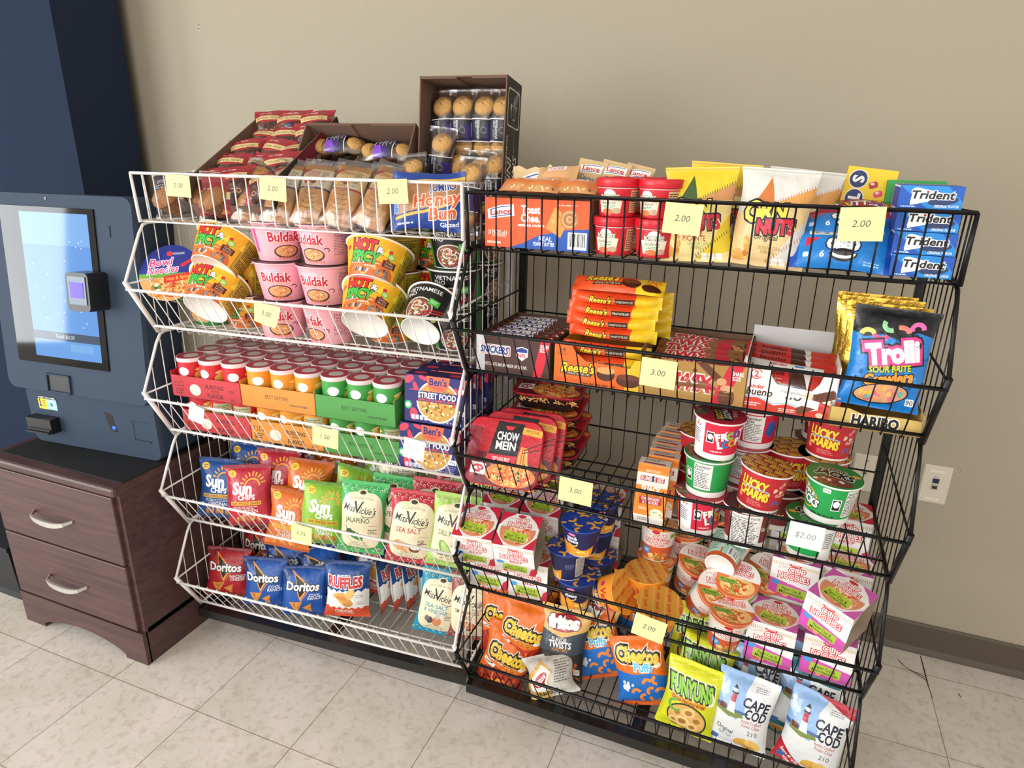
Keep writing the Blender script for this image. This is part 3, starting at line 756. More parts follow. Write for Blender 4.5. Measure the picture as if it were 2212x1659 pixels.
# ------------------------------------------------------------------ white rack, top basket: muffins, danishes, honey bun
Z = ZB[0] + 0.0018
def muffin_mesh(r0, r1, hc, dome, body='#6b4a30', top='#b98a52', seed=1):
    """ridged paper cup with a domed top"""
    mb = MB(); rr = random.Random(seed); n = 36
    V = []; F = []
    for i, (r, z) in enumerate(((r0 * .9, 0), (r0, 0.001), (r1, hc))):
        for j in range(n):
            k = 1 + (0.035 if j % 2 else -0.02) * (i > 0); a = 2 * PI * j / n; V.append((r * k * math.sin(a), -r * k * math.cos(a), z))
    for i in range(2):
        for j in range(n): F.append((i * n + j, i * n + (j + 1) % n, (i + 1) * n + (j + 1) % n, (i + 1) * n + j))
    F.append(tuple(range(n))[::-1]); mb.add(V, F, body, 0, False)
    prof = [(r1 * 1.04, hc - .001), (r1 * 1.07, hc + dome * .25), (r1 * .95, hc + dome * .62), (r1 * .62, hc + dome * .9), (r1 * .25, hc + dome), (0, hc + dome)]
    mb.lathe(prof, top, 24)
    for k in range(9):
        a = rr.uniform(0, 6.28); d = rr.uniform(0, .75); q = rr.uniform(.06, .13) * r1; z = hc + dome * (1 - d * d * .8)
        c = (r1 * d * math.cos(a), r1 * d * math.sin(a))
        mb.lathe([(0, z - q * .4), (q, z - q * .1), (q * .7, z + q * .45), (0, z + q * .6)], '#5b3a22' if k % 2 else '#caa06a', 7, ctr=c)
    return mb

def mini_pouch(kind):
    """clear pouch of small muffins with a printed label band"""
    w, h, t = 7.2, 16.5, 5.2
    o = film('muffin_pouch', w, h, t / 100, 11 if kind else 12, fin=.05, peak=.5, wr=1.3)
    sd = 0
    for i, z in enumerate((.028, .072, .118)):
        m = muffin_mesh(.017, .024, .02, .014, '#a37a4a', '#c99a5a', 3 + i).build('mini_muffin', M_FOOD, o)
        m.location = (random.Random(i).uniform(-.004, .004), .012, z); m.rotation_euler = (math.radians(62), 0, math.radians(random.Random(i + 5).uniform(-14, 14)))
    a = Art(6.9, 5.2, '#2a2a38')
    a.rect(5.4, 2.2, 3.0, 4.4, '#33246b'); a.poly([(3.3, 0), (6.9, 0), (6.9, 4.4), (4.6, 4.4), (4.6, 5.2), (0, 5.2), (0, 0)], '#2b2b34' if kind else '#2a2436')
    a.rect(5.9, 2.0, 1.8, 3.6, '#35246f'); a.rect(3.45, 5.1, 6.9, .2, '#e8e6ee'); a.rect(3.45, .1, 6.9, .2, '#e8e6ee')
    if kind:
        a.text('OTIS', 2.2, 3.9, .5, '#cfcfd8', .0, rot=90); a.text('SPUNKMEYER', 3.0, 2.7, .55, '#e4e4ea', .0, rot=90, w=4.2); a.ell(4.4, 2.6, .8, .8, '#77736a'); a.ell(4.4, 2.6, .6, .6, '#2b2b34'); a.rect(.5, 2.6, .35, 3.2, '#c7a0d8')
    else:
        a.poly([(4.2, 0), (6.9, 0), (6.9, 2.6), (4.2, 1.8)], '#7b3fc0'); a.poly([(0, 3.9), (2.6, 4.4), (2.6, 5.2), (0, 5.2)], '#7b3fc0'); a.text('OTIS', 3.2, 4.2, .5, '#cfcfd8', 0); a.lines(1.6, 3.6, 3.2, 1.4, 3, '#b9b9c4'); a.ell(3.2, 1.5, .7, .5, '#8a8794')
    fn = pillow(.072, .165, .058, 11 if kind else 12, fin=.05, peak=.5, wr=0.3)
    mb = MB(); mb.art(a.bake(.6, .8), lambda X, Y: fn(X + .15, Y + (4.8 if kind else 5.2), -1)); mb.build('label_band', M_FILM, o)
    return o
def big_pouch(lab):
    w, h = 12.0, 11.8
    o = film('muffin_pouch', w, h, .075, 21 if lab else 22, fin=.05, peak=.5, wr=1.5)
    m = muffin_mesh(.028, .041, .04, .028, '#7a5336', '#9c6b3e', 8).build('muffin', M_FOOD, o); m.location = (.004, .012, .028); m.rotation_euler = (math.radians(50), 0, math.radians(-32))
    if lab == 1:
        a = Art(8.5, 6.5, '#33333b'); a.poly([(0, 0), (8.5, 0), (8.5, 2.6), (0, 2.2)], '#e07a28'); a.rect(4.2, .1, 8.5, .2, '#efe6da'); a.ell(6, 3.1, 1.3, .9, '#d8b24a', 20); a.text('OTIS', 2.6, 4.6, .8, '#c9c9cf'); a.lines(.8, 3.9, 4, 1.2, 2, '#8d8d96'); a.lines(1, 1.8, 5.5, 1.2, 2, '#ffe9cf')
        y0 = 4.2
    else:
        a = Art(9.0, 9.4, '#8e2730'); a.rect(4.5, 4.9, 9, 1.7, '#d9c08a'); a.text('Wild Blueberry', 4.4, 4.9, .8, '#2c241a', .0, w=6.8, shear=.25); a.lines(1.5, 6.4, 6, .6, 1, '#d8a0a0'); a.blobs(3, 3, 1.4, 1.1, 9, ['#27345e', '#3c4f86', '#1c2444'], .6); a.ell(5, 1.2, 3.6, .7, '#b05a3a'); a.poly([(0, 7.4), (9, 8.4), (9, 9.4), (0, 9.4)], '#a8404a')
        for i in range(5): a.arc(2 + i * 1.3, 1.0, .5, .3, 0, 360, .14, '#d8956a', 8)
        y0 = 1.0
    fn = pillow(.12, .118, .079, 21 if lab else 22, fin=.05, peak=.5, wr=.4)
    mb = MB(); mb.art(a.bake(.7, .7), lambda X, Y: fn(X + .6, Y + y0, -1)); mb.build('label', M_FILM, o)
    return o
G = 'wrapped muffins at the front of the top white basket'
put(big_pouch(1), 'W', .078, .122, Z, 20, -16, -4, 'wrapped muffin with black and orange label, leftmost in the top white basket', 'muffin', G)
put(big_pouch(1), 'W', .150, .150, Z, 16, -16, 6, 'wrapped muffin with black and orange label, second from the left end of the top basket', 'muffin', G)
put(big_pouch(2), 'W', .212, .118, Z, 16, -12, 3, 'wrapped muffin with red blueberry label left of the danishes', 'muffin', G)

def danish(cheese):
    a = Art(8.4, 15.6, '#d69a58', 5)
    a.blobs(4.2, 6, 3.7, 6, 40, ['#d29450', '#e0aa6a', '#c98a46', '#e6b478'], .9)
    for i in range(6): a.arc(4.2, 1.6 + i * 1.15, 1.7, .5, 200, 340, .17, '#8a5528', 6)
    y = 8.6
    if cheese == 2: bgc, band, fr = '#efe0c4', '#56306f', '#b3202a'
    elif cheese == 1: bgc, band, fr = '#f2d69a', '#b3202a', '#e2b84a'
    else: bgc, band, fr = '#f0a63c', '#63a83c', '#b3202a'
    a.rect(4.2, y + 2.6, 8.4, 5.6, bgc); a.rect(4.2, y - .1, 8.4, .5, band); a.text('320 CALORIES', 3.4, y - .1, .3, '#fff', 0)
    a.poly([(.2, y + 5.4), (.2, y + 3.6), (2.4, y + 5.4)], '#c8202e')
    if cheese == 2: a.text('CHEESE', 3.1, y + 4.4, .75, '#b3202a', .01, w=3.6); a.text('& BERRIES', 3.0, y + 3.5, .7, '#b3202a', .01, w=3.8)
    elif cheese == 1: a.text('CHEESE', 3.4, y + 4.4, .8, '#c03a20', .01, w=3.4)
    else: a.text('APPLE', 3.2, y + 4.5, .85, '#7a4a10', .01, w=3)
    a.blobs(3.0, y + 1.9, 1.7, 1.0, 9, [fr, '#f6e9c8', '#8b1f24' if cheese else '#2f7a35', '#f3cf6a'], .7)
    a.text('DANISH', 2.6, y + .7, .55, '#8a3a20', .01); a.lines(5.4, y + 4.8, 1.8, 3.2, 9, '#4b4238'); a.bars(6.3, y + .9, 1.5, 1.0)
    o = bag('wrapped_danish', a, .042, 30 + cheese, back='#b5783f', wr=.5, fin=.04, squash=3.2, pinch=.04)
    film('wrapper', 10.2, 18.4, .05, 40 + cheese, o, wr=1.8, fin=.07, squash=2.6).location = (0, 0, -.012)
    return o
DG = 'danishes standing along the front of the top white basket'
dd = [danish(0), danish(2), danish(1)]
for i, (u, v, kind, yaw, tilt, roll, lab) in enumerate((
        (.286, .112, 0, 8, -34, 6, 'wrapped apple danish with green label band, leftmost of the front danishes'),
        (.370, .110, 2, 8, -34, 6, 'wrapped cheese and berry danish partly behind the middle price note'),
        (.455, .110, 2, 8, -34, 5, 'wrapped cheese and berry danish right of the middle price note'),
        (.536, .110, 1, 8, -34, 8, 'wrapped cheese danish standing upright, third from the honey bun'),
        (.612, .112, 1, 8, -34, 18, 'wrapped cheese danish leaning right against the honey bun'),
        (.262, .165, 0, -14, -40, 20, 'wrapped apple danish behind the front row, half hidden at its left end'),
        (.572, .150, 1, 3, -38, 14, 'wrapped cheese danish behind the right-hand front danishes'))):
    o = dup(dd[{0: 0, 2: 1, 1: 2}[kind]]); put(o, 'W', u, v, Z + .006, yaw, tilt, roll, lab, 'danish', DG)
for o in dd:
    for ch in list(o.children): bpy.data.objects.remove(ch)
    bpy.data.objects.remove(o)
a = Art(16.5, 13.0, '#1d3f8f', 3)
a.poly([(1.2, 3.2), (8, 4.4), (16.5, 8.0), (16.5, 11.6), (8, 11.3), (1.5, 9.4)], '#b78056'); a.ell(6.5, 7.2, 4.6, 2.6, '#c08d63', 8); a.poly([(1, 2.9), (8, 4.1), (16.5, 7.6), (16.5, 7.0), (8, 3.4), (1, 2.2)], '#d8b34a')
a.poly([(0, 10.2), (8, 11.4), (16.5, 11.8), (16.5, 11.2), (8, 10.9), (0, 9.6)], '#d8b34a'); a.rect(1.3, 6.2, 1.5, 5.2, '#8fb2dc'); a.lines(.8, 8.6, 1.2, 4.6, 9, '#33507f')
a.text('JUMBO', 12, 9.8, 1.7, '#2a3f93', .03, out='#e9eefc', ow=.05, rot=8, w=5.6)
a.text('Honey', 11, 6.9, 2.6, '#e8663a', .03, out='#fbe3c8', ow=.045, rot=10, shear=.25); a.text('Bun', 12.2, 3.9, 2.6, '#e8663a', .03, out='#fbe3c8', ow=.045, rot=10, shear=.25); a.text('Glazed', 13.6, 1.5, 1.0, '#e9eefc', .02, rot=8); a.lines(1.6, 1.6, 6, .7, 1, '#c9d6f2')
put(bag('honey_bun_bag', a, .045, 52, back='#1d3f8f', wr=.9, horiz=True, fin=.05), 'W', .765, .105, Z - .078 + .082, 5, -10, 0, 'blue bag with a jumbo honey bun in the top white basket', 'honey bun')

# three brown cartons of packaged muffins behind, tipped towards the front
KR, KI = '#5b4234', '#6d5344'
def carton_tray(name, w, d, h, outer, inner, label, u, v, z, tilt, side=None, yaw=0, roll=0):
    mb = MB(); W2, D2, t = w / 2, d / 2, .003
    mb.box((-W2, -D2, 0), (W2, D2, t), inner)
    for x0, x1, y0, y1, hh in ((-W2, -W2 + t, -D2, D2, h), (W2 - t, W2, -D2, D2, h), (-W2, W2, -D2, -D2 + t, h * .45), (-W2, W2, D2 - t, D2, h)):
        mb.box((x0, y0, 0), (x1, y1, hh), inner)
    if side is not None:
        mb.art(side.bake(), flat((W2 + .0004, -D2, 0), (0, d * 100 / side.w, 0), (0, 0, h * 100 / side.h)), 0, False)
    for x0, x1 in ((-W2 + t, -W2 * .15), (W2 * .2, W2 - t)): mb.box((x0, D2 - t * 2, h * .1), (x1, D2 - t, h * .99), inner)
    o = mb.build(name, mat('kraft_card', None, .8)); return put(o, 'W', u, v, z, yaw, tilt, roll, label, 'carton')
A1 = (.255, .284, .0, 28)
sa = Art(36, 9, '#2a2320'); sa.rect(24, 4.5, 20, 8.6, '#7d2230'); sa.text('MUFFINS', 24, 4.5, 2.2, '#e6d6c8', .02)
sc_ = Art(33.5, 11, '#35302c'); sc_.rect(27.2, 5.4, 8.4, 8.8, '#cfc7b8', r=1); sc_.rect(27.2, 5.4, 7.8, 8.2, '#35302c', r=.9); sc_.ell(27.2, 5.4, 2.6, 2.1, '#cfc7b8'); sc_.ell(26.4, 5.4, 1.8, 1.7, '#35302c'); sc_.ell(28.8, 5.4, 1.1, 2.4, '#35302c')
sc_.text('MINI', 12.5, 6.9, 3.0, '#ddd5c6', .0, shear=.2, w=7); sc_.text('MUFFINS', 10, 3.0, 2.8, '#ddd5c6', .0, shear=.2, w=14); sc_.text('OTIS SPUNKMEYER', 15, 9.2, .9, '#ddd5c6', 0, w=12)
put_a = carton_tray('muffin_carton', .245, .36, .095, KR, KI, 'brown open carton of red-wrapped muffins, left rear of the white rack', .255, .284, Z + .0867, 28, sa)
put_b = carton_tray('muffin_carton', .305, .215, .10, KR, KI, 'brown open carton of purple-labelled mini muffins, between two others', .50, .322, Z + .0895, 55)
put_c = carton_tray('muffin_carton', .216, .335, .11, KR, KI, 'tall brown and black carton of mini muffins standing at the rear right', .775, .387, Z + .158, 83, sc_)
def red_muffin(seed, choc):
    a = Art(10.5, 9.6, '#4a2c22', seed)
    a.blobs(5, 3, 4, 2.4, 10, ['#5b3627', '#3c221a', '#6b4432'], .9); a.poly([(0, 5.4), (5, 4.6), (10.5, 5.8), (10.5, 9.6), (0, 9.6)], '#9c2530'); a.poly([(0, 0), (2.4, 0), (1.2, 5.4), (0, 5.4)], '#a82a36')
    a.poly([(1.2, 5.2), (9.4, 5.8), (9.3, 7.3), (1.1, 6.7)], '#d6bd86'); a.text(choc, 5.2, 6.25, .8, '#33281a', .0, shear=.25, w=6.6, rot=4)
    a.lines(2.5, 8.6, 5.5, .7, 1, '#f0c9c4')
    if choc[0] == 'W': a.blobs(4.5, 3.2, 2.2, 1.4, 10, ['#26345f', '#41558e', '#171f40'], .7)
    else:
        for i in range(4): a.arc(3 + i * 1.5, 2.4, .6, .4, 0, 360, .18, '#c98b62', 8)
    return bag('muffin_pack', a, .055, seed, wr=1.8, back='#5b3627')
rm = [red_muffin(61, 'Wild Blueberry'), red_muffin(62, 'Banana Nut'), red_muffin(63, 'Chocolate Chip')]
MA = put_a.matrix_world
k = 0; RG = 'red-wrapped muffins in the left rear carton'
for r_, y in enumerate((-.13, -.055, .02, .095, .15)):
    for c_, x in enumerate((-.075, 0.0, .075)):
        o = dup(rm[(r_ + c_ * 2) % 3]); j = random.Random(k); k += 1
        o.matrix_world = MA @ Matrix.Translation((x + j.uniform(-.008, .008), y - .03, .035 + (.012 if r_ == 4 else 0))) @ rotm(j.uniform(-22, 22), -58 + j.uniform(-8, 8), 0)
        ro = ('front', 'second', 'third', 'fourth', 'rear')[r_]; co = ('left', 'middle', 'right')[c_]
        tag(o, 'red-wrapped muffin in the left rear carton, %s row, %s' % (ro, co), 'muffin', RG)
for o in rm: bpy.data.objects.remove(o)
pp = mini_pouch(0); qq = mini_pouch(1)
MBm, MC = put_b.matrix_world, put_c.matrix_world
PG = 'purple-labelled mini muffin packs in the middle carton'
for i, (x, y, zz, lab) in enumerate(((-.07, .062, .055, 'upper left'), (.072, .052, .055, 'upper right'), (-.078, -.012, .06, 'middle left'), (.07, -.02, .06, 'middle right'))):
    o = dup(pp); o.matrix_world = MBm @ Matrix.Translation((x - .08, y, zz)) @ Matrix.Rotation(math.radians(90), 4, 'Y') @ Matrix.Rotation(math.radians(-90), 4, 'Z') @ Matrix.Rotation(math.radians(-25), 4, 'Z') @ Matrix.Rotation(math.radians(i * 5 - 7), 4, 'Y')
    tag(o, 'purple-labelled mini muffin pack, %s in the middle carton' % lab, 'muffins', PG)
CG = 'mini muffin packs in the tall rear carton'
for i, (x, y, zz, yw, lab) in enumerate(((-.066, .06, .03, -4, 'far left of the upper row'), (-.022, .06, .035, 0, 'second from left in the upper row'), (.030, .06, .035, 2, 'third from left in the upper row'), (.074, .06, .035, 3, 'right end of the upper row'),
        (-.068, -.03, .075, 6, 'upper left, leaning out in front'), (-.02, -.075, .05, -3, 'lower row, left of centre'), (.03, -.08, .055, 4, 'lower row, right of centre'), (.072, -.075, .05, 0, 'lower right, partly hidden'))):
    o = dup(qq); o.matrix_world = MC @ Matrix.Translation((x, y - .075, zz)) @ Matrix.Rotation(math.radians(-84), 4, 'X') @ Matrix.Rotation(math.radians(yw), 4, 'Y')
    tag(o, 'dark-labelled mini muffin pack in the tall carton, ' + lab, 'muffins', CG)
put(dup(qq), 'W', .700, .185, Z + .015, 10, -22, -8, 'mini muffin pack that slid out in front of the tall carton', 'muffins')
put(dup(qq), 'W', .838, .14, Z, -10, -10, 3, 'mini muffin pack standing at the right end of the top white basket', 'muffins')
for o in (pp, qq):
    for ch in list(o.children): bpy.data.objects.remove(ch)
    bpy.data.objects.remove(o)
# ------------------------------------------------------------------ white rack, second basket: noodle bowls and cups
Z = ZB[1] + 0.0018
def hot_spicy():
    w = 2 * PI * 6.4; h = 8.6
    a = Art(w, h, '#b98f1c', 7); c = w / 2
    a.rect(c - 1.0, h * .5, 15.0, h, '#f0b21e'); a.rect(c + 10, h * .5, 7.6, h, '#b3922c')
    for i in range(8): a.poly([(c - 8 + i * 1.9, 5.2), (c - 6.6 + i * 1.9, 5.0), (c - 6.9 + i * 1.9, a.rnd.uniform(6.4, 8.0))], '#f7d23c' if i % 2 else '#f2a32a')
    a.ell(c - 1.2, 0.4, 6.8, 3.4, '#d9672a'); a.noodles(c - 1.4, 1.4, 6.2, 1.8, 46, ['#f0b45a', '#c65a22', '#8f3414', '#f6cf86', '#e78a35'], .22)
    a.rect(c - 3.2, 2.7, 6.4, 1.9, '#e8692a', 0, .4); a.text('CHICKEN', c - 4.0, 3.0, .75, '#fff', .015, w=3.6); a.lines(c - 2, 2.4, 3, .5, 1, '#ffe1c8')
    for i in range(6): a.ell(c - 4.2 + i * .62, 1.2, .26, .55, ('#2a1c14', '#6b6b6e', '#b9b9bb')[i % 3], -20)
    a.blobs(c + 2.6, 1.0, 2.1, 1.0, 12, ['#6f6a66', '#8d8985', '#4d3a2e'], .5)
    a.text('HOT', c - 2.6, 6.6, 2.5, '#e01f26', .06, w=5.4, out='#1a1210', ow=.05, rot=-3); a.text('&', c + 1.0, 5.9, 1.5, '#fff', .03, out='#1a1210', ow=.05)
    a.text('SPICY', c - 2.2, 4.1, 2.2, '#3cae3a', .055, w=6.8, out='#1a1210', ow=.05, rot=-3)
    a.arc(c + 2.3, 5.4, 1.0, 1.8, 250, 400, .8, '#d3222a', 8); a.ell(c + 3.6, 5.2, .9, .75, '#8cc63f'); a.ell(c + 3.6, 5.2, .55, .45, '#c9e59a'); a.rect(c + 3.6, 3.4, 3.2, 1.6, '#5b1f1c'); a.text('CHILI', c + 3.6, 3.75, .5, '#e8c9a0', .0, w=1.9); a.text('SAUCE', c + 3.6, 3.05, .5, '#e8c9a0', .0, w=2.1)
    a.rect(c + 9.4, 4.3, 5.2, 7.2, '#c9a93e'); a.lines(c + 7.1, 7.6, 4.8, 3.8, 9, '#4a3a12'); a.lines(c + 7.1, 3.4, 4.8, 2.4, 6, '#4a3a12'); a.rect(c + 9.4, 5.7, 4.6, .14, '#2b210c'); a.rect(c + 9.4, 2.0, 4.6, .14, '#2b210c')
    a.ell(c - 6.9, 6.4, .8, .55, '#d23b3b')
    lid = disc_art(7.2, '#7a3a22', 3); lid.blobs(7.2, 7.2, 6, 6, 30, ['#8f4a2c', '#5e2a1a', '#a8642f', '#3d1c12'], 1.0)
    return cup('noodle_bowl', .056, .0775, .089, a, lid, rim='#f6f0e2', base='#f1ede4', lip=.004, tab=(2.4, '#c9a26a'))
def buldak():
    w = 2 * PI * 5.9; h = 9.4
    a = Art(w, h, '#eea9b6', 9); c = w / 2
    a.ell(c - 2, 7.6, 2.2, .7, '#c8b9c8'); a.ell(c - 1, 7.8, 1.2, .7, '#c8b9c8')
    a.text('Buldak', c - 1.2, 6.1, 2.3, '#c02338', .03, out='#fbe6e6', ow=.045, w=7.6); a.text('Carbonara', c - 1.0, 4.7, .7, '#e7a07e', .02, w=5.2, shear=.2)
    a.ell(c - .6, 2.3, 3.3, 1.75, '#3d3036'); a.ell(c - .6, 2.4, 2.9, 1.4, '#e0a06a'); a.noodles(c - .6, 2.4, 2.7, 1.2, 26, ['#f0c08a', '#d7824a', '#f6d9a8', '#c65f36'], .2)
    for i in range(7): a.poly([(c - 3 + i * .8, .9), (c - 2.3 + i * .8, .9), (c - 2.6 + i * .8 + .3, .1)], '#f07a4a')
    a.arc(c + 3.2, 3.6, .7, .5, -60, 160, .22, '#3d3036', 6)
    a.text('Nutrition', c + 7.0, 7.9, .75, '#3b2a30', .0, w=3.6); a.text('Facts', c + 6.2, 7.1, .75, '#3b2a30', .0); a.lines(c + 5.0, 6.6, 4.4, 4.4, 11, '#8a6570', .4); a.text('470', c + 9.2, 4.5, .9, '#3b2a30', .01)
    a.rect(c - 8.8, 5.2, 1.2, 6.4, '#e8479a'); a.lines(c - 12, 7, 2.2, 5, 8, '#b9707f', .4)
    lid = disc_art(6.9, '#4d333a', 3); lid.blobs(6.9, 6.9, 6, 6, 18, ['#5b3d44', '#43292f', '#6f4c50'], 1.2)
    return cup('noodle_cup', .0505, .0665, .094, a, lid, rim='#f3bcc6', base='#f0b3c0', lip=.0035, tab=(-2.0, '#f3c3cc'))
def pho():
    w = 2 * PI * 5.4; h = 9.6
    a = Art(w, h, '#17181a', 5); c = w / 2
    a.text('VIETNAMESE', c - .6, 8.1, 1.05, '#f1f1f1', .008, w=8.2); a.text('PHO', c - 3.6, 6.9, 1.0, '#f1f1f1', .008)
    a.ell(c - .8, 2.8, 3.7, 3.0, '#d9d0c8'); a.ell(c - .8, 2.8, 3.4, 2.7, '#7a4a3c'); a.noodles(c - .8, 2.8, 3.1, 2.4, 34, ['#efe6d6', '#d8a79a', '#a8483c', '#e9d9bd', '#6d8f3e'], .26)
    a.rect(c + 2.6, 5.0, 2.6, 1.7, '#4fb947', -4); a.lines(c + 1.7, 5.5, 1.8, .9, 2, '#dff3da')
    a.stroke([(c + .6, 1.7), (c + 8.0, 5.2)], .32, '#c4202c'); a.stroke([(c + .8, 1.2), (c + 8.2, 4.5)], .32, '#d8343e')
    a.poly([(c - 8.5, 0), (c - 5.6, 0), (c - 6.6, h), (c - 8.5, h)], '#3f9d38'); a.ell(c + 4.0, 1.0, .9, .8, '#b6c46a')
    a.rect(c + 8.6, 4.8, 5.6, 7.8, '#8f9094'); a.rect(c + 8.6, 4.8, 5.3, 7.5, '#3c3d41'); a.lines(c + 6.1, 8.2, 5, 6.6, 16, '#b9babd', .45); a.bars(c + 14, 2.4, 2.6, 2.4)
    lid = disc_art(6.4, '#1f4220', 3); lid.ell(6.4, 6.4, 4.2, 4.2, '#24512a')
    return cup('pho_bowl', .0465, .0605, .096, a, lid, rim='#f0efe6', base='#eef0ea', lip=.0035)
def bowl_noodle():
    w = 2 * PI * 6.6; h = 7.2
    a = Art(w, h, '#2f7a3a', 3); c = w / 2; a.rect(c - 4, 3.6, 9, 5, '#caa870'); a.noodles(c - 4, 3.4, 4, 2, 22, ['#f0c88a', '#c8542c', '#e8a45a'], .3); a.text('Bowl Noodles', c + 5, 4.2, 1.1, '#f3e9ef', .02, w=6.5); a.rect(c + 15, 3.6, 8, 6, '#b9c9b2'); a.lines(c + 11.5, 6, 7, 5, 9, '#3d5a3d')
    lid = disc_art(7.4, '#20308c', 4); q = 7.4
    lid.poly([(0, 0), (14.8, 0), (14.8, 6.2), (0, 6.2)], '#e0a860'); lid.rect(q, 6.6, 14.8, 1.1, '#69a83c')
    lid.noodles(q, 3.1, 6.4, 2.9, 90, ['#f3c27a', '#d8682c', '#f0a552', '#b8401f', '#fbe0a8', '#e8863c'], .3); lid.blobs(q - 2.5, 3.6, 1.6, 1.2, 6, ['#3d5a2a', '#f4ead4', '#7a8a3a'], .5)
    lid.text('Bowl', q - 2.2, 10.2, 1.9, '#e63a86', .02, out='#fff', ow=.05, shear=.2, rot=4); lid.text('Noodles', q - 1.6, 8.2, 1.9, '#e63a86', .02, out='#fff', ow=.05, shear=.2, rot=4, w=7.4)
    lid.rect(q + 2.0, 5.9, 6.6, 1.9, '#d8242c', 8); lid.text('Hot & Spicy', q + 2.2, 5.95, .95, '#f7c93c', .01, w=5.6, rot=8); lid.ell(q - .3, 12.4, .75, .65, '#d8343c'); lid.text('NONGSHIM', q + 1.9, 12.4, .6, '#e9eefc', .0, w=2.8)
    lid.poly([(q + 2.4, 9.4), (q + 5.6, 11.2), (q + 5.9, 10.6), (q + 3, 8.6)], '#d8242c'); lid.rect(q + 5.6, 8.6, 1.6, .9, '#d9a58a')
    return cup('noodle_bowl', .056, .0745, .072, a, lid, rim='#efe6da', base='#e9e6de', lip=.003)
hs, bu, ph, bn = hot_spicy(), buldak(), pho(), bowl_noodle()
HG = 'hot and spicy noodle bowls on the white rack'
put(bn, 'W', .030, .125, 1.092, 26, 56, -6, 'round noodle bowl with blue and red lid tipped towards the room, far left', 'noodle bowl', piv=.05)
put(dup(bn), 'W', .085, .20, Z, 15, 0, 0, 'green noodle bowl standing low at the left, under the tipped yellow bowls', 'noodle bowl', piv=0)
for (u, v, z, y, t, r, l) in (
        (.190, .130, 1.160, 28, -40, 22, 'yellow noodle bowl tipped over, upper of the leaning pair at the left'),
        (.165, .112, 1.058, 28, -48, 20, 'yellow noodle bowl tipped over showing its white base, lower left pair'),
        (.622, .135, 1.157, 26, -30, 14, 'yellow noodle bowl tipped right of the pink cups, upper one'),
        (.612, .115, 1.060, 26, -46, 16, 'yellow noodle bowl tipped right of the pink cups, lower one with base showing')):
    put(dup(hs), 'W', u, v, z, y, t, r, l, 'noodle bowl', HG, piv=.05)
k = 0
for u, v, n, y, l in ((.185, .215, 2, 8, 'behind the left tipped bowls'), (.61, .225, 3, 6, 'in the stack behind the right tipped bowls'), (.705, .31, 3, 20, 'in the dim rear stack left of the black bowls'), (.30, .315, 2, 0, 'in the rear stack behind the pink cups'), (.10, .32, 2, -30, 'in the far left rear stack')):
    for i in range(n):
        put(dup(hs), 'W', u + .004 * i, v, Z + .0885 * i, y - 16 * i, 0, 0, 'yellow noodle bowl standing upright %s, %s' % (l, ('bottom', 'second', 'third')[i]), 'noodle bowl', HG)
bpy.data.objects.remove(hs.children[0]); bpy.data.objects.remove(hs)
PGp = 'pink noodle cups in the second white basket'
for c, (u, v) in enumerate(((.335, .16), (.470, .155))):
    for i in range(3):
        put(dup(bu), 'W', u + (.004, -.004, .0)[i] * (1 if c else -1), v + .003 * i, Z + .0965 * i, (34, 30, 60)[i] if c == 0 else (-10, 14, 4)[i], 0, 0,
            'pink noodle cup, %s of the %s stack' % (('bottom', 'middle', 'top')[i], ('left', 'right')[c]), 'noodle cup', PGp)
for c, (u, v) in enumerate(((.37, .30), (.50, .295))):
    for i in range(2):
        put(dup(bu), 'W', u, v, Z + .0965 * i, 40 * i, 0, 0, 'pink noodle cup in the rear %s stack, %s' % (('left', 'right')[c], ('bottom', 'top')[i]), 'noodle cup', PGp)
bpy.data.objects.remove(bu.children[0]); bpy.data.objects.remove(bu)
VG = 'black pho bowls at the right end of the second white basket'
put(dup(ph), 'W', .757, .112, 1.050, 10, -54, 8, 'black pho bowl tipped forward showing its white base', 'noodle bowl', VG, piv=.045)
for c, (u, v, n) in enumerate(((.785, .21, 3), (.80, .325, 3))):
    for i in range(n):
        put(dup(ph), 'W', u, v, Z + .0985 * i, (30, 24, 20)[i] + 70 * c, 0, 0, 'black pho bowl with green lid, %s of the %s stack' % (('bottom', 'middle', 'top')[i], ('front', 'rear')[c]), 'noodle bowl', VG)
bpy.data.objects.remove(ph.children[0]); bpy.data.objects.remove(ph)

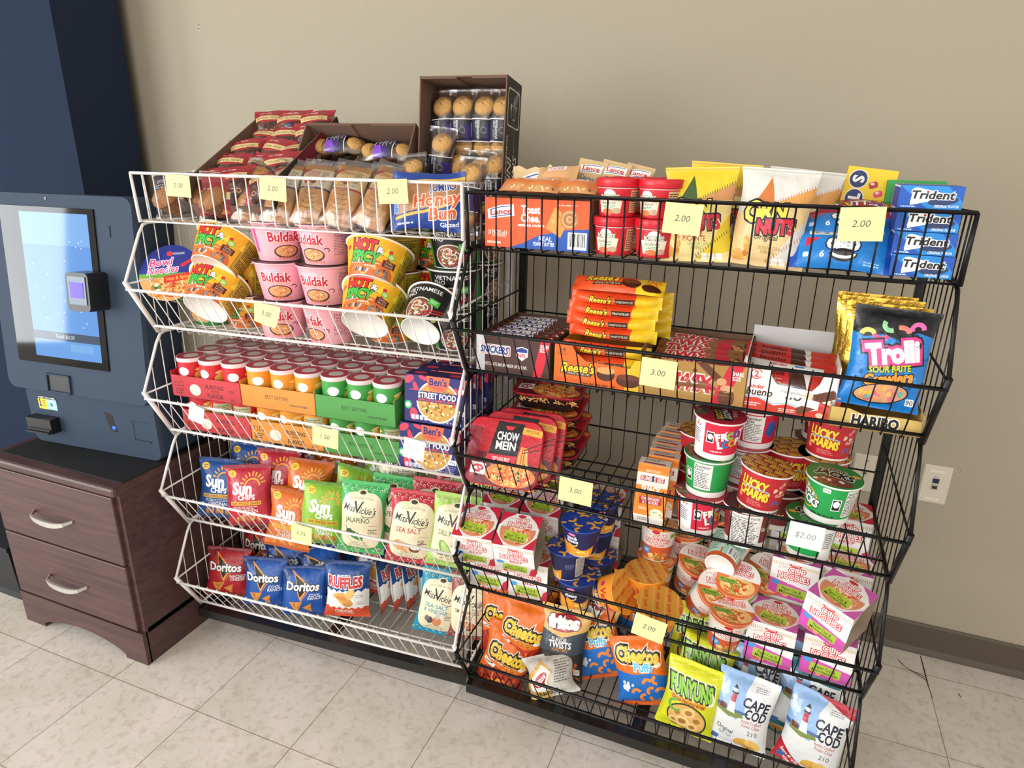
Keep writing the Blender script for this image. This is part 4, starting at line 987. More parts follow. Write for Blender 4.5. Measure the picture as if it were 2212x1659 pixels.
# ------------------------------------------------------------------ white rack, third basket: crisp cans in card trays, burrito bowl boxes
Z = ZB[2] + 0.0018
def can(body, dark, side):
    w = 2 * PI * 3.6; h = 10.4
    a = Art(w, h, body, 3); c = w / 2
    a.ell(c - 1.9, 7.0, 1.5, 1.25, '#f6f3ee'); a.text('Pringles', c - 1.9, 5.1, 1.0, '#f3efe6', .02, out=dark, ow=.05, w=3.6)
    a.ell(c + 2.4, 6.0, 1.5, 1.0, '#e8b552', 20); a.ell(c + 2.8, 7.6, 1.5, .45, '#f0cf7c', 10); a.ell(c + 2.2, 4.6, 1.2, .7, '#d89a35', -15); a.poly([(0, 0), (w, 0), (w, 1.6), (c, .5), (0, 1.6)], dark)
    a.rect(c + 7.8, 5.2, 5.2, 7.2, '#b9b78a' if side else '#efe7d6'); a.lines(c + 5.5, 8.3, 4.6, 6, 12, '#4d4a33', .45)
    lid = disc_art(3.75, '#a8384a', 2, 28); lid.ell(3.75, 3.75, 3.3, 3.3, '#b0394a'); lid.ell(3.9, 3.6, 2.0, 2.0, '#c9c2bd')
    o = cup('crisp_can', .0352, .0352, .104, a, None, rim='#c9c4bf', base='#b9b5b0', lip=.0006, seg=24)
    mb = MB()
    mb.lathe([(.0356, .0935), (.0361, .094), (.0363, .096), (.0363, .1035), (.0358, .1049), (.0346, .1045)], '#e9d3d4', 24)
    mb.art(lid.bake(), disc(.0346, .1046, 3.75), 0, False)
    mb.build('lid', M_CUP, o); return o
def tray(body, txt):
    d = '#5b1418' if body == '#c0323a' else '#3a2a12'
    a = Art(22.2, 6.0, body, 4)
    if txt == 0:
        a.rect(1.6, 3.6, 1.3, 1.3, d); a.rect(1.6, 3.6, 1.0, 1.0, body); a.rect(3.3, 3.6, 1.3, 1.3, d); a.rect(3.3, 3.6, 1.0, 1.0, body); a.lines(1, 2.4, 3.4, 1.7, 3, d)
        a.ell(7.6, 2.4, 1.8, 1.6, '#efd9cb' if body != '#4d9448' else '#dfe9d2'); a.text('BURSTING', 14.0, 3.8, 1.05, d, .03, w=5.8); a.text('WITH', 14.0, 2.6, .7, d, .02); a.text('FLAVOR', 14.0, 1.3, 1.2, d, .03, w=5.2); a.lines(18.6, 3.6, 2, .8, 2, d); a.lines(18.6, 1.2, 2, .7, 2, d)
    else:
        a.text('BEST BEFORE:', 11, 3.4, 1.0, '#3c2f1c' if body != '#4d9448' else '#1f3a1c', .0, w=7.2); a.lines(14.6, 2.4, 6, 1.0, 1, '#8a6a3a' if body != '#4d9448' else '#3a6a35', .6)
    return open_box('can_tray', .2222, .305, .06, a, body, '#6d4a3a' if body != '#4d9448' else '#3f5a35', sides_h=.07, back_h=.06, th=.0015)
TB = [('#c0323a', 'red'), ('#d98a35', 'orange'), ('#4d9448', 'green')]
cans = [can('#d0202c', '#8c1420', 1), can('#e59324', '#a8641a', 1), can('#3d9a44', '#226a2c', 1)]
CGp = 'crisp cans stacked in card trays'
for lay in range(2):
    for t in range(3):
        u0 = .012 + .2235 * t; zz = Z + lay * .1068; vv = 0 if lay else .022
        put(tray(TB[t][0], 0 if (t == 0 or (t == 1 and lay == 0)) else 1), 'W', u0 + .1111, .235 + vv, zz, 0, 0, 0,
            '%s card tray of small crisp cans, %s layer of the third white basket' % (TB[t][1], ('lower', 'upper')[lay]), 'tray', 'card trays of crisp cans')
        for r_ in range(4 if lay else 1):
            for c_ in range(3):
                q = random.Random(lay * 50 + t * 12 + r_ * 3 + c_)
                o = dup(cans[t]); yaw = q.uniform(15, 55) if lay else q.choice((-110, -95, 10, 20, -100))
                put(o, 'W', u0 + .0383 + .0728 * c_, vv + .1215 + .0745 * r_, zz + .002, yaw, 0, 0,
                    'small %s crisp can in the %s %s tray, %s row, %s' % (TB[t][1], ('lower', 'upper')[lay], TB[t][1], ('front', 'second', 'third', 'back')[r_], ('left', 'middle', 'right')[c_]), 'crisp can', CGp)
for o in cans: bpy.data.objects.remove(o.children[0]); bpy.data.objects.remove(o)
def bens():
    a = Art(15.6, 11.8, '#2a2a6e', 6)
    for x, y, rx, ry, r in ((1.0, 10.6, 1.4, .9, 30), (2.8, 8.6, .6, 1.6, 20), (1.6, 7.6, 1.3, .6, 10), (14.6, 9.2, 1.1, 1.8, 0), (13.0, 8.4, .6, 1.2, 20), (4.6, 11.2, 1.2, .5, -20), (2.4, 2.0, 1.0, 1.6, 10), (14.8, 11.2, 1.0, .6, 0)): a.ell(x, y, rx, ry, '#e0405c', r)
    a.ell(8.4, 5.6, 5.4, 5.3, '#e4e3e8'); a.ell(8.4, 5.6, 5.0, 4.9, '#c99a4a'); a.blobs(8.4, 5.6, 4.7, 4.6, 90, ['#e8c684', '#f2dcae', '#b9772f', '#4a2c1c', '#c8462c', '#7a8a3a', '#dca858'], .42)
    a.poly([(0, 5.4), (15.6, 5.4), (15.6, 8.0), (0, 8.0)], '#2b2a6c')
    a.poly([(5.4, 11.8), (11.4, 11.8), (11.0, 9.4), (9.8, 8.2), (7.0, 8.2), (5.8, 9.4)], '#ee6a4c'); a.text("Ben's", 8.4, 10.5, 1.7, '#2a2a6e', .03, w=4.4); a.text('Original', 8.4, 9.1, .6, '#a83a30', .0, w=2.6)
    a.text('STREET FOOD', 8.2, 7.0, 1.35, '#fff', .03, w=9.6); a.text('BEAN & RICE BURRITO BOWL', 8.2, 5.85, .6, '#ee6a4c', .01, w=9.4)
    a.ell(.9, 4.2, 1.0, 1.1, '#3fae7a'); a.ell(.9, 4.2, .6, .6, '#dff0e6'); a.ell(14.2, 8.9, .7, .7, '#f0eff5'); a.rect(14.0, 3.4, 2.0, 1.3, '#f0eff5', 0, .2); a.text('90g', 14.0, 3.4, .7, '#2a2a6e', .0)
    for i in range(4): a.rect(2.2 + i * 1.1, 1.3, .9, 1.2, '#c9cbe0', 0, .2)
    a.text('NET WT 9 OZ (255g)', 12.0, .7, .55, '#e9e9f2', .01, w=5.0); a.lines(12.2, 2.4, 3, 1.2, 3, '#7f80c0')
    t = Art(15.6, 6, '#232360'); t.ell(3, 3, 1.6, 1.2, '#e0405c'); t.ell(12, 3, 1.6, 1.2, '#e0405c')
    r = Art(6, 11.8, '#2a2a6e'); r.ell(3, 9, 1.6, 2, '#e0405c'); r.lines(.8, 6, 4.4, 4, 8, '#9a9cd0')
    return carton('burrito_bowl_box', .156, .05, .118, dict(front=a, top=t, right=r, left=r), '#2a2a6e')
bb = bens(); BG = 'burrito bowl boxes at the right end of the third white basket'
for (u, v, z, y, t, r, l) in ((.775, .125, Z + .122, 3, -4, 1, 'purple burrito bowl box, top one in front at the right end'), (.763, .105, Z + .001, 3, -6, 2, 'purple burrito bowl box, lower one behind the white price note'),
        (.785, .185, Z + .122, 3, 0, 0, 'purple burrito bowl box, upper one of the row behind'), (.78, .17, Z + .001, 3, 0, 0, 'purple burrito bowl box, lower one of the row behind'), (.79, .24, Z + .001, 3, 0, 0, 'purple burrito bowl box, lower one at the back'), (.79, .242, Z + .122, 3, 0, 0, 'purple burrito bowl box, upper one at the back')):
    put(dup(bb), 'W', u, v, z, y, t, r, l, 'food box', BG)
bpy.data.objects.remove(bb)
# ------------------------------------------------------------------ white rack, fourth and fifth baskets: chip bags
def sunchips(c, dark, name, sd):
    a = Art(13.4, 17.6, c, sd)
    a.rect(6.7, 17.1, 13.4, 1.0, dark); a.rect(6.7, .4, 13.4, .8, dark)
    for i in range(9):
        an = math.radians(15 + i * 19); a.stroke([(8.6 + 2.6 * math.cos(an), 12.0 + 2.6 * math.sin(an)), (8.6 + 3.7 * math.cos(an), 12.0 + 3.7 * math.sin(an))], .38, '#f0b444')
    a.arc(8.6, 11.9, 2.1, 1.9, 0, 180, .45, '#f0a83c', 12)
    a.ell(2.3, 15.2, 1.25, 1.0, '#f2c53a'); a.lines(1.5, 15.7, 1.7, 1.0, 2, '#8a5a10')
    a.text('Sun', 5.6, 11.2, 3.1, '#fff', .045, w=6.2); a.text('CHIPS', 7.1, 8.7, 1.35, '#fff', .04, w=5.2)
    a.rect(6.6, 7.0, 9.4, 1.15, '#f0b93a', 0, .3); a.text('100% WHOLE GRAIN', 6.6, 7.0, .68, dark if c != '#8fbf3f' else '#3c5a14', .02, w=8.6); a.lines(3, 6.2, 7.6, .9, 2, '#e9ece6', .4)
    for i, t in enumerate(name.split()): a.text(t, 7.2, 4.7 - i * 1.05, .95, '#fff', .01)
    for i in range(8): a.rect(3.2 + i * 1.0, 1.9 + (i % 3) * .35, .75, 2.1, ('#d8924a', '#b9702f', '#e0a862')[i % 3], a.rnd.uniform(-40, 30), .3)
    return a
def vickie(c, dark, flavour, col, sd, pic):
    a = Art(13.2, 19.8, c, sd)
    for x0 in range(14): a.arc(x0 + .3, 18.2 - (x0 % 2) * .5, .35, .35, 0, 300, .12, '#f3eee0', 5); a.arc(x0 + .3, 1.0 + (x0 % 2) * .5, .35, .35, 0, 300, .12, '#f3eee0', 5)
    P = [(6.6 + 6.3 * math.copysign(abs(math.cos(t)) ** .5, math.cos(t)), 9.4 + 7.7 * math.copysign(abs(math.sin(t)) ** .75, math.sin(t))) for t in [2 * PI * i / 40 for i in range(40)]]
    a.poly(P, '#eadfbd'); a.ell(6.6, 17.0, 1.3, .8, '#eadfbd'); a.ell(6.6, 17.0, .9, .5, '#4a4038')
    a.text('Miss', 3.4, 12.9, 1.8, '#1d1a18', .012, shear=.25, w=3.6, rot=-4); a.text('V', 5.9, 13.2, 3.0, '#1d1a18', .012, shear=.1); a.text("ickie's", 8.9, 12.4, 1.8, '#1d1a18', .012, shear=.25, w=4.6, rot=-4); a.arc(9, 11.5, 2.0, .8, 200, 340, .16, '#1d1a18')
    ws = flavour.split('|')
    for i, t in enumerate(ws): a.text(t, 5.8, 9.8 - i * 1.5, 1.25 if len(ws) == 1 else 1.1, col, .015, w=min(7.6, len(t) * .92))
    a.lines(9.0, 7.6, 2.6, 1.5, 3, '#4a4236', .5); a.rect(10.3, 8.4, 2.6, .08, '#4a4236')
    if pic == 0: a.ell(5.2, 5.6, 2.6, 1.0, '#2c6e3a', -18); a.ell(3.4, 6.4, 1.1, .9, '#245c30'); a.stroke([(2.6, 7.0), (2.2, 8.0)], .25, '#3c7a3c'); a.ell(5.6, 5.0, 2.3, .6, '#3d8a4c', -20)
    elif pic == 1:
        for i in range(7): a.ell(3.2 + i * .55, 5.6 - i * .12, 1.5, 1.4, ('#d9a877', '#c98f5c')[i % 2])
        a.ell(8.4, 4.9, 1.6, 1.1, '#7a4a36'); a.ell(8.4, 5.2, 1.3, .6, '#f0ece4'); a.stroke([(8.6, 5.2), (10.4, 6.8)], .3, '#8a5a3a')
    elif pic == 2: a.ell(4.6, 5.6, 2.7, 1.3, '#7fae4a', -50); a.ell(4.8, 5.7, 2.1, .85, '#b9d689', -50); a.ell(7.8, 5.6, 1.8, .5, '#c8342c', -45); a.blobs(3.2, 4.2, 1.6, .8, 10, ['#3f6a34', '#5c8a48'], .4)
    elif pic == 3: a.ell(6.8, 5.2, 1.5, 1.6, '#d88a5a'); a.ell(6.8, 7.2, .7, 1.3, '#c9c9cc'); a.ell(4.6, 5.2, 1.0, 1.2, '#5a4e54'); a.ell(3.6, 5.6, .7, 1.0, '#7d7278')
    else: a.ell(5.8, 5.4, 2.8, 1.7, '#a85a3a'); a.ell(5.8, 5.7, 2.2, 1.1, '#c98a5c'); a.arc(5.8, 5.7, 1.3, .6, 0, 300, .25, '#8a4028')
    a.text('MADE WITH', 6.4, 3.4, .6, '#6a6048', .0, w=4); a.text('100% CANOLA OIL', 6.4, 2.7, .6, '#6a6048', .0, w=5.4)
    a.rect(11.6, 1.5, 1.6, 1.6, dark, 0, .2); a.text('200', 11.6, 1.7, .7, '#f3eee0', 0); a.text("KETTLE COOKED POTATO CHIPS", 6.6, 15.6, .5, '#6a6048', .0, w=6.6, curve=.03)
    return a
def doritos(c, dark, fl, sd):
    a = Art(13.6, 15.2, c, sd)
    a.rect(6.8, 14.7, 13.6, 1.0, dark); a.rect(6.8, .4, 13.6, .8, dark); a.poly([(0, 15.2), (0, 9), (5, 15.2)], dark)
    a.poly([(3.6, 13.6), (8.9, 9.6), (6.0, 5.6)], '#f0b04a'); a.poly([(3.9, 13.0), (8.4, 9.6), (6.0, 6.4)], '#121214'); a.stroke([(3.2, 13.8), (9.4, 9.3), (6.1, 5.3), (5.2, 8.2)], .35, '#e88a34')
    a.text('Doritos', 6.6, 9.7, 2.3, '#f6f6f6', .035, out='#121214', ow=.06, w=10.4)
    for i, t in enumerate(fl.split()): a.text(t, 10.6, 7.2 - i * .95, .85, '#eef0f6', .02, shear=.15)
    def chip(x, y, s, r): a.poly(a._t([(-s, s * .7), (s, s * .75), (-.1 * s, -s)], x, y, r), '#d98f3c'); a.blobs(x, y + s * .2, s * .5, s * .4, 14, ['#e8b062', '#b9682a', '#c9803a', '#7a4a1c'], .22)
    chip(4.6, 3.4, 2.2, 5); chip(8.4, 2.9, 1.6, 25)
    return a
def ruffles():
    a = Art(13.6, 17.6, '#1f4a8c', 5)
    a.rect(6.8, 17.0, 13.6, 1.2, '#183a70')
    zig = lambda y, n=14, d=.35: [(13.6 * i / n, y + (d if i % 2 else -d)) for i in range(n + 1)]
    a.poly([(0, 0)] + [(13.6, 0)] + zig(9.6)[::-1], '#f1efeb'); a.poly([(0, 0), (13.6, 0)] + zig(4.0)[::-1], '#d9502c')
    a.text('RUFFLES', 6.6, 11.9, 2.7, '#c8242c', .05, out=[('#1c2f63', .11), ('#f6f3ee', .06)], w=10.6, curve=-.012); a.lines(4.2, 14.2, 5, .5, 1, '#dfe6f3')
    a.ell(4.6, 8.2, 2.2, .9, '#e3a85c', 10); a.ell(8.2, 8.8, 1.6, 1.2, '#f0c06a', 50); a.ell(6.4, 6.6, 2.4, 1.4, '#e8b068', -20); a.ell(7.4, 5.7, 1.6, 1.3, '#d89a50'); a.ell(5.2, 7.4, 1.8, .7, '#d9924a', -5)
    a.arc(10.9, 8.0, 1.0, .4, 0, 360, .14, '#5a6f9c', 12); a.lines(10.2, 6.4, 2, 1.2, 3, '#8a8f9c')
    a.text('CHEDDAR', 6.2, 2.7, 1.2, '#f6efe6', .02, w=5.6); a.text('& SOUR CREAM', 6.2, 1.4, .85, '#f6efe6', .02, w=5.8)
    return a
def bags(rk, z, cat, group, table):
    for n, (art, t, u, v, dz, yaw, tilt, roll, label, kw) in enumerate(table):
        kw = dict(kw); bk = kw.pop('back', None); m = kw.pop('m', None)
        piv = kw.pop('piv', 0.0)
        o = bag('chip_bag' if cat == 'chip bag' else 'snack_bag', art, t, 200 + len(bpy.data.objects), back=bk, m=m, **kw)
        put(o, rk, u, v, z + dz, yaw, tilt, roll, label, cat, group, piv)
sB, sR, sO, sG = sunchips('#27559c', '#1d3f78', 'ORIGINAL', 1), sunchips('#bf2f40', '#8f1f30', 'GARDEN SALSA', 2), sunchips('#d9702c', '#a84f1c', 'HARVEST CHEDDAR', 3), sunchips('#8fbf3f', '#5d8f2a', 'FRENCH ONION', 4)
vJ = vickie('#3fae5a', '#2a7a3c', 'JALAPEÑO', '#3c5a3c', 1, 0); vS = vickie('#c0303f', '#8f1f2c', 'SEA SALT', '#b5343a', 2, 1); vD = vickie('#a9cf62', '#6f9a34', 'DILL PICKLE', '#5a7a34', 3, 2)
vV = vickie('#1f8fae', '#15657c', 'SEA SALT|& VINEGAR', '#3d8fa8', 4, 3); vB = vickie('#8f4a3f', '#6a332a', 'SMOKEHOUSE|BBQ', '#8f4a34', 5, 4)
dR, dB = doritos('#b3222f', '#7d1822', 'NACHO CHEESE', 1), doritos('#1f55a8', '#153a78', 'COOL RANCH', 2)
rf = ruffles()
SG = 'whole grain chip bags in the fourth white basket'; VG = 'kettle chip bags in the fourth white basket'
Z = ZB[3] + .002
bags('W', Z, 'chip bag', SG, [
    (sB, .055, .078, .118, 0, 14, -14, 2, 'blue whole grain chip bag, leftmost in the front of the fourth white basket', {}),
    (sB, .055, .110, .205, .02, 12, -12, 4, 'blue whole grain chip bag directly behind the front blue one', {}),
    (sB, .05, .150, .315, .02, 0, -10, 6, 'dark blue whole grain chip bag at the back, top showing only', {}),
    (sR, .06, .190, .112, 0, 18, -15, -3, 'red whole grain chip bag in front, garden salsa text low down', {}),
    (sR, .06, .225, .190, .022, 14, -12, 2, 'red whole grain chip bag right behind the front red one', {}),
    (sR, .055, .265, .300, .03, 6, -30, 4, 'dark red chip bag at the back with its seal folded over', dict(droop=-1.2)),
    (sO, .06, .328, .175, .012, 16, -14, 6, 'orange whole grain chip bag standing behind the fallen orange one', {}),
    (sO, .06, .385, .275, .03, 14, -26, -12, 'brownish orange chip bag at the back, crumpled, behind the upright orange one', dict(wr=2)),
    (sO, .05, .300, .115, -.055, 12, -12, 8, 'orange whole grain chip bag sunk low in front between red and green', dict(wr=1.4)),
    (sG, .058, .420, .112, -.012, 22, -12, 8, 'light green whole grain chip bag in front above the price note', {}),
    (sG, .058, .462, .180, .01, 18, -14, 14, 'green whole grain chip bag behind the front green one', {}),
    (sG, .055, .500, .290, .03, 8, -22, 6, 'darker green whole grain chip bag at the back', {})])
bags('W', Z, 'chip bag', VG, [
    (vJ, .062, .542, .112, -.014, 12, -14, 3, 'cream and green jalapeño kettle chip bag standing in front', {}),
    (vJ, .06, .602, .165, -.01, 10, -14, 4, 'cream and green jalapeño kettle chip bag half hidden behind the front one', {}),
    (vJ, .06, .585, .235, .065, 10, -22, 2, 'jalapeño kettle chip bag raised behind, its top folded down', dict(droop=-1.5)),
    (vJ, .06, .665, .315, .02, 0, -20, 0, 'dark green kettle chip bag at the very back', {}),
    (vS, .065, .688, .110, -.012, 16, -12, 6, 'cream and red sea salt kettle chip bag in front', {}),
    (vS, .06, .722, .165, .0, 14, -13, 6, 'cream and red sea salt kettle chip bag behind the front one', {}),
    (vS, .06, .752, .225, .008, 14, -14, 8, 'cream and red sea salt kettle chip bag, third in its row', {}),
    (vS, .06, .735, .310, .02, 10, -24, 4, 'cream and red kettle chip bag lying back at the rear', {}),
    (vD, .06, .798, .128, -.012, 14, -13, 7, 'cream and lime dill pickle kettle chip bag in front beside the black rack', {}),
    (vD, .06, .815, .215, 0, 12, -14, 6, 'lime green dill pickle kettle chip bag behind the front one', {}),
    (vD, .06, .812, .305, .015, 8, -15, 3, 'lime green dill pickle kettle chip bag at the back', {})])
DG = 'tortilla chip bags in the bottom white basket'
Z = ZB[4] + .002
bags('W', Z, 'chip bag', DG, [
    (dR, .055, .055, .125, 0, 18, -14, 4, 'red tortilla chip bag at the front left of the bottom basket', {}),
    (dR, .055, .095, .235, .02, 10, -14, 3, 'dark red tortilla chip bag behind the front red one', {}),
    (dR, .05, .270, .335, .03, 5, -16, 10, 'dark red tortilla chip bag deep at the back among the blue bags', {}),
    (dB, .055, .197, .122, 0, 14, -12, 1, 'blue tortilla chip bag standing in front with two chips pictured', {}),
    (dB, .055, .222, .190, .018, 12, -16, -2, 'blue tortilla chip bag leaning right behind the first blue one', dict(droop=1.4)),
    (dB, .055, .205, .290, .03, 8, -14, 0, 'blue tortilla chip bag at the back left', {}),
    (dB, .055, .328, .128, -.004, 22, -12, 3, 'blue tortilla chip bag in front beside the ridged chip bag', {}),
    (dB, .055, .362, .205, .02, 20, -22, -16, 'blue tortilla chip bag tilted behind, its logo at a slant', dict(wr=1.3)),
    (dB, .05, .400, .310, .028, 10, -18, 12, 'blue tortilla chip bag at the back right of the blue group', {})])
RG = 'ridged chip bags in the bottom white basket'
bags('W', Z, 'chip bag', RG, [
    (rf, .065, .455, .160, 0, 18, -8, 2, 'ridged cheddar chip bag standing in front', {}),
    (rf, .06, .480, .250, .03, 14, -24, 14, 'ridged chip bag leaning behind the front one', {}),
    (rf, .04, .540, .255, 0, 100, -4, 3, 'ridged chip bag standing side-on, first of four', dict(back='#c8c6c4')),
    (rf, .04, .575, .275, 0, 98, -5, 4, 'ridged chip bag standing side-on, second of four', dict(back='#c8c6c4')),
    (rf, .04, .612, .290, 0, 96, -6, 4, 'ridged chip bag standing side-on, third of four', dict(back='#c8c6c4')),
    (rf, .04, .645, .320, 0, 94, -6, 8, 'ridged chip bag standing side-on, last of four', dict(back='#c8c6c4'))])
KG = 'kettle chip bags in the bottom white basket'
bags('W', Z, 'chip bag', KG, [
    (vV, .062, .728, .175, 0, 12, -10, 9, 'cream and teal salt and vinegar kettle chip bag', {}),
    (vV, .055, .772, .245, 0, 12, -9, 8, 'teal kettle chip bag mostly hidden behind the front teal one', {}),
    (vB, .062, .828, .185, 0, 12, -8, 4, 'cream and brown smokehouse kettle chip bag by the black rack', {}),
    (vB, .055, .838, .27, 0, 12, -8, 3, 'cream and brown smokehouse kettle chip bag, second one behind', {})])
# ------------------------------------------------------------------ black rack, top basket
Z = ZB[0] + .002
def lance(a, x, y, s, rot=6):
    P = lambda k: [(-2.6 * s * k, -1.0 * s * k), (2.6 * s * k, -.8 * s * k), (2.6 * s * k, 1.2 * s * k), (0, 1.25 * s * k), (-2.6 * s * k, .7 * s * k)]
    a.poly(a._t(P(1), x, y, rot), '#f6f4f0'); a.stroke(a._t([(-2.2 * s, .55 * s), (0, .95 * s), (2.2 * s, .95 * s)], x, y, rot), .16 * s, '#2a56a8'); a.stroke(a._t([(-2.2 * s, -.75 * s), (0, -.6 * s), (2.2 * s, -.45 * s)], x, y, rot), .16 * s, '#2a56a8')
    a.text('Lance', x, y + .12 * s, .95 * s, '#cf2a34', .03, w=4.2 * s, rot=rot, shear=.1); return a
a = Art(22.8, 10.0, '#ec5a26', 2)
a.poly([(5.5, 0), (22.8, 0), (22.8, 4.6), (18, 4.2), (12, 2.8), (8.5, 1.0)], '#1f55b0'); lance(a, 3.6, 7.1, 1.15)
a.text('Toast', 10.2, 7.9, 1.5, '#fff', .035, w=4.2); a.text('Chee.', 10.2, 6.2, 1.5, '#fff', .035, w=4.2); a.text('sandwich crackers', 10.4, 4.8, .6, '#fff', .02, w=5.8)
a.text('20 PACKS of 6', 2.9, 3.0, .9, '#fbe6da', .01, w=4.4); a.text('SANDWICHES', 3.3, 2.3, .5, '#fbe6da', .0, w=3); a.lines(.5, 1.3, 4.8, .8, 1, '#fbd9c6'); a.text('REAL', 13.6, 2.2, .9, '#e9eefc', .01); a.text('PEANUT BUTTER', 13.3, 1.1, .75, '#e9eefc', .02, w=4.6)
a.poly([(13.6, 4.4), (15.4, 8.6), (18.6, 6.6), (16.8, 2.6)], '#e59a4a'); a.blobs(16.1, 5.6, 1.6, 1.8, 12, ['#d8873a', '#f0b066'], .35)
a.ell(18.6, 6.3, 1.9, 1.9, '#b57f4e')
for q, c in ((1.5, '#d9ac78'), (1.0, '#a8713f'), (.55, '#d9ac78')): a.arc(18.6, 6.3, q, q, 30, 350, .3, c, 14)
a.bars(20.4, 2.1, 4.0, 3.4); a.lines(16, 9.2, 6, .4, 1, '#f6c2a4')
t = Art(22.8, 10, '#8a5a40', 2); t.rect(11, 5, 20, 8, '#6d4632')
r_ = Art(10, 10, '#7d6a58', 2); r_.rect(5, 5, 9.4, 9.4, '#8a745f')
o = carton('cracker_box', .228, .10, .10, dict(front=a, top=t, right=r_), '#d9541f')
put(o, 'B', .140, .155, Z, 0, 0, 0, 'orange and blue box of peanut butter sandwich crackers', 'cracker box')
a = Art(15, 13.6, '#d9bd8a', 3); a.base = [(0, 0), (15, 0), (15, 12.2), (12.6, 13), (10.4, 12.2), (8.4, 13.6), (7.4, 12.6), (5, 13), (3.2, 12.4), (1.4, 13.2), (0, 12.9)]
lance(a, 5.4, 9.8, 1.7, 8); a.text("Captain's Wafers", 11.8, 10.2, .8, '#33402a', .01, w=5.4)
o = open_box('cracker_box', .15, .09, .12, a, '#d3b785', '#b89a6c', sides_h=.12, back_h=.125); put(o, 'B', .118, .25, Z + .028, 2, -4, 0, 'torn tan cracker box behind the orange cracker box', 'cracker box')
def pack(colr, art2, nm):
    a = Art(9.0, 6.2, colr, 4); lance(a, 4.5, 4.6, .75, 2)
    if art2: a.text("Captain's", 4.4, 3.0, .85, '#2c4a6a', .015, w=4.4, shear=.15); a.text('Wafers.', 4.6, 2.0, .85, '#2c4a6a', .015, w=3.8, shear=.15); a.rect(4.6, .9, 3.4, .7, '#2f6a3a')
    else: a.poly([(0, 0), (9, 0), (9, 1.8), (0, 1.4)], '#c98f5a'); a.blobs(4.5, .8, 4, .6, 14, ['#d9a868', '#8a5230', '#e8c590'], .4)
    return a
wf = pack('#cdb183', 1, 0); tc = pack('#e0803f', 0, 0)
wv = Art(6.2, 9.4, '#cdb183', 4); lance(wv, 3.1, 7.3, .95, 2); wv.text("Captain's", 3.2, 5.2, .95, '#2c4a6a', .015, w=4.4, rot=-6); wv.text('Wafers.', 3.4, 4.0, .95, '#2c4a6a', .015, w=3.8, rot=-6); wv.rect(3.1, 2.0, 4.4, 1.8, '#2f5a34', 0, .2)
WG = 'small cracker packs above the cracker boxes'
for u, v, dz, yw, tl, rl, l in ((.205, .215, .088, 8, -18, 10, 'tan wafer cracker pack standing left, behind the orange packs'), (.252, .225, .086, 8, -18, 12, 'tan wafer cracker pack standing in the middle of three'), (.298, .24, .080, 4, -18, 12, 'tan wafer cracker pack standing right, behind the red pasta bowls')):
    put(bag('cracker_pack', wv, .024, 70 + int(u * 100), wr=.7, fin=.08), 'B', u, v, Z + dz, yw, tl, rl, l, 'crackers', WG)
for u, v, dz, yw, l in ((.095, .150, .1015, 4, 'orange cracker pack lying on the orange box, left end'), (.140, .135, .1015, -4, 'orange cracker pack lying on the orange box, middle'), (.215, .140, .1015, 2, 'orange cracker pack lying on the orange box, right end')):
    o = bag('cracker_pack', tc, .024, 80 + int(u * 100), horiz=True, wr=.6, fin=.05); put(o, 'B', u, v - .028, Z + dz + .011, yw, -68, 0, l, 'crackers', WG)
o = bag('cracker_pack', pack('#d9a878', 0, 0), .024, 88, horiz=True, wr=.6); put(o, 'B', .155, .165, Z + .122, -6, -48, -6, 'pale cracker pack propped on top of the orange cracker packs', 'crackers', WG)
def pasta(sub):
    w = 2 * PI * 3.75; h = 6.0; a = Art(w, h, '#cf1f2f', 4); c = w / 2
    a.poly([(c - 2.6, 3.4), (c + 2.6, 3.4), (c + 2.2, .6), (c - 2.2, .6)], '#efe6cf'); a.ell(c, 4.4, 1.2, 1.0, '#f3efe6'); a.text('BOYARDEE', c, 3.9, .85, '#f3f1e6', .02, out='#1f6a3a', ow=.06, w=3.9); a.text(sub, c - .1, 2.7, .65, '#3c2a20', .0, w=3.0, shear=.1)
    a.lines(c - 1.4, 2.2, 3, .6, 2, '#3d9a6a'); a.ell(c - .4, .9, 1.3, .6, '#d87a4a'); a.ell(c + 1.5, 1.1, .9, .6, '#c9a98a'); a.rect(c + 6.0, 3, 3.6, 4.6, '#d9b58a'); a.lines(c + 4.4, 5.0, 3.2, 4, 9, '#5a2a20', .5); a.rect(w / 2, 5.8, w, .4, '#e9e3de')
    o = cup('pasta_bowl', .0345, .0405, .060, a, None, rim='#cf1f2f', base='#c01a2a')
    mb = MB(); mb.lathe([(.0425, .058), (.0435, .060), (.0435, .071), (.0425, .0725), (.036, .073), (.034, .071), (0, .071)], '#d3202f', 36); mb.lathe([(.0407, .0545), (.0412, .058)], '#7a6a66', 36); mb.build('lid', mat('red_plastic', '#cf1a2b', .35), o); return o
pb, pr_ = pasta('Beefaroni.'), pasta('Beef Ravioli')
PG = 'red microwave pasta bowls on the black rack'
for c, u in enumerate((.300, .382)):
    for i in range(2):
        put(dup(pr_ if (c and i) else pb), 'B', u + .002 * i, .130, Z + .0735 * i, (-14, -12)[i] if c == 0 else (6, -30)[i], 0, 0, 'red pasta bowl with red lid, %s of the %s stack' % (('bottom', 'top')[i], ('left', 'right')[c]), 'pasta bowl', PG)
for c, u in enumerate((.312, .398)):
    for i in range(2): put(dup(pb), 'B', u, .222, Z + .0735 * i, 40, 0, 0, 'red pasta bowl in the rear row, %s of the %s stack' % (('bottom', 'top')[i], ('left', 'right')[c]), 'pasta bowl', PG)
for o in (pb, pr_): bpy.data.objects.remove(o.children[0]); bpy.data.objects.remove(o)
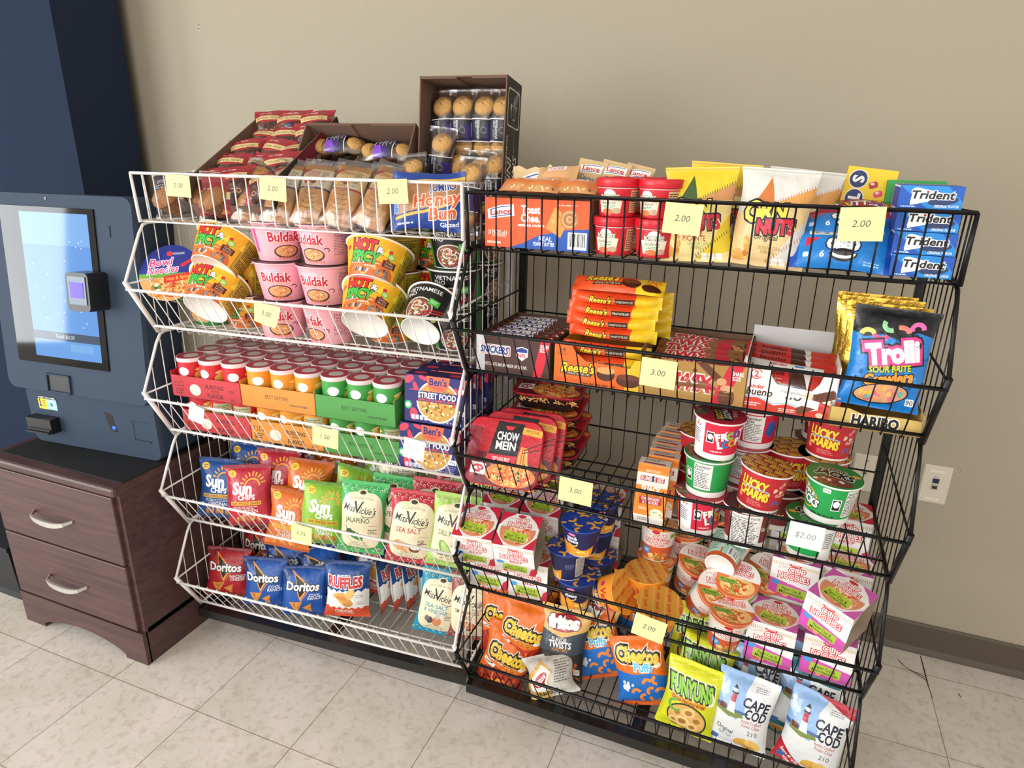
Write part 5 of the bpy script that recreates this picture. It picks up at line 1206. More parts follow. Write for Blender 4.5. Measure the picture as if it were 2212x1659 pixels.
def corn(c, tri, sub, subc, kern):
    a = Art(13.4, 17.4, c, 6); pale = '#ecd692' if kern else '#e6c68f'
    a.poly([(0, 0), (13.4, 0), (13.4, 2.2), (7, 0.4), (13.4, 9), (13.4, 14.2), (8, 11.6), (5.5, 10.8), (0, 9)], pale)
    a.poly([(6.6, 11.2), (13.4, 14.6), (13.4, 11.4)], '#c98f5a' if kern else '#d99a4e'); a.poly([(3.2, 11.6), (5.4, 15.8), (6.8, 10.6)], tri)
    for i in range(16): a.stroke([(6.8 + i * .42, 11.2 + i * .21), (6.7 + i * .42, 11.7 + i * .21)], .13, tri)
    for i in range(14): a.stroke([(7 + i * .45, .9 + i * .34), (6.8 + i * .45, 1.5 + i * .34)], .13, tri)
    a.text('C', 2.9, 9.6, 3.4, '#efe05a', .05, out='#16161a', ow=.07, w=2.8); a.text('RN', 7.0, 9.9, 2.5, '#efe05a', .05, out='#16161a', ow=.07, w=4.8, rot=3); a.ell(4.2, 9.3, 1.0, .9, '#efe05a')
    a.text('NUTS', 8.0, 7.2, 2.4, '#d0283f', .06, out='#16161a', ow=.08, w=7.2, rot=4)
    for i, t in enumerate(sub.split('|')): a.text(t, 6.4, 5.3 - i * .95, .95, subc, .012, w=min(4.6, len(t) * .68))
    a.text('CRUNCHY CORN', 7.2, 3.4, .6, '#5a8a3a' if kern else '#8a6a3a', 0, w=4.2); a.text('KERNELS', 7.0, 2.7, .6, '#5a8a3a' if kern else '#8a6a3a', 0, w=2.4)
    a.blobs(2.4, 3.0, 2.0, 2.0, 9, ['#d9a04a', '#c4803a', '#e8bd6a'], 1.0)
    for i in range(3): a.rect(8.4 + i * 1.4, 1.1, 1.1, 1.2, '#f4f1e8', 0, .2)
    a.rect(6.7, 17.0, 13.4, .3, '#b9b4a8' if not kern else '#c9a52f'); return a
cY = corn('#e3c52e', '#3f5a2a', 'CHILE|PICANTE', '#b0302a', 1); cW = corn('#d6d3cd', '#c9763a', 'Original', '#2a2420', 0)
NG = 'corn nut bags on the black rack'
bags('B', Z, 'snack bag', NG, [
    (cY, .05, .462, .120, -.004, 2, -7, -2, 'yellow chile corn nut bag standing in front', dict(fin=.04)),
    (cY, .045, .485, .185, .004, 2, -7, 3, 'yellow corn nut bag behind the front yellow one', dict(fin=.04, wr=1.4)),
    (cY, .045, .515, .245, .01, -4, -8, 5, 'yellow corn nut bag at the back with a curled top', dict(droop=1.0, fin=.04)),
    (cW, .05, .586, .118, -.004, -2, -7, 3, 'silver and gold original corn nut bag standing in front', dict(fin=.04)),
    (cW, .045, .622, .190, -.004, -2, -8, 5, 'gold and silver corn nut bag right behind the front silver one', dict(fin=.04, wr=1.3)),
    (cW, .045, .640, .255, -.01, -8, -8, 5, 'crumpled gold corn nut bag at the back beside the yellow candy box', dict(fin=.04, wr=1.8))])
a = Art(16.6, 7.6, '#1f7fd0', 4)
a.rect(8.6, 6.9, 11.5, 1.1, '#f1f3f8'); a.bars(4.6, 6.9, 3.6, 1.0); a.lines(7, 7.3, 6.6, .8, 4, '#5a6a9c'); a.poly([(2.4, 5.6), (4.6, 5.6), (2.4, 3.6)], '#d8283c'); a.rect(2.6, 2.2, .9, 1.0, '#cfe2f6', 0, .2); a.text('6', 5.2, 2.2, 1.1, '#fff', .02)
a.text('OREO', 8.4, 4.3, 1.8, '#fff', .05, out=[('#1a1c3a', .16), ('#dfe8ff', .08)], w=5.0); a.ell(8.6, 2.6, 2.3, 1.6, '#17161c', 0, 22, 180, 360); a.ell(8.6, 2.5, 2.0, 1.0, '#f2f0ee', 0, 22, 180, 360); a.ell(8.6, 2.7, 1.7, .7, '#2a2428'); a.lines(12, 1.6, 3.6, .9, 2, '#8fc4f2'); a.poly([(0, 0), (1.4, 0), (1.4, 7.6), (0, 7.6)], '#1a4fb0'); a.poly([(15.4, 0), (16.6, 0), (16.6, 7.6), (15.4, 7.6)], '#1a4fb0')
OG = 'blue cookie packs on the black rack'
for u, v, dz, tl, l in ((.712, .098, 0, -30, 'blue cookie pack in front at the bottom'), (.716, .128, .052, -62, 'blue cookie pack on top of the front one, behind the price note'), (.722, .215, .002, -8, 'blue cookie pack at the back behind the front cookie packs')):
    put(bag('cookie_pack', a, .042, 300 + int(dz * 1000), horiz=True, fin=.055, wr=.8, back='#1a4fb0'), 'B', u, v, Z + dz, 1, tl, 1, l, 'cookies', OG)
a = Art(12.5, 8.6, '#a3202c', 4); a.text('SKITTLES', 5.8, 4.2, 1.9, '#f4f1ee', .04, w=8.6, out='#5a1018', ow=.05); a.blobs(9.2, 5, 2.4, 2.4, 14, ['#f0c020', '#e07a20', '#3f9a3a', '#7a3a9a', '#d02030'], .6); a.poly([(0, 6.4), (5, 8.6), (0, 8.6)], '#e0702a')
KGs = 'red candy bags on the black rack'
for u, v, dz, tl, l in ((.690, .165, .072, -64, 'red fruit candy bag lying above the blue cookie packs'), (.745, .185, .082, -70, 'red fruit candy bag lying against the yellow candy box')):
    put(bag('candy_bag', a, .03, 310 + int(u * 100), horiz=True, fin=.06), 'B', u, v, Z + dz, -3, tl, -4, l, 'candy bag', KGs)
a = Art(9.0, 15.4, '#eecb2c', 4)
for y, t in ((13.2, 'S'), (9.7, 'T'), (6.2, 'O'), (2.7, 'D')): a.ell(2.3, y, 1.75, 1.75, '#f4f0e6'); a.ell(2.3, y, 1.6, 1.6, '#24366a'); a.text(t, 2.3, y, 1.9, '#f4f1ea', .04, rot=-90)
for x, y, c in ((5.2, 12.4, '#b0303f'), (6.4, 10.9, '#e0506a'), (6.2, 8.9, '#e8603a'), (4.8, 8.6, '#a83a5a'), (5.6, 6.6, '#e8a02a')): a.rect(x, y, 1.6, 1.2, c, 20, .4); a.ell(x - .2, y + .2, .4, .25, '#f6c6c0')
a.text('ASSORTED FRUIT FLAVORS', 8.3, 10.5, .45, '#6a5a10', 0, rot=90, w=6)
o = carton('candy_box', .086, .022, .154, dict(front=a), '#e3bf25'); put(o, 'B', .738, .240, Z + .02, 2, -12, 6, 'yellow candy theater box with blue letter dots standing on end', 'candy box')
def gum(bgc, dark):
    a = Art(9.4, 3.7, bgc, 4); a.poly([(0, 0), (4.5, 0), (0, 3.7)], dark); a.poly([(9.4, 3.7), (9.4, 1.2), (7, 3.7)], dark)
    a.poly([(2.0, 3.3), (2.6, 3.4), (8.2, 2.2), (1.9, .5), (1.8, 1.0)], '#f2f0ee'); a.ell(6.6, 1.3, 2.2, .7, '#263a66' if bgc == '#2088d8' else '#1f5a34', 8); a.text('Trident', 5.0, 2.25, 1.25, '#1a1a1c', .03, out='#f2f0ee', ow=.06, w=6.4, shear=.12); a.poly([(4.0, 3.0), (4.5, 2.8), (4.0, 2.65)], '#d8343c'); a.text('ORIGINAL FLAVOR', 7.2, .45, .42, '#eef4fc', .02, w=3.6, shear=.2); a.lines(.5, .5, 2.4, .4, 1, '#bfe0fa')
    return a
ga, gg = gum('#2088d8', '#1b55b5'), gum('#2f9a4a', '#1f7a38')
top = Art(9.4, 9, '#2384d2', 2); top.rect(4.7, 4.5, 9, 8.4, '#1c6fc0'); rt = Art(9, 3.7, '#20439a', 2); rt.rect(4.5, 3.5, 9, .3, '#e9e9f2')
TG = 'blue gum boxes stacked at the right end of the top black basket'
for i in range(4):
    o = carton('gum_box', .093, .085, .0362, dict(front=ga, top=top, right=rt, left=rt), '#1b55b5')
    put(o, 'B', .838 - .002 * i, .140 + .004 * i, Z + .0372 * i, -1, 0, 0, 'blue gum box, %s of the stack of four' % ('bottom', 'second', 'third', 'topmost')[i], 'gum box', TG)
g2 = Art(9.4, 15.4, '#2f9a4a', 4); g2.poly([(2, 14.8), (2.6, 14.9), (9, 13.4), (2, 11.8)], '#f2f0ee'); g2.rect(4.7, 6, 9.4, 11, '#1f7a38'); g2.text('Trident', 5.2, 13.4, 1.2, '#1a1a1c', .03, w=5.8)
put(carton('gum_box', .094, .05, .152, dict(front=g2), '#1f7a38'), 'B', .826, .255, Z, -2, -3, 0, 'green gum box standing behind the blue gum boxes', 'gum box')
put(carton('gum_box', .092, .03, .148, {}, '#b58aa8'), 'B', .834, .208, Z, -2, 0, 0, 'pinkish mauve gum box squeezed between the blue and green ones', 'gum box')

# ------------------------------------------------------------------ black rack, second basket: candy bars
Z = ZB[1] + .002
def bar(w, h, draw, col, seed=1, t=.016, back=None):
    a = Art(w, h, col, seed); draw(a); return a
def d_snick(a):
    a.rect(6.2, 2.3, 10.6, 2.5, '#e9dede', 0, .3); a.rect(6.2, 2.3, 10.2, 2.1, '#2a3576', 0, .3); a.text('SNICKERS', 6.2, 2.3, 1.5, '#f4f1f2', .04, w=9.6, shear=.15); a.blobs(14.6, 2.2, 2.2, 1.5, 12, ['#d9d0d0', '#8a8084', '#c7393f', '#efe9e6'], .5)
sn = bar(17.5, 4.4, d_snick, '#5a2f28')
front = Art(17.4, 8.6, '#4a2c28', 3); front.rect(1.1, 4.6, 2.2, 8, '#d9dade'); front.rect(4.6, 5.6, 7.4, 2.4, '#f1eeee', 0, .2); front.rect(4.6, 5.6, 7.1, 2.1, '#c8343c', 0, .2); front.rect(4.4, 5.6, 6.9, 1.9, '#f6f4f4', 0, .2); front.text('SNICKERS', 4.5, 5.6, 1.5, '#2a3a8a', .04, w=6.6, shear=.12)
front.poly([(9.6, 6.6), (11, 7.0), (12.4, 6.6), (12.3, 4.8), (11, 3.8), (9.7, 4.8)], '#e9e9f0'); front.poly([(9.8, 6.4), (11, 6.8), (12.2, 6.4), (12.2, 5.7), (9.8, 5.7)], '#2a3a8a'); front.text('NFL', 11, 5.0, .8, '#c8283c', .03); front.text('CHOCOLATE BAR SPONSOR OF THE NFL', 7.0, 2.3, .7, '#e6ded8', .015, w=10.5); front.poly([(13.4, 0), (15.4, 0), (17.4, 8.6), (15.2, 8.6)], '#d5203a'); front.text('SHARE', 16.1, 7.6, .75, '#fff', .02, w=1.9, rot=0); front.text('SIZE', 15.8, 6.7, .75, '#fff', .02, w=1.5)
sd = Art(24, 8.6, '#47302a', 3); sd.text('24', 4, 6, 1.6, '#c9a05a', .02); sd.lines(6, 6, 9, 3, 3, '#7a4a38')
put(open_box('candy_display_box', .176, .25, .086, front, '#47302a', '#5d4234', side_art=sd), 'B', .098, .218, Z, 0, 0, 0, 'brown display box of nougat bars at the left end of the second black basket', 'display box')
SGp = 'nougat bars in the brown display box'
k = 0
for layer, zz, n in ((0, .022, 1), (1, .055, 7)):
    for r_ in range(n):
        k += 1; v = .112 + .034 * r_ if layer else .112
        put(bag('candy_bar', sn, .022, 400 + k, horiz=True, fin=.05, wr=.5), 'B', .098 + random.Random(k).uniform(-.003, .003), v - .012, Z + zz, random.Random(k).uniform(-2, 2), -52, 0,
            'brown and blue nougat bar, %s' % ('low one behind the box front' if not layer else 'top layer, ' + ('front', 'second', 'third', 'fourth', 'fifth', 'sixth', 'rear')[r_] + ' row'), 'candy bar', SGp)
def d_reese(a):
    a.rect(16.2, 2.6, 5.6, 5.2, '#f0c828'); a.text("Reese's", 6.2, 3.5, 1.8, '#f3d02c', .03, out='#2a1a10', ow=.06, w=6.8, shear=.25, rot=3); a.poly([(4.2, 1.2), (10.2, 1.2), (10.5, 2.2), (4.5, 2.2)], '#3a1f14'); a.text('4 PEANUT BUTTER CUPS', 7.3, 1.7, .6, '#f0e6c8', .0, w=5.4); a.ell(12.2, 2.4, 2.0, 1.4, '#4a2414'); a.ell(12.2, 3.0, 1.9, .8, '#7a4424'); a.ell(16.4, 1.7, 2.0, 1.1, '#4a2414'); a.text('KING', 16.6, 4.2, .8, '#d8502a', .02); a.text('SIZE', 16.6, 3.2, .8, '#d8502a', .02)
re = bar(19, 5.4, d_reese, '#e8562a')
def d_side(a): a.rect(16.4, 1.4, 5.2, 2.8, '#f0c828'); a.text("Reese's", 6.6, 1.4, 1.4, '#f3d02c', .03, out='#2a1a10', ow=.07, w=4.6, shear=.25); a.poly([(9.8, .8), (13.6, .8), (13.6, 2.0), (9.6, 2.0)], '#3a1f14'); a.text('4 PEANUT BUTTER CUPS', 11.6, 1.4, .5, '#f0e6c8', .0, w=3.4)
re2 = bar(19, 2.8, d_side, '#e8562a')
fr = Art(20.6, 9.4, '#ec6a20', 3); fr.base = [(0, 0), (20.6, 0), (20.6, 7.4), (17.4, 7.0), (16.4, 5.2), (7.0, 5.6), (4.6, 7.4), (3.4, 9.4), (0, 9.4)]
fr.poly([(15.4, 0), (20.6, 0), (20.6, 9.4), (16.4, 9.4)], '#f0c020'); fr.poly([(0, 8.8), (4, 8.8), (4, 9.4), (0, 9.4)], '#f0b428'); fr.text('24', 1.8, 7.6, .9, '#6a2a10', .01); fr.text('COUNT', 1.8, 6.7, .5, '#6a2a10', .0)
fr.text("Reese's", 5.4, 3.9, 2.1, '#f3d02c', .03, out='#2a1a10', ow=.06, w=7.2, shear=.25, rot=2); fr.poly([(2.6, 2.2), (8.2, 2.2), (8.5, 3.0), (2.8, 3.0)], '#3a1f14'); fr.text('4 PEANUT BUTTER CUPS', 5.4, 2.6, .5, '#f0e6c8', .0, w=5); fr.lines(6.5, 1.0, 8, .6, 1, '#8a3a14')
fr.ell(11.4, 3.2, 2.0, 1.4, '#5a2c18'); fr.ell(11.4, 4.1, 1.9, .8, '#d9a060'); fr.ell(16.2, 2.4, 2.6, 1.4, '#5a2c18'); fr.ell(16.2, 3.2, 2.5, .7, '#6d3a20')
for i in range(8): fr.stroke([(9.8 + i * .45, 2.3), (9.8 + i * .45, 3.4)], .1, '#3a1a0e'); fr.stroke([(14.2 + i * .56, 1.5), (14.2 + i * .56, 2.8)], .1, '#3a1a0e')
sdr = Art(22, 9.4, '#6a3a20', 3); sdr.rect(11, 5, 21, 8, '#5a2f1a')
put(open_box('candy_display_box', .206, .215, .094, fr, '#e8b020', '#b06a30', sides_h=.08, side_art=sdr), 'B', .296, .205, Z, 1, 0, 0, 'orange and yellow display box of peanut butter cups', 'display box')
RGp = 'orange peanut butter cup packs'
for i in range(3):
    put(bag('candy_pack', re2, .05, 430 + i, horiz=True, fin=.05, wr=.4), 'B', .298, .135, Z + .006 + .028 * i, 1, 0, 0, 'orange peanut butter cup pack inside the box, %s layer' % ('bottom', 'middle', 'upper')[i], 'candy', RGp)
for i in range(4):
    put(bag('candy_pack', re2, .062, 440 + i, horiz=True, fin=.045, wr=.6), 'B', .298 + (.006, 0, .004, .010)[i], .150, Z + .096 + .0245 * i, 1 + i, 0, 1, 'orange peanut butter cup pack stacked above the box, %s from the bottom' % ('first', 'second', 'third', 'fourth')[i], 'candy', RGp)
    put(bag('candy_pack', re2, .05, 450 + i, horiz=True, fin=.045, wr=.6), 'B', .318, .235, Z + .09 + .0245 * i, 3, 0, 1, 'orange peanut butter cup pack in the rear stack, %s from the bottom' % ('first', 'second', 'third', 'fourth')[i], 'candy', RGp)
put(bag('candy_pack', re, .024, 447, horiz=True, fin=.045, wr=.6), 'B', .312, .128, Z + .200, 3, -64, 1, 'orange peanut butter cup pack lying face up on top of the stack', 'candy', RGp)
def d_twix(a): a.text('TWIX', 6.4, 2.1, 2.3, '#c0283a', .05, out='#efe4d8', ow=.06, w=9.0, shear=.2); a.poly([(12.4, 0), (15.4, 0), (14.6, 4.2), (12, 4.2)], '#c02436'); a.blobs(16, 2, 1.4, 1.4, 8, ['#c98f5a', '#6a3a22', '#e0b27a'], .6)
tw = bar(17.6, 4.2, d_twix, '#8a5a38')
fr = Art(21.4, 9.0, '#b58a4a', 3); fr.base = [(0, 0), (21.4, 0), (21.4, 9), (16, 8.6), (6, 8.6), (0, 8.2)]
fr.text('TWIX', 10.2, 4.3, 3.2, '#d0243a', .05, out='#f4eee6', ow=.06, w=9.6, shear=.2); fr.ell(11.2, 6.9, .45, .45, '#8a3a20'); fr.poly([(14.6, 0), (17.0, 0), (20.8, 9), (17.8, 9)], '#d0243a'); fr.poly([(11.4, 8.6), (13.6, 8.6), (17.2, 5.6), (16, 4.6)], '#6a3c26'); fr.ell(16.6, 5.2, 1.0, .8, '#d9a878'); fr.ell(17.8, 2.0, 1.6, 2.2, '#6a3c26'); fr.ell(17.8, 3.8, 1.3, .8, '#d9a878'); fr.text('SHARE', 19.6, 7.2, .8, '#fff', .02, w=2.2); fr.text('SIZE', 19.4, 6.2, .8, '#fff', .02, w=1.7); fr.rect(10, 2.4, 20, .12, '#9a7238')
sdt = Art(21, 9, '#2f1d18', 3); sdt.ell(10, 4.5, 6, 3, '#3f2820')
put(open_box('candy_display_box', .208, .205, .088, fr, '#8a6438', '#6d4a32', side_art=sdt, sides_h=.10, back_h=.10), 'B', .484, .200, Z, 0, 0, 0, 'golden brown display box of caramel biscuit bars', 'display box')
TGp = 'caramel biscuit bars in the golden box'
for i, (v, zz, yw, tl) in enumerate(((.105, .030, 2, -40), (.135, .048, -3, -52), (.165, .058, 4, -58), (.200, .062, -2, -58), (.235, .068, 3, -58), (.262, .066, -2, -52))):
    put(bag('candy_bar', tw, .02, 470 + i, horiz=True, fin=.05, wr=.7), 'B', .482 + .004 * (i % 3 - 1), v - .01, Z + zz, yw, tl, 2 * (i % 2), 'gold and red caramel biscuit bar, %s from the front of its box' % ('first', 'second', 'third', 'fourth', 'fifth', 'sixth')[i], 'candy bar', TGp)
def d_bueno(a): a.rect(4.5, 2.2, 9, 4.4, '#c92a2e'); a.text('bueno', 5.4, 2.9, 1.3, '#3a2018', .02, w=5); a.text('1.5 OZ 43g', 2.2, .9, .6, '#f4e6e0', .0, w=2.6); a.poly([(9, 0), (12.4, 0), (11, 4.4), (8.6, 4.4)], '#4a2a1e'); a.lines(3.8, 1.6, 4, 1.2, 3, '#f0c0b4'); a.rect(15.2, 2.4, 5.4, 4.4, '#d0382e')
bu_ = bar(18.4, 4.4, d_bueno, '#e6e0da')
def d_bw(a): a.text('kinder', 6.6, 3.2, .9, '#d0282c', .03, w=3.4); a.text('k', 5.2, 3.2, .9, '#1a1a1a', .03); a.text('bueno', 8.2, 1.6, 1.8, '#3a2018', .02, w=7, shear=.15); a.rect(10.4, 3.2, 1.8, .6, '#3a8ad0', 0, .2); a.rect(16.6, 2.2, 3.6, 4.4, '#d0382e')
bw = bar(18.4, 4.4, d_bw, '#efece8')
fr = Art(16.8, 9.4, '#ece9e8', 3); fr.base = [(0, 0), (16.8, 0), (16.8, 9.0), (14.2, 9.2), (13.6, 7.0), (12.4, 5.4), (6, 6.0), (5.0, 7.4), (4.6, 9.4), (0, 9.4)]
fr.arc(2.2, 7.6, 1.0, 1.0, 20, 330, .2, '#d0382e', 14); fr.text('2', 2.2, 7.6, 1.2, '#d0382e', .02); fr.text('kinder', 2.6, 5.1, .8, '#d0282c', .03, w=2.6); fr.text('bueno', 3.2, 4.0, 1.5, '#4a281c', .02, w=4.8, shear=.15); fr.text('Crispy Creamy Chocolate Bar', 9.8, 4.6, .5, '#5a4038', .0, w=5.6, rot=-4)
fr.poly([(0, 0), (16.8, 0), (16.8, 1.4), (14.4, 2.0), (12, 1.2), (8.5, 2.2), (6, 1.6), (3, 2.8), (0, 2.6)], '#dc4030'); fr.stroke([(0, 2.8), (3, 3.0), (6, 1.9), (8.5, 2.5), (11, 1.7)], .22, '#9cc4e6'); fr.lines(.6, 1.8, 3.4, .9, 2, '#fbe0da'); fr.lines(7, 1.3, 4, .8, 2, '#fbe0da')
fr.rect(14.2, 4.4, 5.4, 1.8, '#6a3c2a', 22, .6); fr.rect(12.4, 2.2, 5.0, 1.5, '#7a4430', 30, .5); fr.ell(12.0, 4.2, .9, 1.0, '#e8d2b4'); fr.ell(14.4, .8, .7, .5, '#f0d8c8')
for i in range(5): fr.stroke([(12.6 + i * .8, 3.4 + i * .3), (13.0 + i * .8, 5.0 + i * .3)], .12, '#4a281c')
put(open_box('candy_display_box', .166, .205, .092, fr, '#e6e3e2', '#d2d0d0', sides_h=.105, back_h=.125), 'B', .665, .205, Z, 0, 0, 0, 'white and red display box of hazelnut bars', 'display box')
BGp = 'hazelnut bars in the white display box'
for i, (v, zz, tl, A_) in enumerate(((.118, .022, -30, bw), (.128, .048, -50, bu_), (.152, .058, -55, bw), (.182, .062, -55, bu_), (.212, .066, -55, bu_), (.242, .068, -55, bu_))):
    put(bag('candy_bar', A_, .018, 480 + i, horiz=True, fin=.05, wr=.6), 'B', .664, v - .014, Z + zz, -2, tl, 4, '%s hazelnut bar, %s from the front of the white box' % ('white' if A_ is bw else 'red and white', ('first', 'second', 'third', 'fourth', 'fifth', 'sixth')[i]), 'candy bar', BGp)
fr = Art(17, 4.2, '#d3b266', 3); fr.text('HARIBO', 8.6, 2.0, 2.0, '#17171a', .05, out='#f4f0e6', ow=.07, w=8.6); fr.base = [(0, 0), (17, 0), (17, 3.4), (13, 3.6), (6, 3.4), (3.6, 4.2), (0, 4.2)]
put(open_box('candy_display_box', .152, .20, .042, fr, '#c9a85c', '#a8884a'), 'B', .815, .185, Z - .001, 0, 0, 0, 'shallow tan display tray under the blue and gold candy bags', 'display box')
a = Art(14.0, 18.4, '#1f7fd0', 4)
a.blobs(7, 8, 6.5, 8, 60, ['#2f96e6', '#17649f', '#3aa6f2', '#155a94'], .5); a.poly([(0, 13.6), (2, 12.8), (5, 13.6), (8, 12.9), (11, 14.6), (14, 14.0), (14, 18.4), (0, 18.4)], '#17181c')
a.arc(2.6, 13.2, 1.1, .9, 20, 180, .8, '#e8cf6a'); a.arc(4.8, 13.6, 1.2, .8, 190, 350, .8, '#e0508a'); a.arc(6.2, 15.4, 1.1, 1.0, 150, 300, .8, '#8fd09a'); a.arc(8.2, 14.2, 1.3, 1.0, 10, 120, .8, '#f07a6a'); a.arc(10.8, 15.2, 1.0, .9, 0, 210, .8, '#f070b0')
a.text('Trolli', 7.2, 10.6, 3.4, '#f2eef6', .06, out=[('#17181c', .17), ('#e83a8c', .10)], w=9.6, rot=12); a.text('SOUR BRITE', 7.2, 7.7, 1.1, '#d3e03a', .03, out='#17181c', ow=.05, w=7.4, rot=10); a.text('Crawlers', 7.4, 6.0, 1.9, '#f0a03a', .05, out='#17181c', ow=.07, w=8.6, rot=12)
a.ell(7.0, 3.0, 4.8, 2.0, '#17181c', 8); a.ell(7.0, 3.0, 4.5, 1.8, '#d9a07a', 8); a.blobs(7, 3.0, 3.9, 1.3, 22, ['#e8c04a', '#6fb8a8', '#e07a8a', '#f0a06a', '#d86a7a'], .7); a.rect(12.3, 2.0, 1.5, 1.4, '#eceff2', 0, .2); a.text('90', 12.3, 2.0, .9, '#17181c', 0)
TRG = 'blue and black sour candy bags'
bags('B', Z, 'candy bag', None, [(a, .05, .816, .110, .036, 2, -9, 3, 'blue and black sour gummy candy bag standing in front', dict(fin=.04, back='#17181c'))])
g = Art(14.4, 19.4, '#c9a040', 4); g.rect(7.2, 17.6, 14.4, .2, '#8a6a20'); g.rect(7.2, 18.4, 14.4, .2, '#8a6a20'); g.rect(7.2, 16.8, 14.4, .25, '#efd890')
bags('B', Z, 'candy bag', 'gold gummy candy bags', [
    (g, .045, .810, .165, .022, 2, -7, 2, 'shiny gold candy bag directly behind the blue candy bag', dict(fin=.06, wr=.8, m=M_FOIL)),
    (g, .045, .806, .215, .024, 2, -7, 1, 'shiny gold candy bag, second one behind the blue candy bag', dict(fin=.06, wr=.8, m=M_FOIL)),
    (g, .045, .802, .265, .022, 2, -7, 1, 'shiny gold candy bag, rearmost at the right end', dict(fin=.06, wr=.8, m=M_FOIL))])
# ------------------------------------------------------------------ black rack, third basket: noodle trays, snack cartons, cereal cups
Z = ZB[2] + .002
def chow_art(full=True):
    a = Art(17.4, 15.2, '#c2182c', 5)
    a.poly([(0, 0), (17.4, 0), (17.4, 5.2), (9, 7.0), (0, 7.6)], '#6a1a24'); a.poly([(0, 0), (2.2, 0), (3.0, 13), (0, 13)], '#8c1c2a')
    for i in range(12): a.arc(2.6 + a.rnd.uniform(-1, 1.5), 8 + i * .4, .9, .6, 0, 260, .12, '#8e1626', 6)
    a.poly([(5.2, 6.6), (12.2, 6.8), (13.0, 14.6), (6.6, 14.8)], '#17161a'); a.poly([(4.6, 5.0), (11.8, 5.2), (12.1, 7.0), (5.0, 7.0)], '#d8283f'); a.text('TERIYAKI BEEF', 8.4, 6.1, .75, '#f6dede', .02, w=4.4)
    a.poly([(8.4, 13.8), (10.8, 13.8), (10.2, 12.9), (9.0, 12.9)], '#e0283c'); a.text('CHOW', 9.4, 11.4, 1.8, '#f6f4f2', .03, w=5.2); a.text('MEIN', 9.2, 9.2, 1.8, '#f6f4f2', .03, w=4.8); a.rect(15.0, 12.9, 4.6, 1.6, '#eaa63a', -6); a.text('NEW LOOK', 15, 13.1, .6, '#3a2a14', .01, w=3, rot=-6)
    a.text('CHOW MEIN NOODLES', 8.4, 4.4, .65, '#eadfd8', .0, w=4.6)
    a.rect(3.2, 3.4, 3.8, 2.6, '#ece6e2', -4); a.arc(3.2, 3.4, 1.2, .7, 0, 300, .5, '#cf3344', 10); a.arc(3.9, 3.6, .7, .5, 90, 360, .35, '#cf3344', 8)
    cs = ['#f0b45c', '#e08a34', '#f6d08a', '#c9662a', '#e8a044', '#d8442c']
    a.ell(11, 2.6, 6.0, 2.7, '#d8843c'); a.noodles(11, 2.6, 5.8, 2.6, 110, cs, .3); a.poly([(12.0, 3.6), (15.4, 3.4), (14.8, 6), (14.4, 9.2), (12.9, 9.4), (12.4, 7)], '#e8a552')
    for i in range(14): a.stroke([(12.4 + i * .18, 3.6), (12.8 + i * .14, 6.5), (13.1 + i * .09, 9.2)], .12, a.rnd.choice(cs))
    a.blobs(11, 2.8, 5, 2, 16, ['#4a6a2a', '#d8542c', '#2f3a1e', '#e06a3a'], .4); a.stroke([(13.6, 8.6), (17.2, 10.6)], .25, '#3a2018'); a.stroke([(13.4, 8.0), (17.2, 9.2)], .25, '#3a2018')
    return a
def chow(seed):
    """microwave tray in a printed sleeve: rounded tray with a slanting body"""
    w, d, t = .174, .152, .048
    a = chow_art(); mb = MB()
    def outline(k, z, n=7):
        P = []
        for sx, sy, a0 in ((1, 1, 0), (-1, 1, 90), (-1, -1, 180), (1, -1, 270)):
            for i in range(n):
                an = math.radians(a0 + 90 * i / (n - 1)); r = .028
                P.append((k * (sx * (w / 2 - r) + r * math.cos(an)), k * (sy * (d / 2 - r) + r * math.sin(an)) + d / 2, z))
        return P
    art = Art(17.4, 15.2, a.bg); art.P = a.P; art.base = [((p[0] / w + .5) * 17.4, p[1] / d * 15.2) for p in outline(1, 0)]
    mb.art(art.bake(1.2, 1.2), lambda X, Y: np.stack([(X - 8.7) * .01, Y * .01, t + .007 * (1 - ((X - 8.7) / 8.7) ** 2) * (1 - ((Y - 7.6) / 7.6) ** 2)], 1))
    rings = [outline(1, t), outline(1.03, t - .003), outline(1.0, t - .008), outline(.84, .004), outline(.8, 0)]; n = len(rings[0])
    cols = ['#b01a2c', '#7a1622', '#2a1a1a', '#201416']
    for k in range(4): mb.add(rings[k] + rings[k + 1], [(i, n + i, n + (i + 1) % n, (i + 1) % n) for i in range(n)], cols[k], 0, True)
    mb.add(rings[4], [tuple(range(n))[::-1]], '#201416', 0, False)
    for i in range(26):
        q = random.Random(seed * 50 + i); x = q.uniform(-.07, .08)
        mb.tube([(x + q.uniform(-.01, .01), -.0005 + q.uniform(-.004, .002), t - q.uniform(.006, .02)) for _ in range(3)], .0016, q.choice(['#e0a050', '#c97a34', '#efc07a']), 4)
    return mb.build('noodle_tray', M_FILM)
ch = chow(1); CHG = 'chow mein noodle trays on the black rack'
for u, v, z, yw, tl, rl, l in ((.088, .085, .020, 6, 62, -2, 'red chow mein noodle tray leaning in front, label facing out'), (.108, .125, .022, 4, 62, -2, 'red chow mein noodle tray leaning right behind the front one'), (.120, .155, .022, 4, 62, -2, 'red chow mein noodle tray, third of the leaning ones')):
    put(dup(ch), 'B', u, v, Z + z, yw, tl, rl, l, 'noodle tray', CHG)
for i in range(4):
    put(dup(ch), 'B', .125 + .004 * (i % 2), .235, Z + .004 + .0515 * i, -2 + 2 * i, 8, 0, 'dark red chow mein noodle tray lying in the rear stack, %s' % ('bottom', 'second', 'third', 'topmost')[i], 'noodle tray', CHG)
bpy.data.objects.remove(ch)
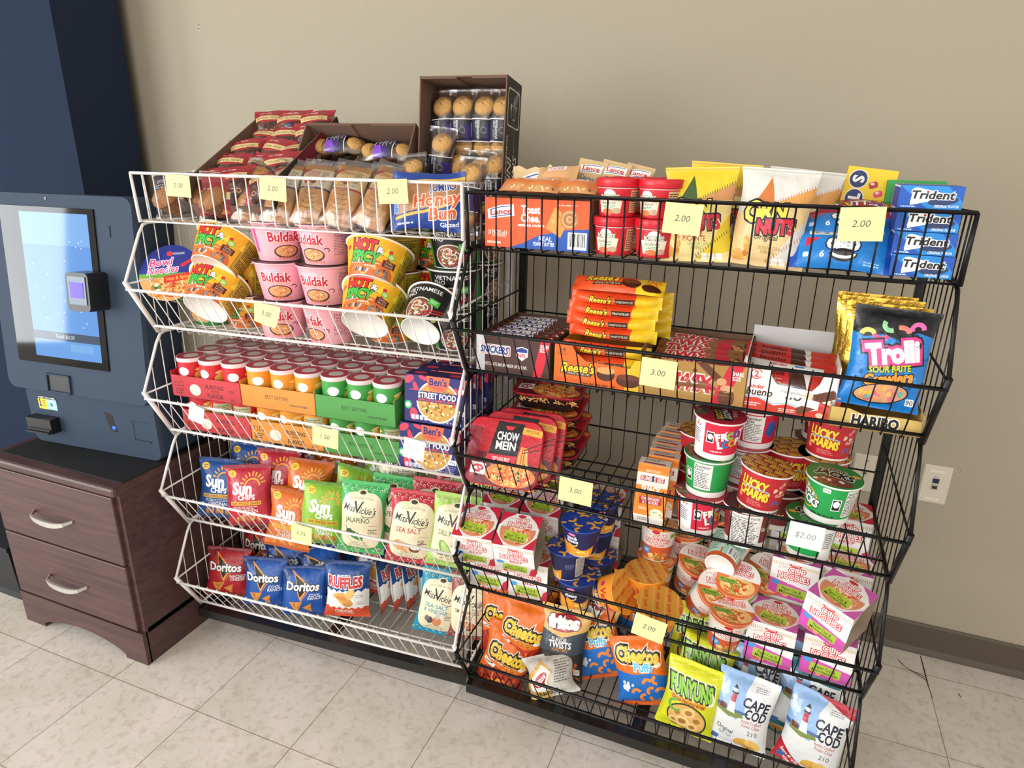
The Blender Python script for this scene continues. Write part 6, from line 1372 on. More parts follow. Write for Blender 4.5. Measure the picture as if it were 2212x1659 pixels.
f = Art(7.2, 13.0, '#e98a2c', 4); f.rect(3.6, 9.7, 7.2, 2.8, '#ece6df'); f.rect(3.6, .9, 7.2, 1.8, '#ece6df'); f.rect(3.6, 12.2, 7.2, 1.0, '#e07a24'); f.text('READY-TO-EAT!', 3.6, 11.6, .55, '#f6dcc0', .01, w=3.4)
f.rect(3.6, 9.9, 5.6, 1.1, '#b5232f'); f.text('BUMBLE BEE', 3.6, 9.9, .85, '#f1ece8', .02, w=5.2); f.rect(3.75, 10.0, .5, 1.3, '#26406a'); f.text('SNACK', 3.6, 7.6, 1.3, '#f6f2ee', .045, w=4.6); f.text('ON THE RUN!', 3.6, 6.5, .75, '#7a3a1a', .01, w=4.4); f.rect(3.7, 5.2, 5.2, 1.7, '#b5303a', 3); f.text('CHICKEN SALAD', 3.7, 5.6, .62, '#f6ece8', .02, w=4.2, rot=3); f.text('& CRACKERS', 3.7, 4.8, .62, '#f6ece8', .02, w=3.6, rot=3); f.text('ORIGINAL', 2.2, 3.3, .55, '#f6dcc0', .01, w=2.4)
f.ell(5.4, 2.6, 1.6, 1.0, '#efe2c4'); f.blobs(5.4, 2.6, 1.2, .7, 8, ['#d8b070', '#8fa84a', '#f3ead0'], .3); f.lines(1.2, 1.4, 3, .8, 2, '#8a7a70')
t_ = Art(7.2, 3.8, '#ddd6ce', 3); t_.rect(3.6, 1.0, 5, .8, '#b5303a'); t_.lines(1.2, 3.2, 5, 1.0, 2, '#4a4440')
s_ = Art(3.8, 13, '#e2842a', 3); s_.rect(1.9, 9.7, 3.8, 2.8, '#e6e0d8'); s_.rect(1.9, 9.8, 2.6, .9, '#b5232f'); s_.lines(.5, 7, 2.8, 4, 8, '#a8581a')
sk = carton('snack_carton', .066, .034, .140, dict(front=f, top=t_, right=s_, left=s_), '#e98a2c'); SKG = 'orange snack cartons in a row on the black rack'
for i in range(7):
    put(dup(sk), 'B', .424 + (0, .012, .008, .006, .006, .01, .014)[i], .105 + .0365 * i + (.0 if i == 0 else .008), Z + (0, 0, .001, 0, 0, 0, 0)[i], 2, -2 if i == 0 else -3, 1.5, 'orange chicken salad snack carton, %s in its row' % ('front one', 'second', 'third', 'fourth', 'fifth', 'sixth', 'rearmost')[i], 'snack carton', SKG)
bpy.data.objects.remove(sk)
def cereal(kind):
    cfg = dict(loops=('#d3203f', '#b8293c'), jacks=('#1e9a4a', '#1f7f3a'), charms=('#b8242f', '#8f2a22'), honey=('#7a2426', '#5a2426'))[kind]
    w = 2 * PI * 4.6; h = 8.6; a = Art(w, h, cfg[0], 6); c = w / 2
    if kind != 'charms': a.rect(c, .6, w, 1.2, '#f1efec')
    else: a.rect(c, .15, w, .3, '#f1e9e4')
    if kind == 'loops':
        a.rect(c - 6.0, 4.6, 3.4, 7.8, '#efedec'); a.lines(c - 7.3, 6.4, 2.4, 3.4, 7, '#6a7088'); a.blobs(c - 6, 7.6, 1.1, .6, 5, ['#e0b020', '#3a8a4a', '#d03050', '#5a3a9a'], .3)
        a.text('Kellogg', c + 1.2, 6.6, .9, '#f1dede', .02, w=3, shear=.25)
        for i, ch_ in enumerate('FROOT'): a.text(ch_, c - 1.4 + i * 1.3, 5.4 + i * .3, 1.6, ('#f4f1ee', '#f4f1ee', '#8fc04a', '#7a4aa8', '#f4f1ee')[i], .06, out='#8c1428', ow=.04, rot=12)
        for i, ch_ in enumerate('LOOPS'): a.text(ch_, c - .8 + i * 1.3, 3.6 + i * .3, 1.6, ('#f4f1ee', '#3a7ac0', '#e89a2a', '#f4f1ee', '#f4f1ee')[i], .06, out='#8c1428', ow=.04, rot=12)
        a.rect(c - 3.0, 5.2, 1.6, 2.6, '#f4f4f2'); a.rect(c - 3.0, 5.2, 1.3, 2.2, '#222'); a.ell(c - 3.0, 5.3, .55, .7, '#f4f4f2'); a.lines(c - 2.6, 2.2, 4, .6, 1, '#f6c9d2')
        a.rect(c + 7.6, 4.8, 4.2, 6.6, '#f1efec'); a.text('Nutrition', c + 7.3, 7.4, .7, '#222', .02, w=3.2); a.text('Facts', c + 6.6, 6.7, .7, '#222', .02); a.lines(c + 5.8, 6.2, 3.6, 4.4, 11, '#333', .4); a.ell(c - 10, 4.6, 1.4, 1.6, '#f1a03a'); a.ell(c + 11.5, 4.8, 1.2, 2, '#2a5aa8')
    elif kind == 'jacks':
        a.ell(c - 4.4, 4.4, 2.4, 2.4, '#e9a83a'); a.ell(c - 4.4, 4.4, 2.1, 2.1, '#1e9a4a'); a.text('APPLE', c - 4.6, 5.6, 1.1, '#f4f4f0', .04, out='#15281a', ow=.06, w=3.8, rot=-10); a.text('JACKS', c - 4.2, 4.0, 1.7, '#f4f4f0', .05, out='#15281a', ow=.07, w=5.2, rot=-10); a.text('Kellogg', c - 5.6, 7.2, .7, '#d8283c', .03, out='#f4f4f0', ow=.04, w=2.4, shear=.2)
        a.rect(c + 1.6, 4.6, 1.7, 2.8, '#f4f4f2'); a.rect(c + 1.6, 4.6, 1.4, 2.4, '#222'); a.ell(c + 1.6, 4.8, .6, .8, '#f4f4f2'); a.rect(c - .6, 7.6, 1.4, 1.0, '#f4f4f2', 0, .2); a.text('160', c - .6, 7.6, .6, '#222', 0); a.lines(c - 3, 1.9, 6.5, .7, 1, '#10401f')
        a.rect(c + 5.0, 4.9, 3.8, 6.4, '#e6e4e0'); a.text('Nutrition', c + 4.9, 7.4, .65, '#222', .02, w=3.0); a.text('Facts', c + 4.2, 6.7, .65, '#222', .02); a.lines(c + 3.3, 6.1, 3.4, 4, 10, '#333', .45); a.rect(c - 9.6, 5, 3.2, 8, '#f0f0ee'); a.lines(c - 10.8, 7, 2.4, 4, 8, '#667')
    elif kind == 'charms':
        a.text('LUCKY', c - 1.0, 5.9, 2.0, '#f3d23a', .05, w=5.6, rot=-5, out='#8a1a20', ow=.05); a.text('CHARMS', c - .8, 3.7, 1.9, '#f3d23a', .05, w=6.6, rot=-5, out='#8a1a20', ow=.05); a.arc(c - .6, 4.3, 3.2, .8, 20, 160, .3, '#9aa8c8')
        a.text('Gluten Free', c + 5.2, 4.2, .7, '#f3e2da', .01, w=3); a.blobs(c + 4.6, 6.0, 1.6, 1.4, 7, ['#e8c9a0', '#d8b08a', '#4a8ad0', '#e86a8a'], .5); a.arc(c + 4.4, 1.9, .8, .8, -20, 200, .4, '#3a6ac0'); a.ell(c - 3.8, 2.4, .5, .7, '#f08a6a'); a.lines(c - 1.8, 2.2, 3.6, 1.2, 3, '#e07a70'); a.ell(c - 5.6, 6.4, .7, .9, '#e8a0a0')
        a.rect(c + 11, 4.6, 5, 7, '#efece8'); a.lines(c + 8.8, 7.6, 4.4, 6, 14, '#333', .45)
    else:
        a.text('Honey Nut', c - .4, 5.6, 1.1, '#e9c9a0', .0, w=4.4, shear=.1); a.text('Cheerios', c, 3.9, 1.7, '#f0d9a8', .02, w=6.4, shear=.1); a.text('Gluten Free', c + 7.6, 4.8, .9, '#f1e9e2', .01, w=4); a.rect(c - 9, 4.4, 6.6, 7.4, '#ece8e4'); a.text('Nutrition Facts', c - 9, 7.4, .6, '#222', .01, w=5.4); a.lines(c - 12, 6.9, 6.2, 6, 16, '#2a2a2a', .5); a.text('Gluten Free', c - 3.8, 4.6, .9, '#f1e9e2', .01, w=3.4)
    R = 5.3; lid = disc_art(R, cfg[1], 6, 44)
    if kind == 'loops':
        lid.poly([(0, R), (R * .8, R * 2), (0, R * 2)], '#5a4a4a'); lid.ell(1.4, R + 1.8, 2.0, 2.6, '#6a5a54', -30); lid.blobs(1.8, R + 2, 1.4, 1.8, 12, ['#8a8a6a', '#b0503a', '#3f4a5a', '#d0a06a'], .5)
        lid.rect(R + .4, R - .2, 3.6, 6.4, '#2a1e2a', -14); lid.text('FROOT', R + 1.3, R, 1.3, '#f1eeee', .05, w=5, rot=-102); lid.text('LOOPS', R - .4, R - .2, 1.3, '#d8c04a', .05, w=5, rot=-102); lid.text('Kellogg', R + 3.2, R, .8, '#e6b9c0', .02, w=3.4, rot=-102)
    elif kind == 'jacks':
        lid.ell(R, 2.6, 3.6, 2.0, '#6a3a2c'); lid.blobs(R - .4, 2.4, 3.2, 1.6, 22, ['#a85a3a', '#7a3a2a', '#c98a4a', '#e9e3d8', '#8f4a30'], .5); lid.text('APPLE', R - .2, R + 2.1, 1.3, '#1a1a1a', .04, w=4.4, rot=-8, out='#dfe6d6', ow=.04); lid.text('JACKS', R, R + .5, 2.0, '#1a1a1a', .06, w=7.2, rot=-8, out='#dfe6d6', ow=.05); lid.ell(R + 3.8, R + 1.6, .8, .6, '#e0a83a'); lid.arc(R - 1, R + 3.9, 2, .6, 20, 160, .3, '#2f5f24')
    elif kind == 'charms':
        for j in range(5):
            for i in range(4):
                x = .9 + i * 3.0 + (1.4 if j % 2 else 0); y = 1.2 + j * 2.1; lid.text('LUCKY', x, y + .45, .75, '#f0cf2e', .03, w=2.4, rot=170); lid.text('CHARMS', x, y - .45, .75, '#f0cf2e', .03, w=2.7, rot=170)
    else:
        lid.text('SOLUBLE', R, R + 1.2, 1.4, '#e3a24a', .02, w=6.5, rot=160); lid.text('NUT CHEERIOS', R, R - 1, 1.0, '#d8b98a', .0, w=6, rot=160)
    return cup('cereal_cup', .041, .0485, .086, a, lid, rim='#efece9', base='#eeece8', lip=.004, tab=(-2.2, cfg[1]))
cf, cj, cl, chn = cereal('loops'), cereal('jacks'), cereal('charms'), cereal('honey')
CG = 'cereal cups on the third black basket'
for src, u, v, z, yw, tl, rl, l in (
        (cf, .527, .125, 0, 40, 0, 0, 'pink-red fruit ring cereal cup at the bottom of the left front stack'),
        (cj, .534, .132, .0885, -70, 0, 1, 'green apple cereal cup in the middle of the left front stack'),
        (cf, .542, .130, .177, 24, 2, 2, 'pink-red fruit ring cereal cup on top of the left front stack'),
        (chn, .626, .112, 0, 110, 0, 2, 'dark red cereal cup with a big nutrition panel, under the yellow-lidded one'),
        (cl, .640, .112, .0895, -10, -2, 6, 'red cereal cup with yellow-printed lid, front centre of the third black basket'),
        (cf, .605, .222, .0885, -120, 0, 0, 'fruit ring cereal cup showing its nutrition panel, behind the front stacks, bottom'), (cf, .612, .226, .177, -95, 0, 3, 'fruit ring cereal cup showing its nutrition panel, behind the front stacks, top'), (cf, .604, .22, 0, 60, 0, 0, 'fruit ring cereal cup at the base of the rear stack'),
        (chn, .682, .215, 0, -20, 0, 0, 'maroon honey nut cereal cup, lower one right of the yellow-lidded cup'), (cl, .690, .235, .0885, 30, 0, 0, 'cereal cup with printed lid on the maroon honey nut cup'),
        (cl, .505, .25, .0, 60, 0, 0, 'lucky clover cereal cup at the back behind the snack cartons, bottom'.replace('lucky clover', 'marshmallow')), (cl, .505, .25, .0885, 60, 0, 0, 'marshmallow cereal cup at the back behind the snack cartons, upper'),
        (cj, .748, .118, 0, 165, 0, 0, 'green apple cereal cup at the bottom right, behind the white price note'), (cj, .768, .122, .0895, -8, 2, 3, 'green apple cereal cup on top, showing its green lid'),
        (cl, .755, .225, 0, 20, 0, 0, 'marshmallow cereal cup in the right rear stack, bottom'), (cl, .757, .225, .0885, -15, 0, 0, 'marshmallow cereal cup in the right rear stack, second'), (cl, .760, .227, .177, -10, 0, 2, 'marshmallow cereal cup in the right rear stack, third with a tan-printed lid'), (chn, .752, .315, .177, 10, 0, 0, 'cereal cup with plain brown lid, topmost at the right rear'), (chn, .75, .315, .0885, 10, 0, 0, 'brown-lidded cereal cup below the rearmost right one'), (chn, .75, .315, 0, 10, 0, 0, 'brown-lidded cereal cup on the basket floor at the right rear')):
    put(dup(src), 'B', u, v, Z + z, yw, tl, rl, l, 'cereal cup', CG)
for o in (cf, cj, cl, chn): bpy.data.objects.remove(o.children[0]); bpy.data.objects.remove(o)

# ------------------------------------------------------------------ black rack, fourth basket: cup noodles, cheese cups
Z = ZB[3] + .002
def cn_logo(a, x, y, s, rot=0, lid=False, sub=None):
    q = lambda t, dx, dy, h, w: a.text(t, *a._t([(dx * s, dy * s)], x, y, rot)[0], h * s, '#f6efe9', .02, out='#c8283a', ow=.085, w=w * s, rot=rot)
    q('CUP', .4, .85, 1.25, 3.0); q('NOODLES', 0, -.6, 1.25, 5.6)
    p = a._t([(-2.2 * s, 1.2 * s)], x, y, rot)[0]; a.text('the Original', *p, .4 * s, '#c85a5a', .0, w=1.6 * s, rot=rot + 12)
    if sub:
        p = a._t([(0, -1.75 * s)], x, y, rot)[0]; a.text(sub, *p, .55 * s, '#c8402c' if sub == 'CHICKEN' else '#f6eef4', .02, rot=rot)
def cn_cup():
    w = 2 * PI * 4.0; h = 10.0; a = Art(w, h, '#ece7e0', 7); c = w / 2
    a.rect(c, 9.4, w, .9, '#d8783a')
    for i in range(60): a.rect(c - w / 2 + .2 + i * w / 60, 8.4, .16, .5, '#c9b27a')
    a.poly([(0, 0), (w, 0), (w, 2.8), (c + 4, 4.2), (c - 4, 4.2), (0, 2.8)], '#cf5a2c'); a.noodles(c + 1, 1.3, 4, 1.4, 40, ['#f0bf6a', '#e08a3a', '#c9482a', '#f3d79a', '#7a8a3a'], .25); a.blobs(c + 1, 1.3, 3.4, 1.2, 12, ['#d8442c', '#f0d08a', '#6f8a3a'], .4)
    cn_logo(a, c, 6.4, 1.0, 0, sub='CHICKEN'); a.ell(c - 2.8, 2.6, 1.2, 1.1, '#3f86c9'); a.lines(c - 3.5, 3.2, 1.5, 1.1, 3, '#eaf2fa'); a.ell(c - .6, 8.6, .9, .5, '#c8283a'); a.rect(c + 4.6, 7.6, 3.6, 1.2, '#8fae3f', 8); a.text('Microwavable', c + 4.6, 7.7, .5, '#2a3a14', .0, w=3, rot=8)
    a.rect(c + 10, 5, 5, 7.4, '#b9d6c2'); a.lines(c + 7.8, 8, 4.4, 6, 12, '#4a6a58', .45); a.rect(c - 9.6, 5, 5.4, 7.8, '#a9d2bf'); a.lines(c - 12, 8.2, 4.8, 4.2, 10, '#3a5a4c', .45); a.bars(c - 9.4, 2.4, 3, 2.4)
    R = 4.85; l = disc_art(R, '#efeae4', 7, 40)
    l.poly([(0, 0), (2 * R, 0), (2 * R, R * .95), (0, R * 1.15)], '#d86a34'); l.ell(R + .3, R * .62, R * .78, R * .46, '#e8b878'); l.noodles(R + .3, R * .62, R * .72, R * .42, 40, ['#f0c070', '#d8562c', '#f3d79a', '#c93f24', '#8a9a3a'], .26); l.blobs(R + .3, R * .6, 2.8, 1.4, 14, ['#d8442c', '#f0cf7a', '#c9562c'], .42)
    cn_logo(l, R + .3, R * 1.48, .98, -4, sub=None); l.text('CHICKEN', R - .2, R * 1.06, .6, '#f6eee6', .02, w=3, rot=-4); l.rect(R - 2.0, R * .82, 4.0, 1.2, '#86a83a', -6); l.text('Microwavable', R - 2.0, R * .86, .5, '#26340f', .01, w=3.2, rot=-6); l.text('Paper Cup', R - 2.0, R * .74, .45, '#26340f', .01, w=2.4, rot=-6)
    return cup('noodle_cup', .0335, .0455, .100, a, l, rim='#e06a34', base='#efece8', lip=.0032)
def cn_box(kind):
    mag, fl = ('#c8486f', 'BEEF') if kind == 'beef' else ('#c85aa8', 'SHRIMP')
    if kind == 'beef': mag = '#cc2440'
    pink = '#c9304a' if kind == 'beef' else '#d052b0'
    f_ = Art(9.8, 9.8, '#ebe8e6', 5)
    for i in range(24): f_.rect(.4 + i * .4, 8.6, .16, .8, '#c9b27a')
    f_.ell(4.9, 8.9, 1.3, .7, '#c8283a', 0, 22, 180, 360); f_.text('NISSIN', 4.9, 8.7, .4, '#f6efe9', .01, w=1.6); cn_logo(f_, 4.9, 6.4, 1.15)
    f_.poly([(0, 0), (9.8, 0), (9.8, 3.0), (7, 3.4), (0, 4.6)], pink if kind != 'beef' else '#d9d3d0'); f_.text(fl, 5.4, 4.2, .7, '#f6eaf2' if kind != 'beef' else '#c8283a', .02, w=3.2); f_.ell(1.4, 3.6, .9, .6, '#4a9ad8'); f_.blobs(4.4, 1.2, 3.4, 1.0, 12, ['#d87a5a', '#f0c8a0', '#c04a3a', '#e8a070'], .5); f_.rect(4.9, 2.0, 6.0, 2.2, '#a9c23f', -3); f_.text('Paper Cup &', 4.9, 2.4, .75, '#26340f', .01, w=4, rot=-3); f_.text('Microwavable', 4.9, 1.5, .75, '#26340f', .01, w=5, rot=-3); f_.poly([(9.8, 0), (9.8, 3), (8.8, 2.2), (8.2, 0)], mag)
    t2 = Art(9.8, 9.8, '#e4e1de', 5); t2.poly([(0, 9.8), (0, 5.8), (3.4, 9.8)], mag); t2.poly([(9.8, 9.8), (9.8, 6), (6.6, 9.8)], mag); t2.poly([(0, 0), (2.8, 0), (0, 3.6)], mag); t2.poly([(9.8, 0), (7.2, 0), (9.8, 3.6)], mag)
    t2.ell(4.9, 4.9, 4.7, 4.7, '#f1eeec', 0, 30); t2.ell(4.9, 4.7, 4.3, 4.3, '#d98a66', 0, 30); t2.poly([(.7, 5.6), (9.1, 5.6), (8.6, 7.8), (6.8, 9.2), (4.9, 9.7), (3, 9.2), (1.2, 7.8)], '#ebe7e4'); t2.noodles(5.2, 3.6, 3.7, 2.6, 60, ['#f0b87a', '#e07a4a', '#c8482f', '#f3d2a0', '#f6e0ba'], .24); cn_logo(t2, 4.9, 7.0, 1.0); t2.text(fl, 5.0, 5.2, .5, '#f6e2e2', .02, w=2.2); t2.ell(4.9, 9.1, 1.0, .45, '#c8283a')
    t2.rect(4.7, 3.0, 5.4, 2.6, '#b3c93a', -6, .2); t2.text('Now in a', 4.6, 3.8, .4, '#26340f', .0, w=1.6, rot=-6); t2.text('Paper Cup &', 4.7, 3.1, .85, '#26340f', .01, w=4.2, rot=-6); t2.text('Microwavable', 4.7, 2.2, .85, '#26340f', .01, w=4.9, rot=-6)
    w = .098; mb = MB()
    K = flat
    mb.art(f_.bake(), flat((-w / 2, -w / 2, 0), (1, 0, 0), (0, 0, 1)), 0, False); mb.art(t2.bake(), flat((-w / 2, -w / 2, w), (1, 0, 0), (0, 1, 0)), 0, False); mb.art(f_.bake(), flat((w / 2, w / 2, 0), (-1, 0, 0), (0, 0, 1)), 0, False)
    mb.box((-w / 2, -w / 2 + .0004, 0), (w / 2, w / 2 - .0004, .0008), '#a89684'); t = .0006
    for y0 in (-w / 2 + .0003, w / 2 - .0009): mb.box((-w / 2, y0, 0), (w / 2, y0 + t, w - .0005), '#9c8a78')
    mb.box((-w / 2, -w / 2 + .001, w - .0012), (w / 2, w / 2 - .001, w - .0006), '#a89684')
    o = mb.build('noodle_carton', M_CARD)
    wA = Art(2 * PI * 3.9, 9.3, '#ece7e0', 7); c = wA.w / 2
    for i in range(40): wA.rect(.3 + i * wA.w / 40, 7.8, .16, .8, '#c9b27a')
    for x in (c + 6.1, c - 6.1): cn_logo(wA, x, 5.6, .95)
    wA.lines(c + 4, 3, 4.5, .6, 1, '#c9b27a')
    cp = cup('cup', .033, .0455, .0935, wA, None, rim='#efece8', base='#efece8', lip=.002); cp.parent = o; cp.location = (0, 0, .001); return o
bx, sx = cn_box('beef'), cn_box('shrimp'); cc = cn_cup()
BXG = 'red and white cup noodle cartons at the left of the fourth black basket'
h = .0985
for u, v, z, yw, tl, l in ((.040, .140, 0, 6, 0, 'red and white noodle carton, lower row in front, left'), (.146, .140, 0, 6, 0, 'red and white noodle carton, lower row in front, right'),
        (.024, .094, h + .012, 8, 20, 'red and white noodle carton, upper row in front, left'), (.130, .096, h + .012, 6, 20, 'red and white noodle carton, upper row in front, right'),
        (.036, .240, h + .012, 4, 14, 'red and white noodle carton, upper row behind the front pair, left'), (.143, .236, h + .012, 4, 14, 'red and white noodle carton, upper row behind the front pair, right'),
        (.042, .245, 0, 4, 0, 'red and white noodle carton on the floor of the basket, second row, left'), (.148, .245, 0, 4, 0, 'red and white noodle carton on the floor of the basket, second row, right'),
        (.045, .345, h, 2, 4, 'red and white noodle carton at the back, left'), (.148, .345, h, 2, 4, 'red and white noodle carton at the back, second from left'), (.275, .345, h, 2, 0, 'red and white noodle carton at the back behind the blue cheese cups'), (.275, .345, 0, 2, 0, 'red and white noodle carton at the back on the floor behind the blue cheese cups'), (.045, .345, 0, 2, 0, 'red and white noodle carton at the back on the floor, left'), (.15, .345, 0, 2, 0, 'red and white noodle carton at the back on the floor, second from left')):
    put(dup(bx), 'B', u, v, Z + z, yw, tl, 0, l, 'noodle carton', BXG)
SXG = 'pink and white cup noodle cartons at the right of the fourth black basket'
for u, v, z, yw, tl, rl, l in ((.712, .138, 0, -6, 0, 0, 'pink shrimp noodle carton on the basket floor, left of the two in front'), (.826, .140, 0, -6, 0, 0, 'pink shrimp noodle carton on the basket floor, right of the two in front'),
        (.822, .128, .108, -30, 8, 8, 'pink shrimp noodle carton turned askew on top, its cup showing at the side'), (.745, .250, h, -6, 0, 0, 'pink shrimp noodle carton in the second row, left, standing high'), (.848, .255, h, -6, 0, 0, 'pink shrimp noodle carton in the second row, right, standing high'),
        (.738, .250, 0, -6, 0, 0, 'pink shrimp noodle carton on the floor, second row, left'), (.843, .252, 0, -6, 0, 0, 'pink shrimp noodle carton on the floor, second row, right')):
    put(dup(sx), 'B', u, v, Z + z, yw, tl, rl, l, 'noodle carton', SXG)
for u, v, z, l in ((.735, .345, 2 * h - .02, 'red noodle carton at the right rear, left one'), (.84, .345, 2 * h - .02, 'red noodle carton at the right rear, right one'), (.735, .348, h - .02, 'red noodle carton under the left one at the right rear'), (.84, .348, h - .02, 'red noodle carton under the right one at the right rear')):
    put(dup(bx), 'B', u, v, Z + z, -4, 0, 0, l, 'noodle carton', BXG)
for o in (bx, sx):
    for ch in list(o.children): bpy.data.objects.remove(ch)
    bpy.data.objects.remove(o)
CCG = 'chicken cup noodles heaped in the fourth black basket'
for u, v, z, yw, tl, rl, l in ((.612, .120, .004, 12, 8, 4, 'white and orange chicken noodle cup standing in front by the pink cartons'), (.640, .205, .055, -6, 26, -6, 'chicken noodle cup behind the front one, lid tilted towards the room'), (.548, .185, .040, 18, 34, 14, 'chicken noodle cup leaning forward right of the orange cheese cups'),
        (.510, .270, .028, 10, 20, 10, 'chicken noodle cup leaning at the back centre'), (.432, .255, 0, 6, 0, 0, 'chicken noodle cup standing at the bottom of the left pair'), (.428, .250, .1035, 8, -2, 2, 'chicken noodle cup standing on another, left of the heap'),
        (.490, .325, .06, -10, 6, 0, 'chicken noodle cup at the back behind the standing pair'), (.675, .300, .06, -24, 38, 22, 'chicken noodle cup tipped at the back left of the pink cartons'), (.590, .33, .035, 10, 10, 0, 'chicken noodle cup at the back under the lying cup'), (.57, .265, .0, 0, 0, 0, 'chicken noodle cup standing low in the heap'), (.655, .25, .0, 0, 0, 0, 'chicken noodle cup low in the heap, near the pink cartons')):
    put(dup(cc), 'B', u, v, Z + z, yw, tl, rl, l, 'noodle cup', CCG)
put(dup(cc), 'B', .592, .215, Z + .175, 150, 74, 18, 'noodle cup lying upside down on the heap, showing its green panel and white base', 'noodle cup', CCG, piv=.05)
bpy.data.objects.remove(cc.children[0]); bpy.data.objects.remove(cc)
def mac():
    w = 2 * PI * 4.2; h_ = 7.6; a = Art(w, h_, '#1d2150', 7); c = w / 2
    a.poly([(c - 5, 0), (c + 3.6, 0), (c + 4.0, 3.0), (c + 1.6, 1.8), (c - 2, 3.0), (c - 4.6, 4.0)], '#f09a2a'); a.noodles(c + 1, 1.2, 2.6, 1.1, 22, ['#f6c04a', '#e8902a', '#f9d98a'], .34); a.ell(c - 1.4, 6.5, .9, .4, '#d87ab0'); a.text('mac&', c - 1.4, 5.5, .95, '#f4f2f6', .03, w=2.6); a.text('cheese', c - 1.4, 4.5, .95, '#f4f2f6', .03, w=3.0); a.arc(c - 1.2, 3.9, 1.1, .9, 190, 350, .35, '#f4b83a')
    a.lines(c + 5, 5, 2.6, 1.6, 4, '#8f93c0', .3); a.rect(c + 9, 3.6, 3, 6, '#c9c7c0'); a.lines(c + 7.7, 6.4, 2.6, 5.4, 12, '#2a2a4a', .45); a.rect(c - 8.6, 3.0, 3, 1.0, '#d8dae6'); a.text('ORIGINAL', c - 8.6, 3.0, .6, '#1d2150', .0, w=2.4)
    R = 4.9; l = disc_art(R, '#1f3f9a', 5, 40)
    for x, y, r in ((1.6, 7.4, 20), (3.8, 8.4, 200), (7.2, 8.2, 40), (2.4, 4.6, 220), (5.2, 6.4, 10), (8.4, 5.8, 190), (1.4, 2.2, 60), (4.6, 3.4, 150), (7.0, 3.6, 330), (5.2, 1.0, 80), (8.6, 2.4, 20), (9.2, 8.0, 120)): l.arc(x, y, .95, .8, 20 + r, 180 + r, .62, '#f0b02c', 8)
    for x, y in ((2.8, 6.2), (6.6, 6.9), (6.0, 5.0), (3.2, 2.6)): l.lines(x, y, .9, .9, 3, '#9aa6d8', .25)
    return cup('cheese_cup', .0365, .0465, .076, a, l, rim='#27489f', base='#e9e9ee', lip=.003, tab=(1.8, '#24459c'))
mc = mac(); MG = 'blue macaroni and cheese cups stacked in the fourth black basket'
for i, (u, v, z, yw, tl, l) in enumerate(((.262, .128, 0, 20, 0, 'bottom of the front stack'), (.242, .128, .0785, -60, 3, 'middle of the front stack'), (.272, .122, .157, 4, 4, 'top of the front stack, lid in full view'), (.285, .235, 0, 30, 0, 'bottom of the rear stack'), (.275, .235, .0785, 10, 0, 'second in the rear stack'), (.285, .235, .157, 40, 0, 'third in the rear stack'), (.270, .238, .2355, -20, 0, 'top of the rear stack, under the price note'))):
    if z > .2: continue
    put(dup(mc), 'B', u, v, Z + z, yw, tl, 0, 'blue macaroni and cheese cup, ' + l, 'cheese cup', MG)
bpy.data.objects.remove(mc.children[0]); bpy.data.objects.remove(mc)
def vel():
    w = 2 * PI * 4.5; h_ = 7.0; a = Art(w, h_, '#f0962a', 7); c = w / 2
    a.text('Velveeta', c, 3.8, 2.0, '#c8283a', .03, w=8.0, shear=.1); a.poly([(c - 7, 0), (c + 5, 0), (c + 4, 1.4), (c - 2, 2.0), (c - 6, 1.2)], '#2a3a7a'); a.noodles(c - 1, .9, 4, .9, 22, ['#f6b04a', '#e8862a', '#f9d08a'], .35); a.ell(c - 5, 3.4, .7, .8, '#c83a6a'); a.lines(c + 6, 6, 5, 4.6, 9, '#b5541a', .4); a.rect(c + 9, 5, 2.4, 1.4, '#c8485a'); a.lines(c - 13, 6, 5, 4.6, 9, '#b5541a', .4)
    R = 5.1; l = disc_art(R, '#d99a3a', 5, 40)
    for i in range(4):
        l.rect(.8 + i * 2.7, R, .4, 10, '#e0ab55')
        for j in range(4): l.text('Velveeta', 2.0 + i * 2.6, 1.4 + j * 2.8, .95, '#c8401f', .02, w=2.3, rot=-80)
    return cup('cheese_cup', .0385, .049, .070, a, l, rim='#f3a23a', base='#f0e6d8', lip=.0032, tab=(-1.6, '#e8962c'))
vl = vel(); VLG = 'orange cheese pasta cups in the fourth black basket'
put(dup(vl), 'B', .358, .130, Z + .052, -14, 8, 60, 'orange cheese pasta cup lying on its side, lid facing right', 'cheese cup', VLG, piv=.035)
put(dup(vl), 'B', .425, .180, Z + .03, 30, 0, -4, 'orange cheese pasta cup standing behind the front orange one', 'cheese cup', VLG)
put(dup(vl), 'B', .462, .112, Z + .010, 8, 12, 5, 'orange cheese pasta cup in front behind the price note, lid in full view', 'cheese cup', VLG)
bpy.data.objects.remove(vl.children[0]); bpy.data.objects.remove(vl)
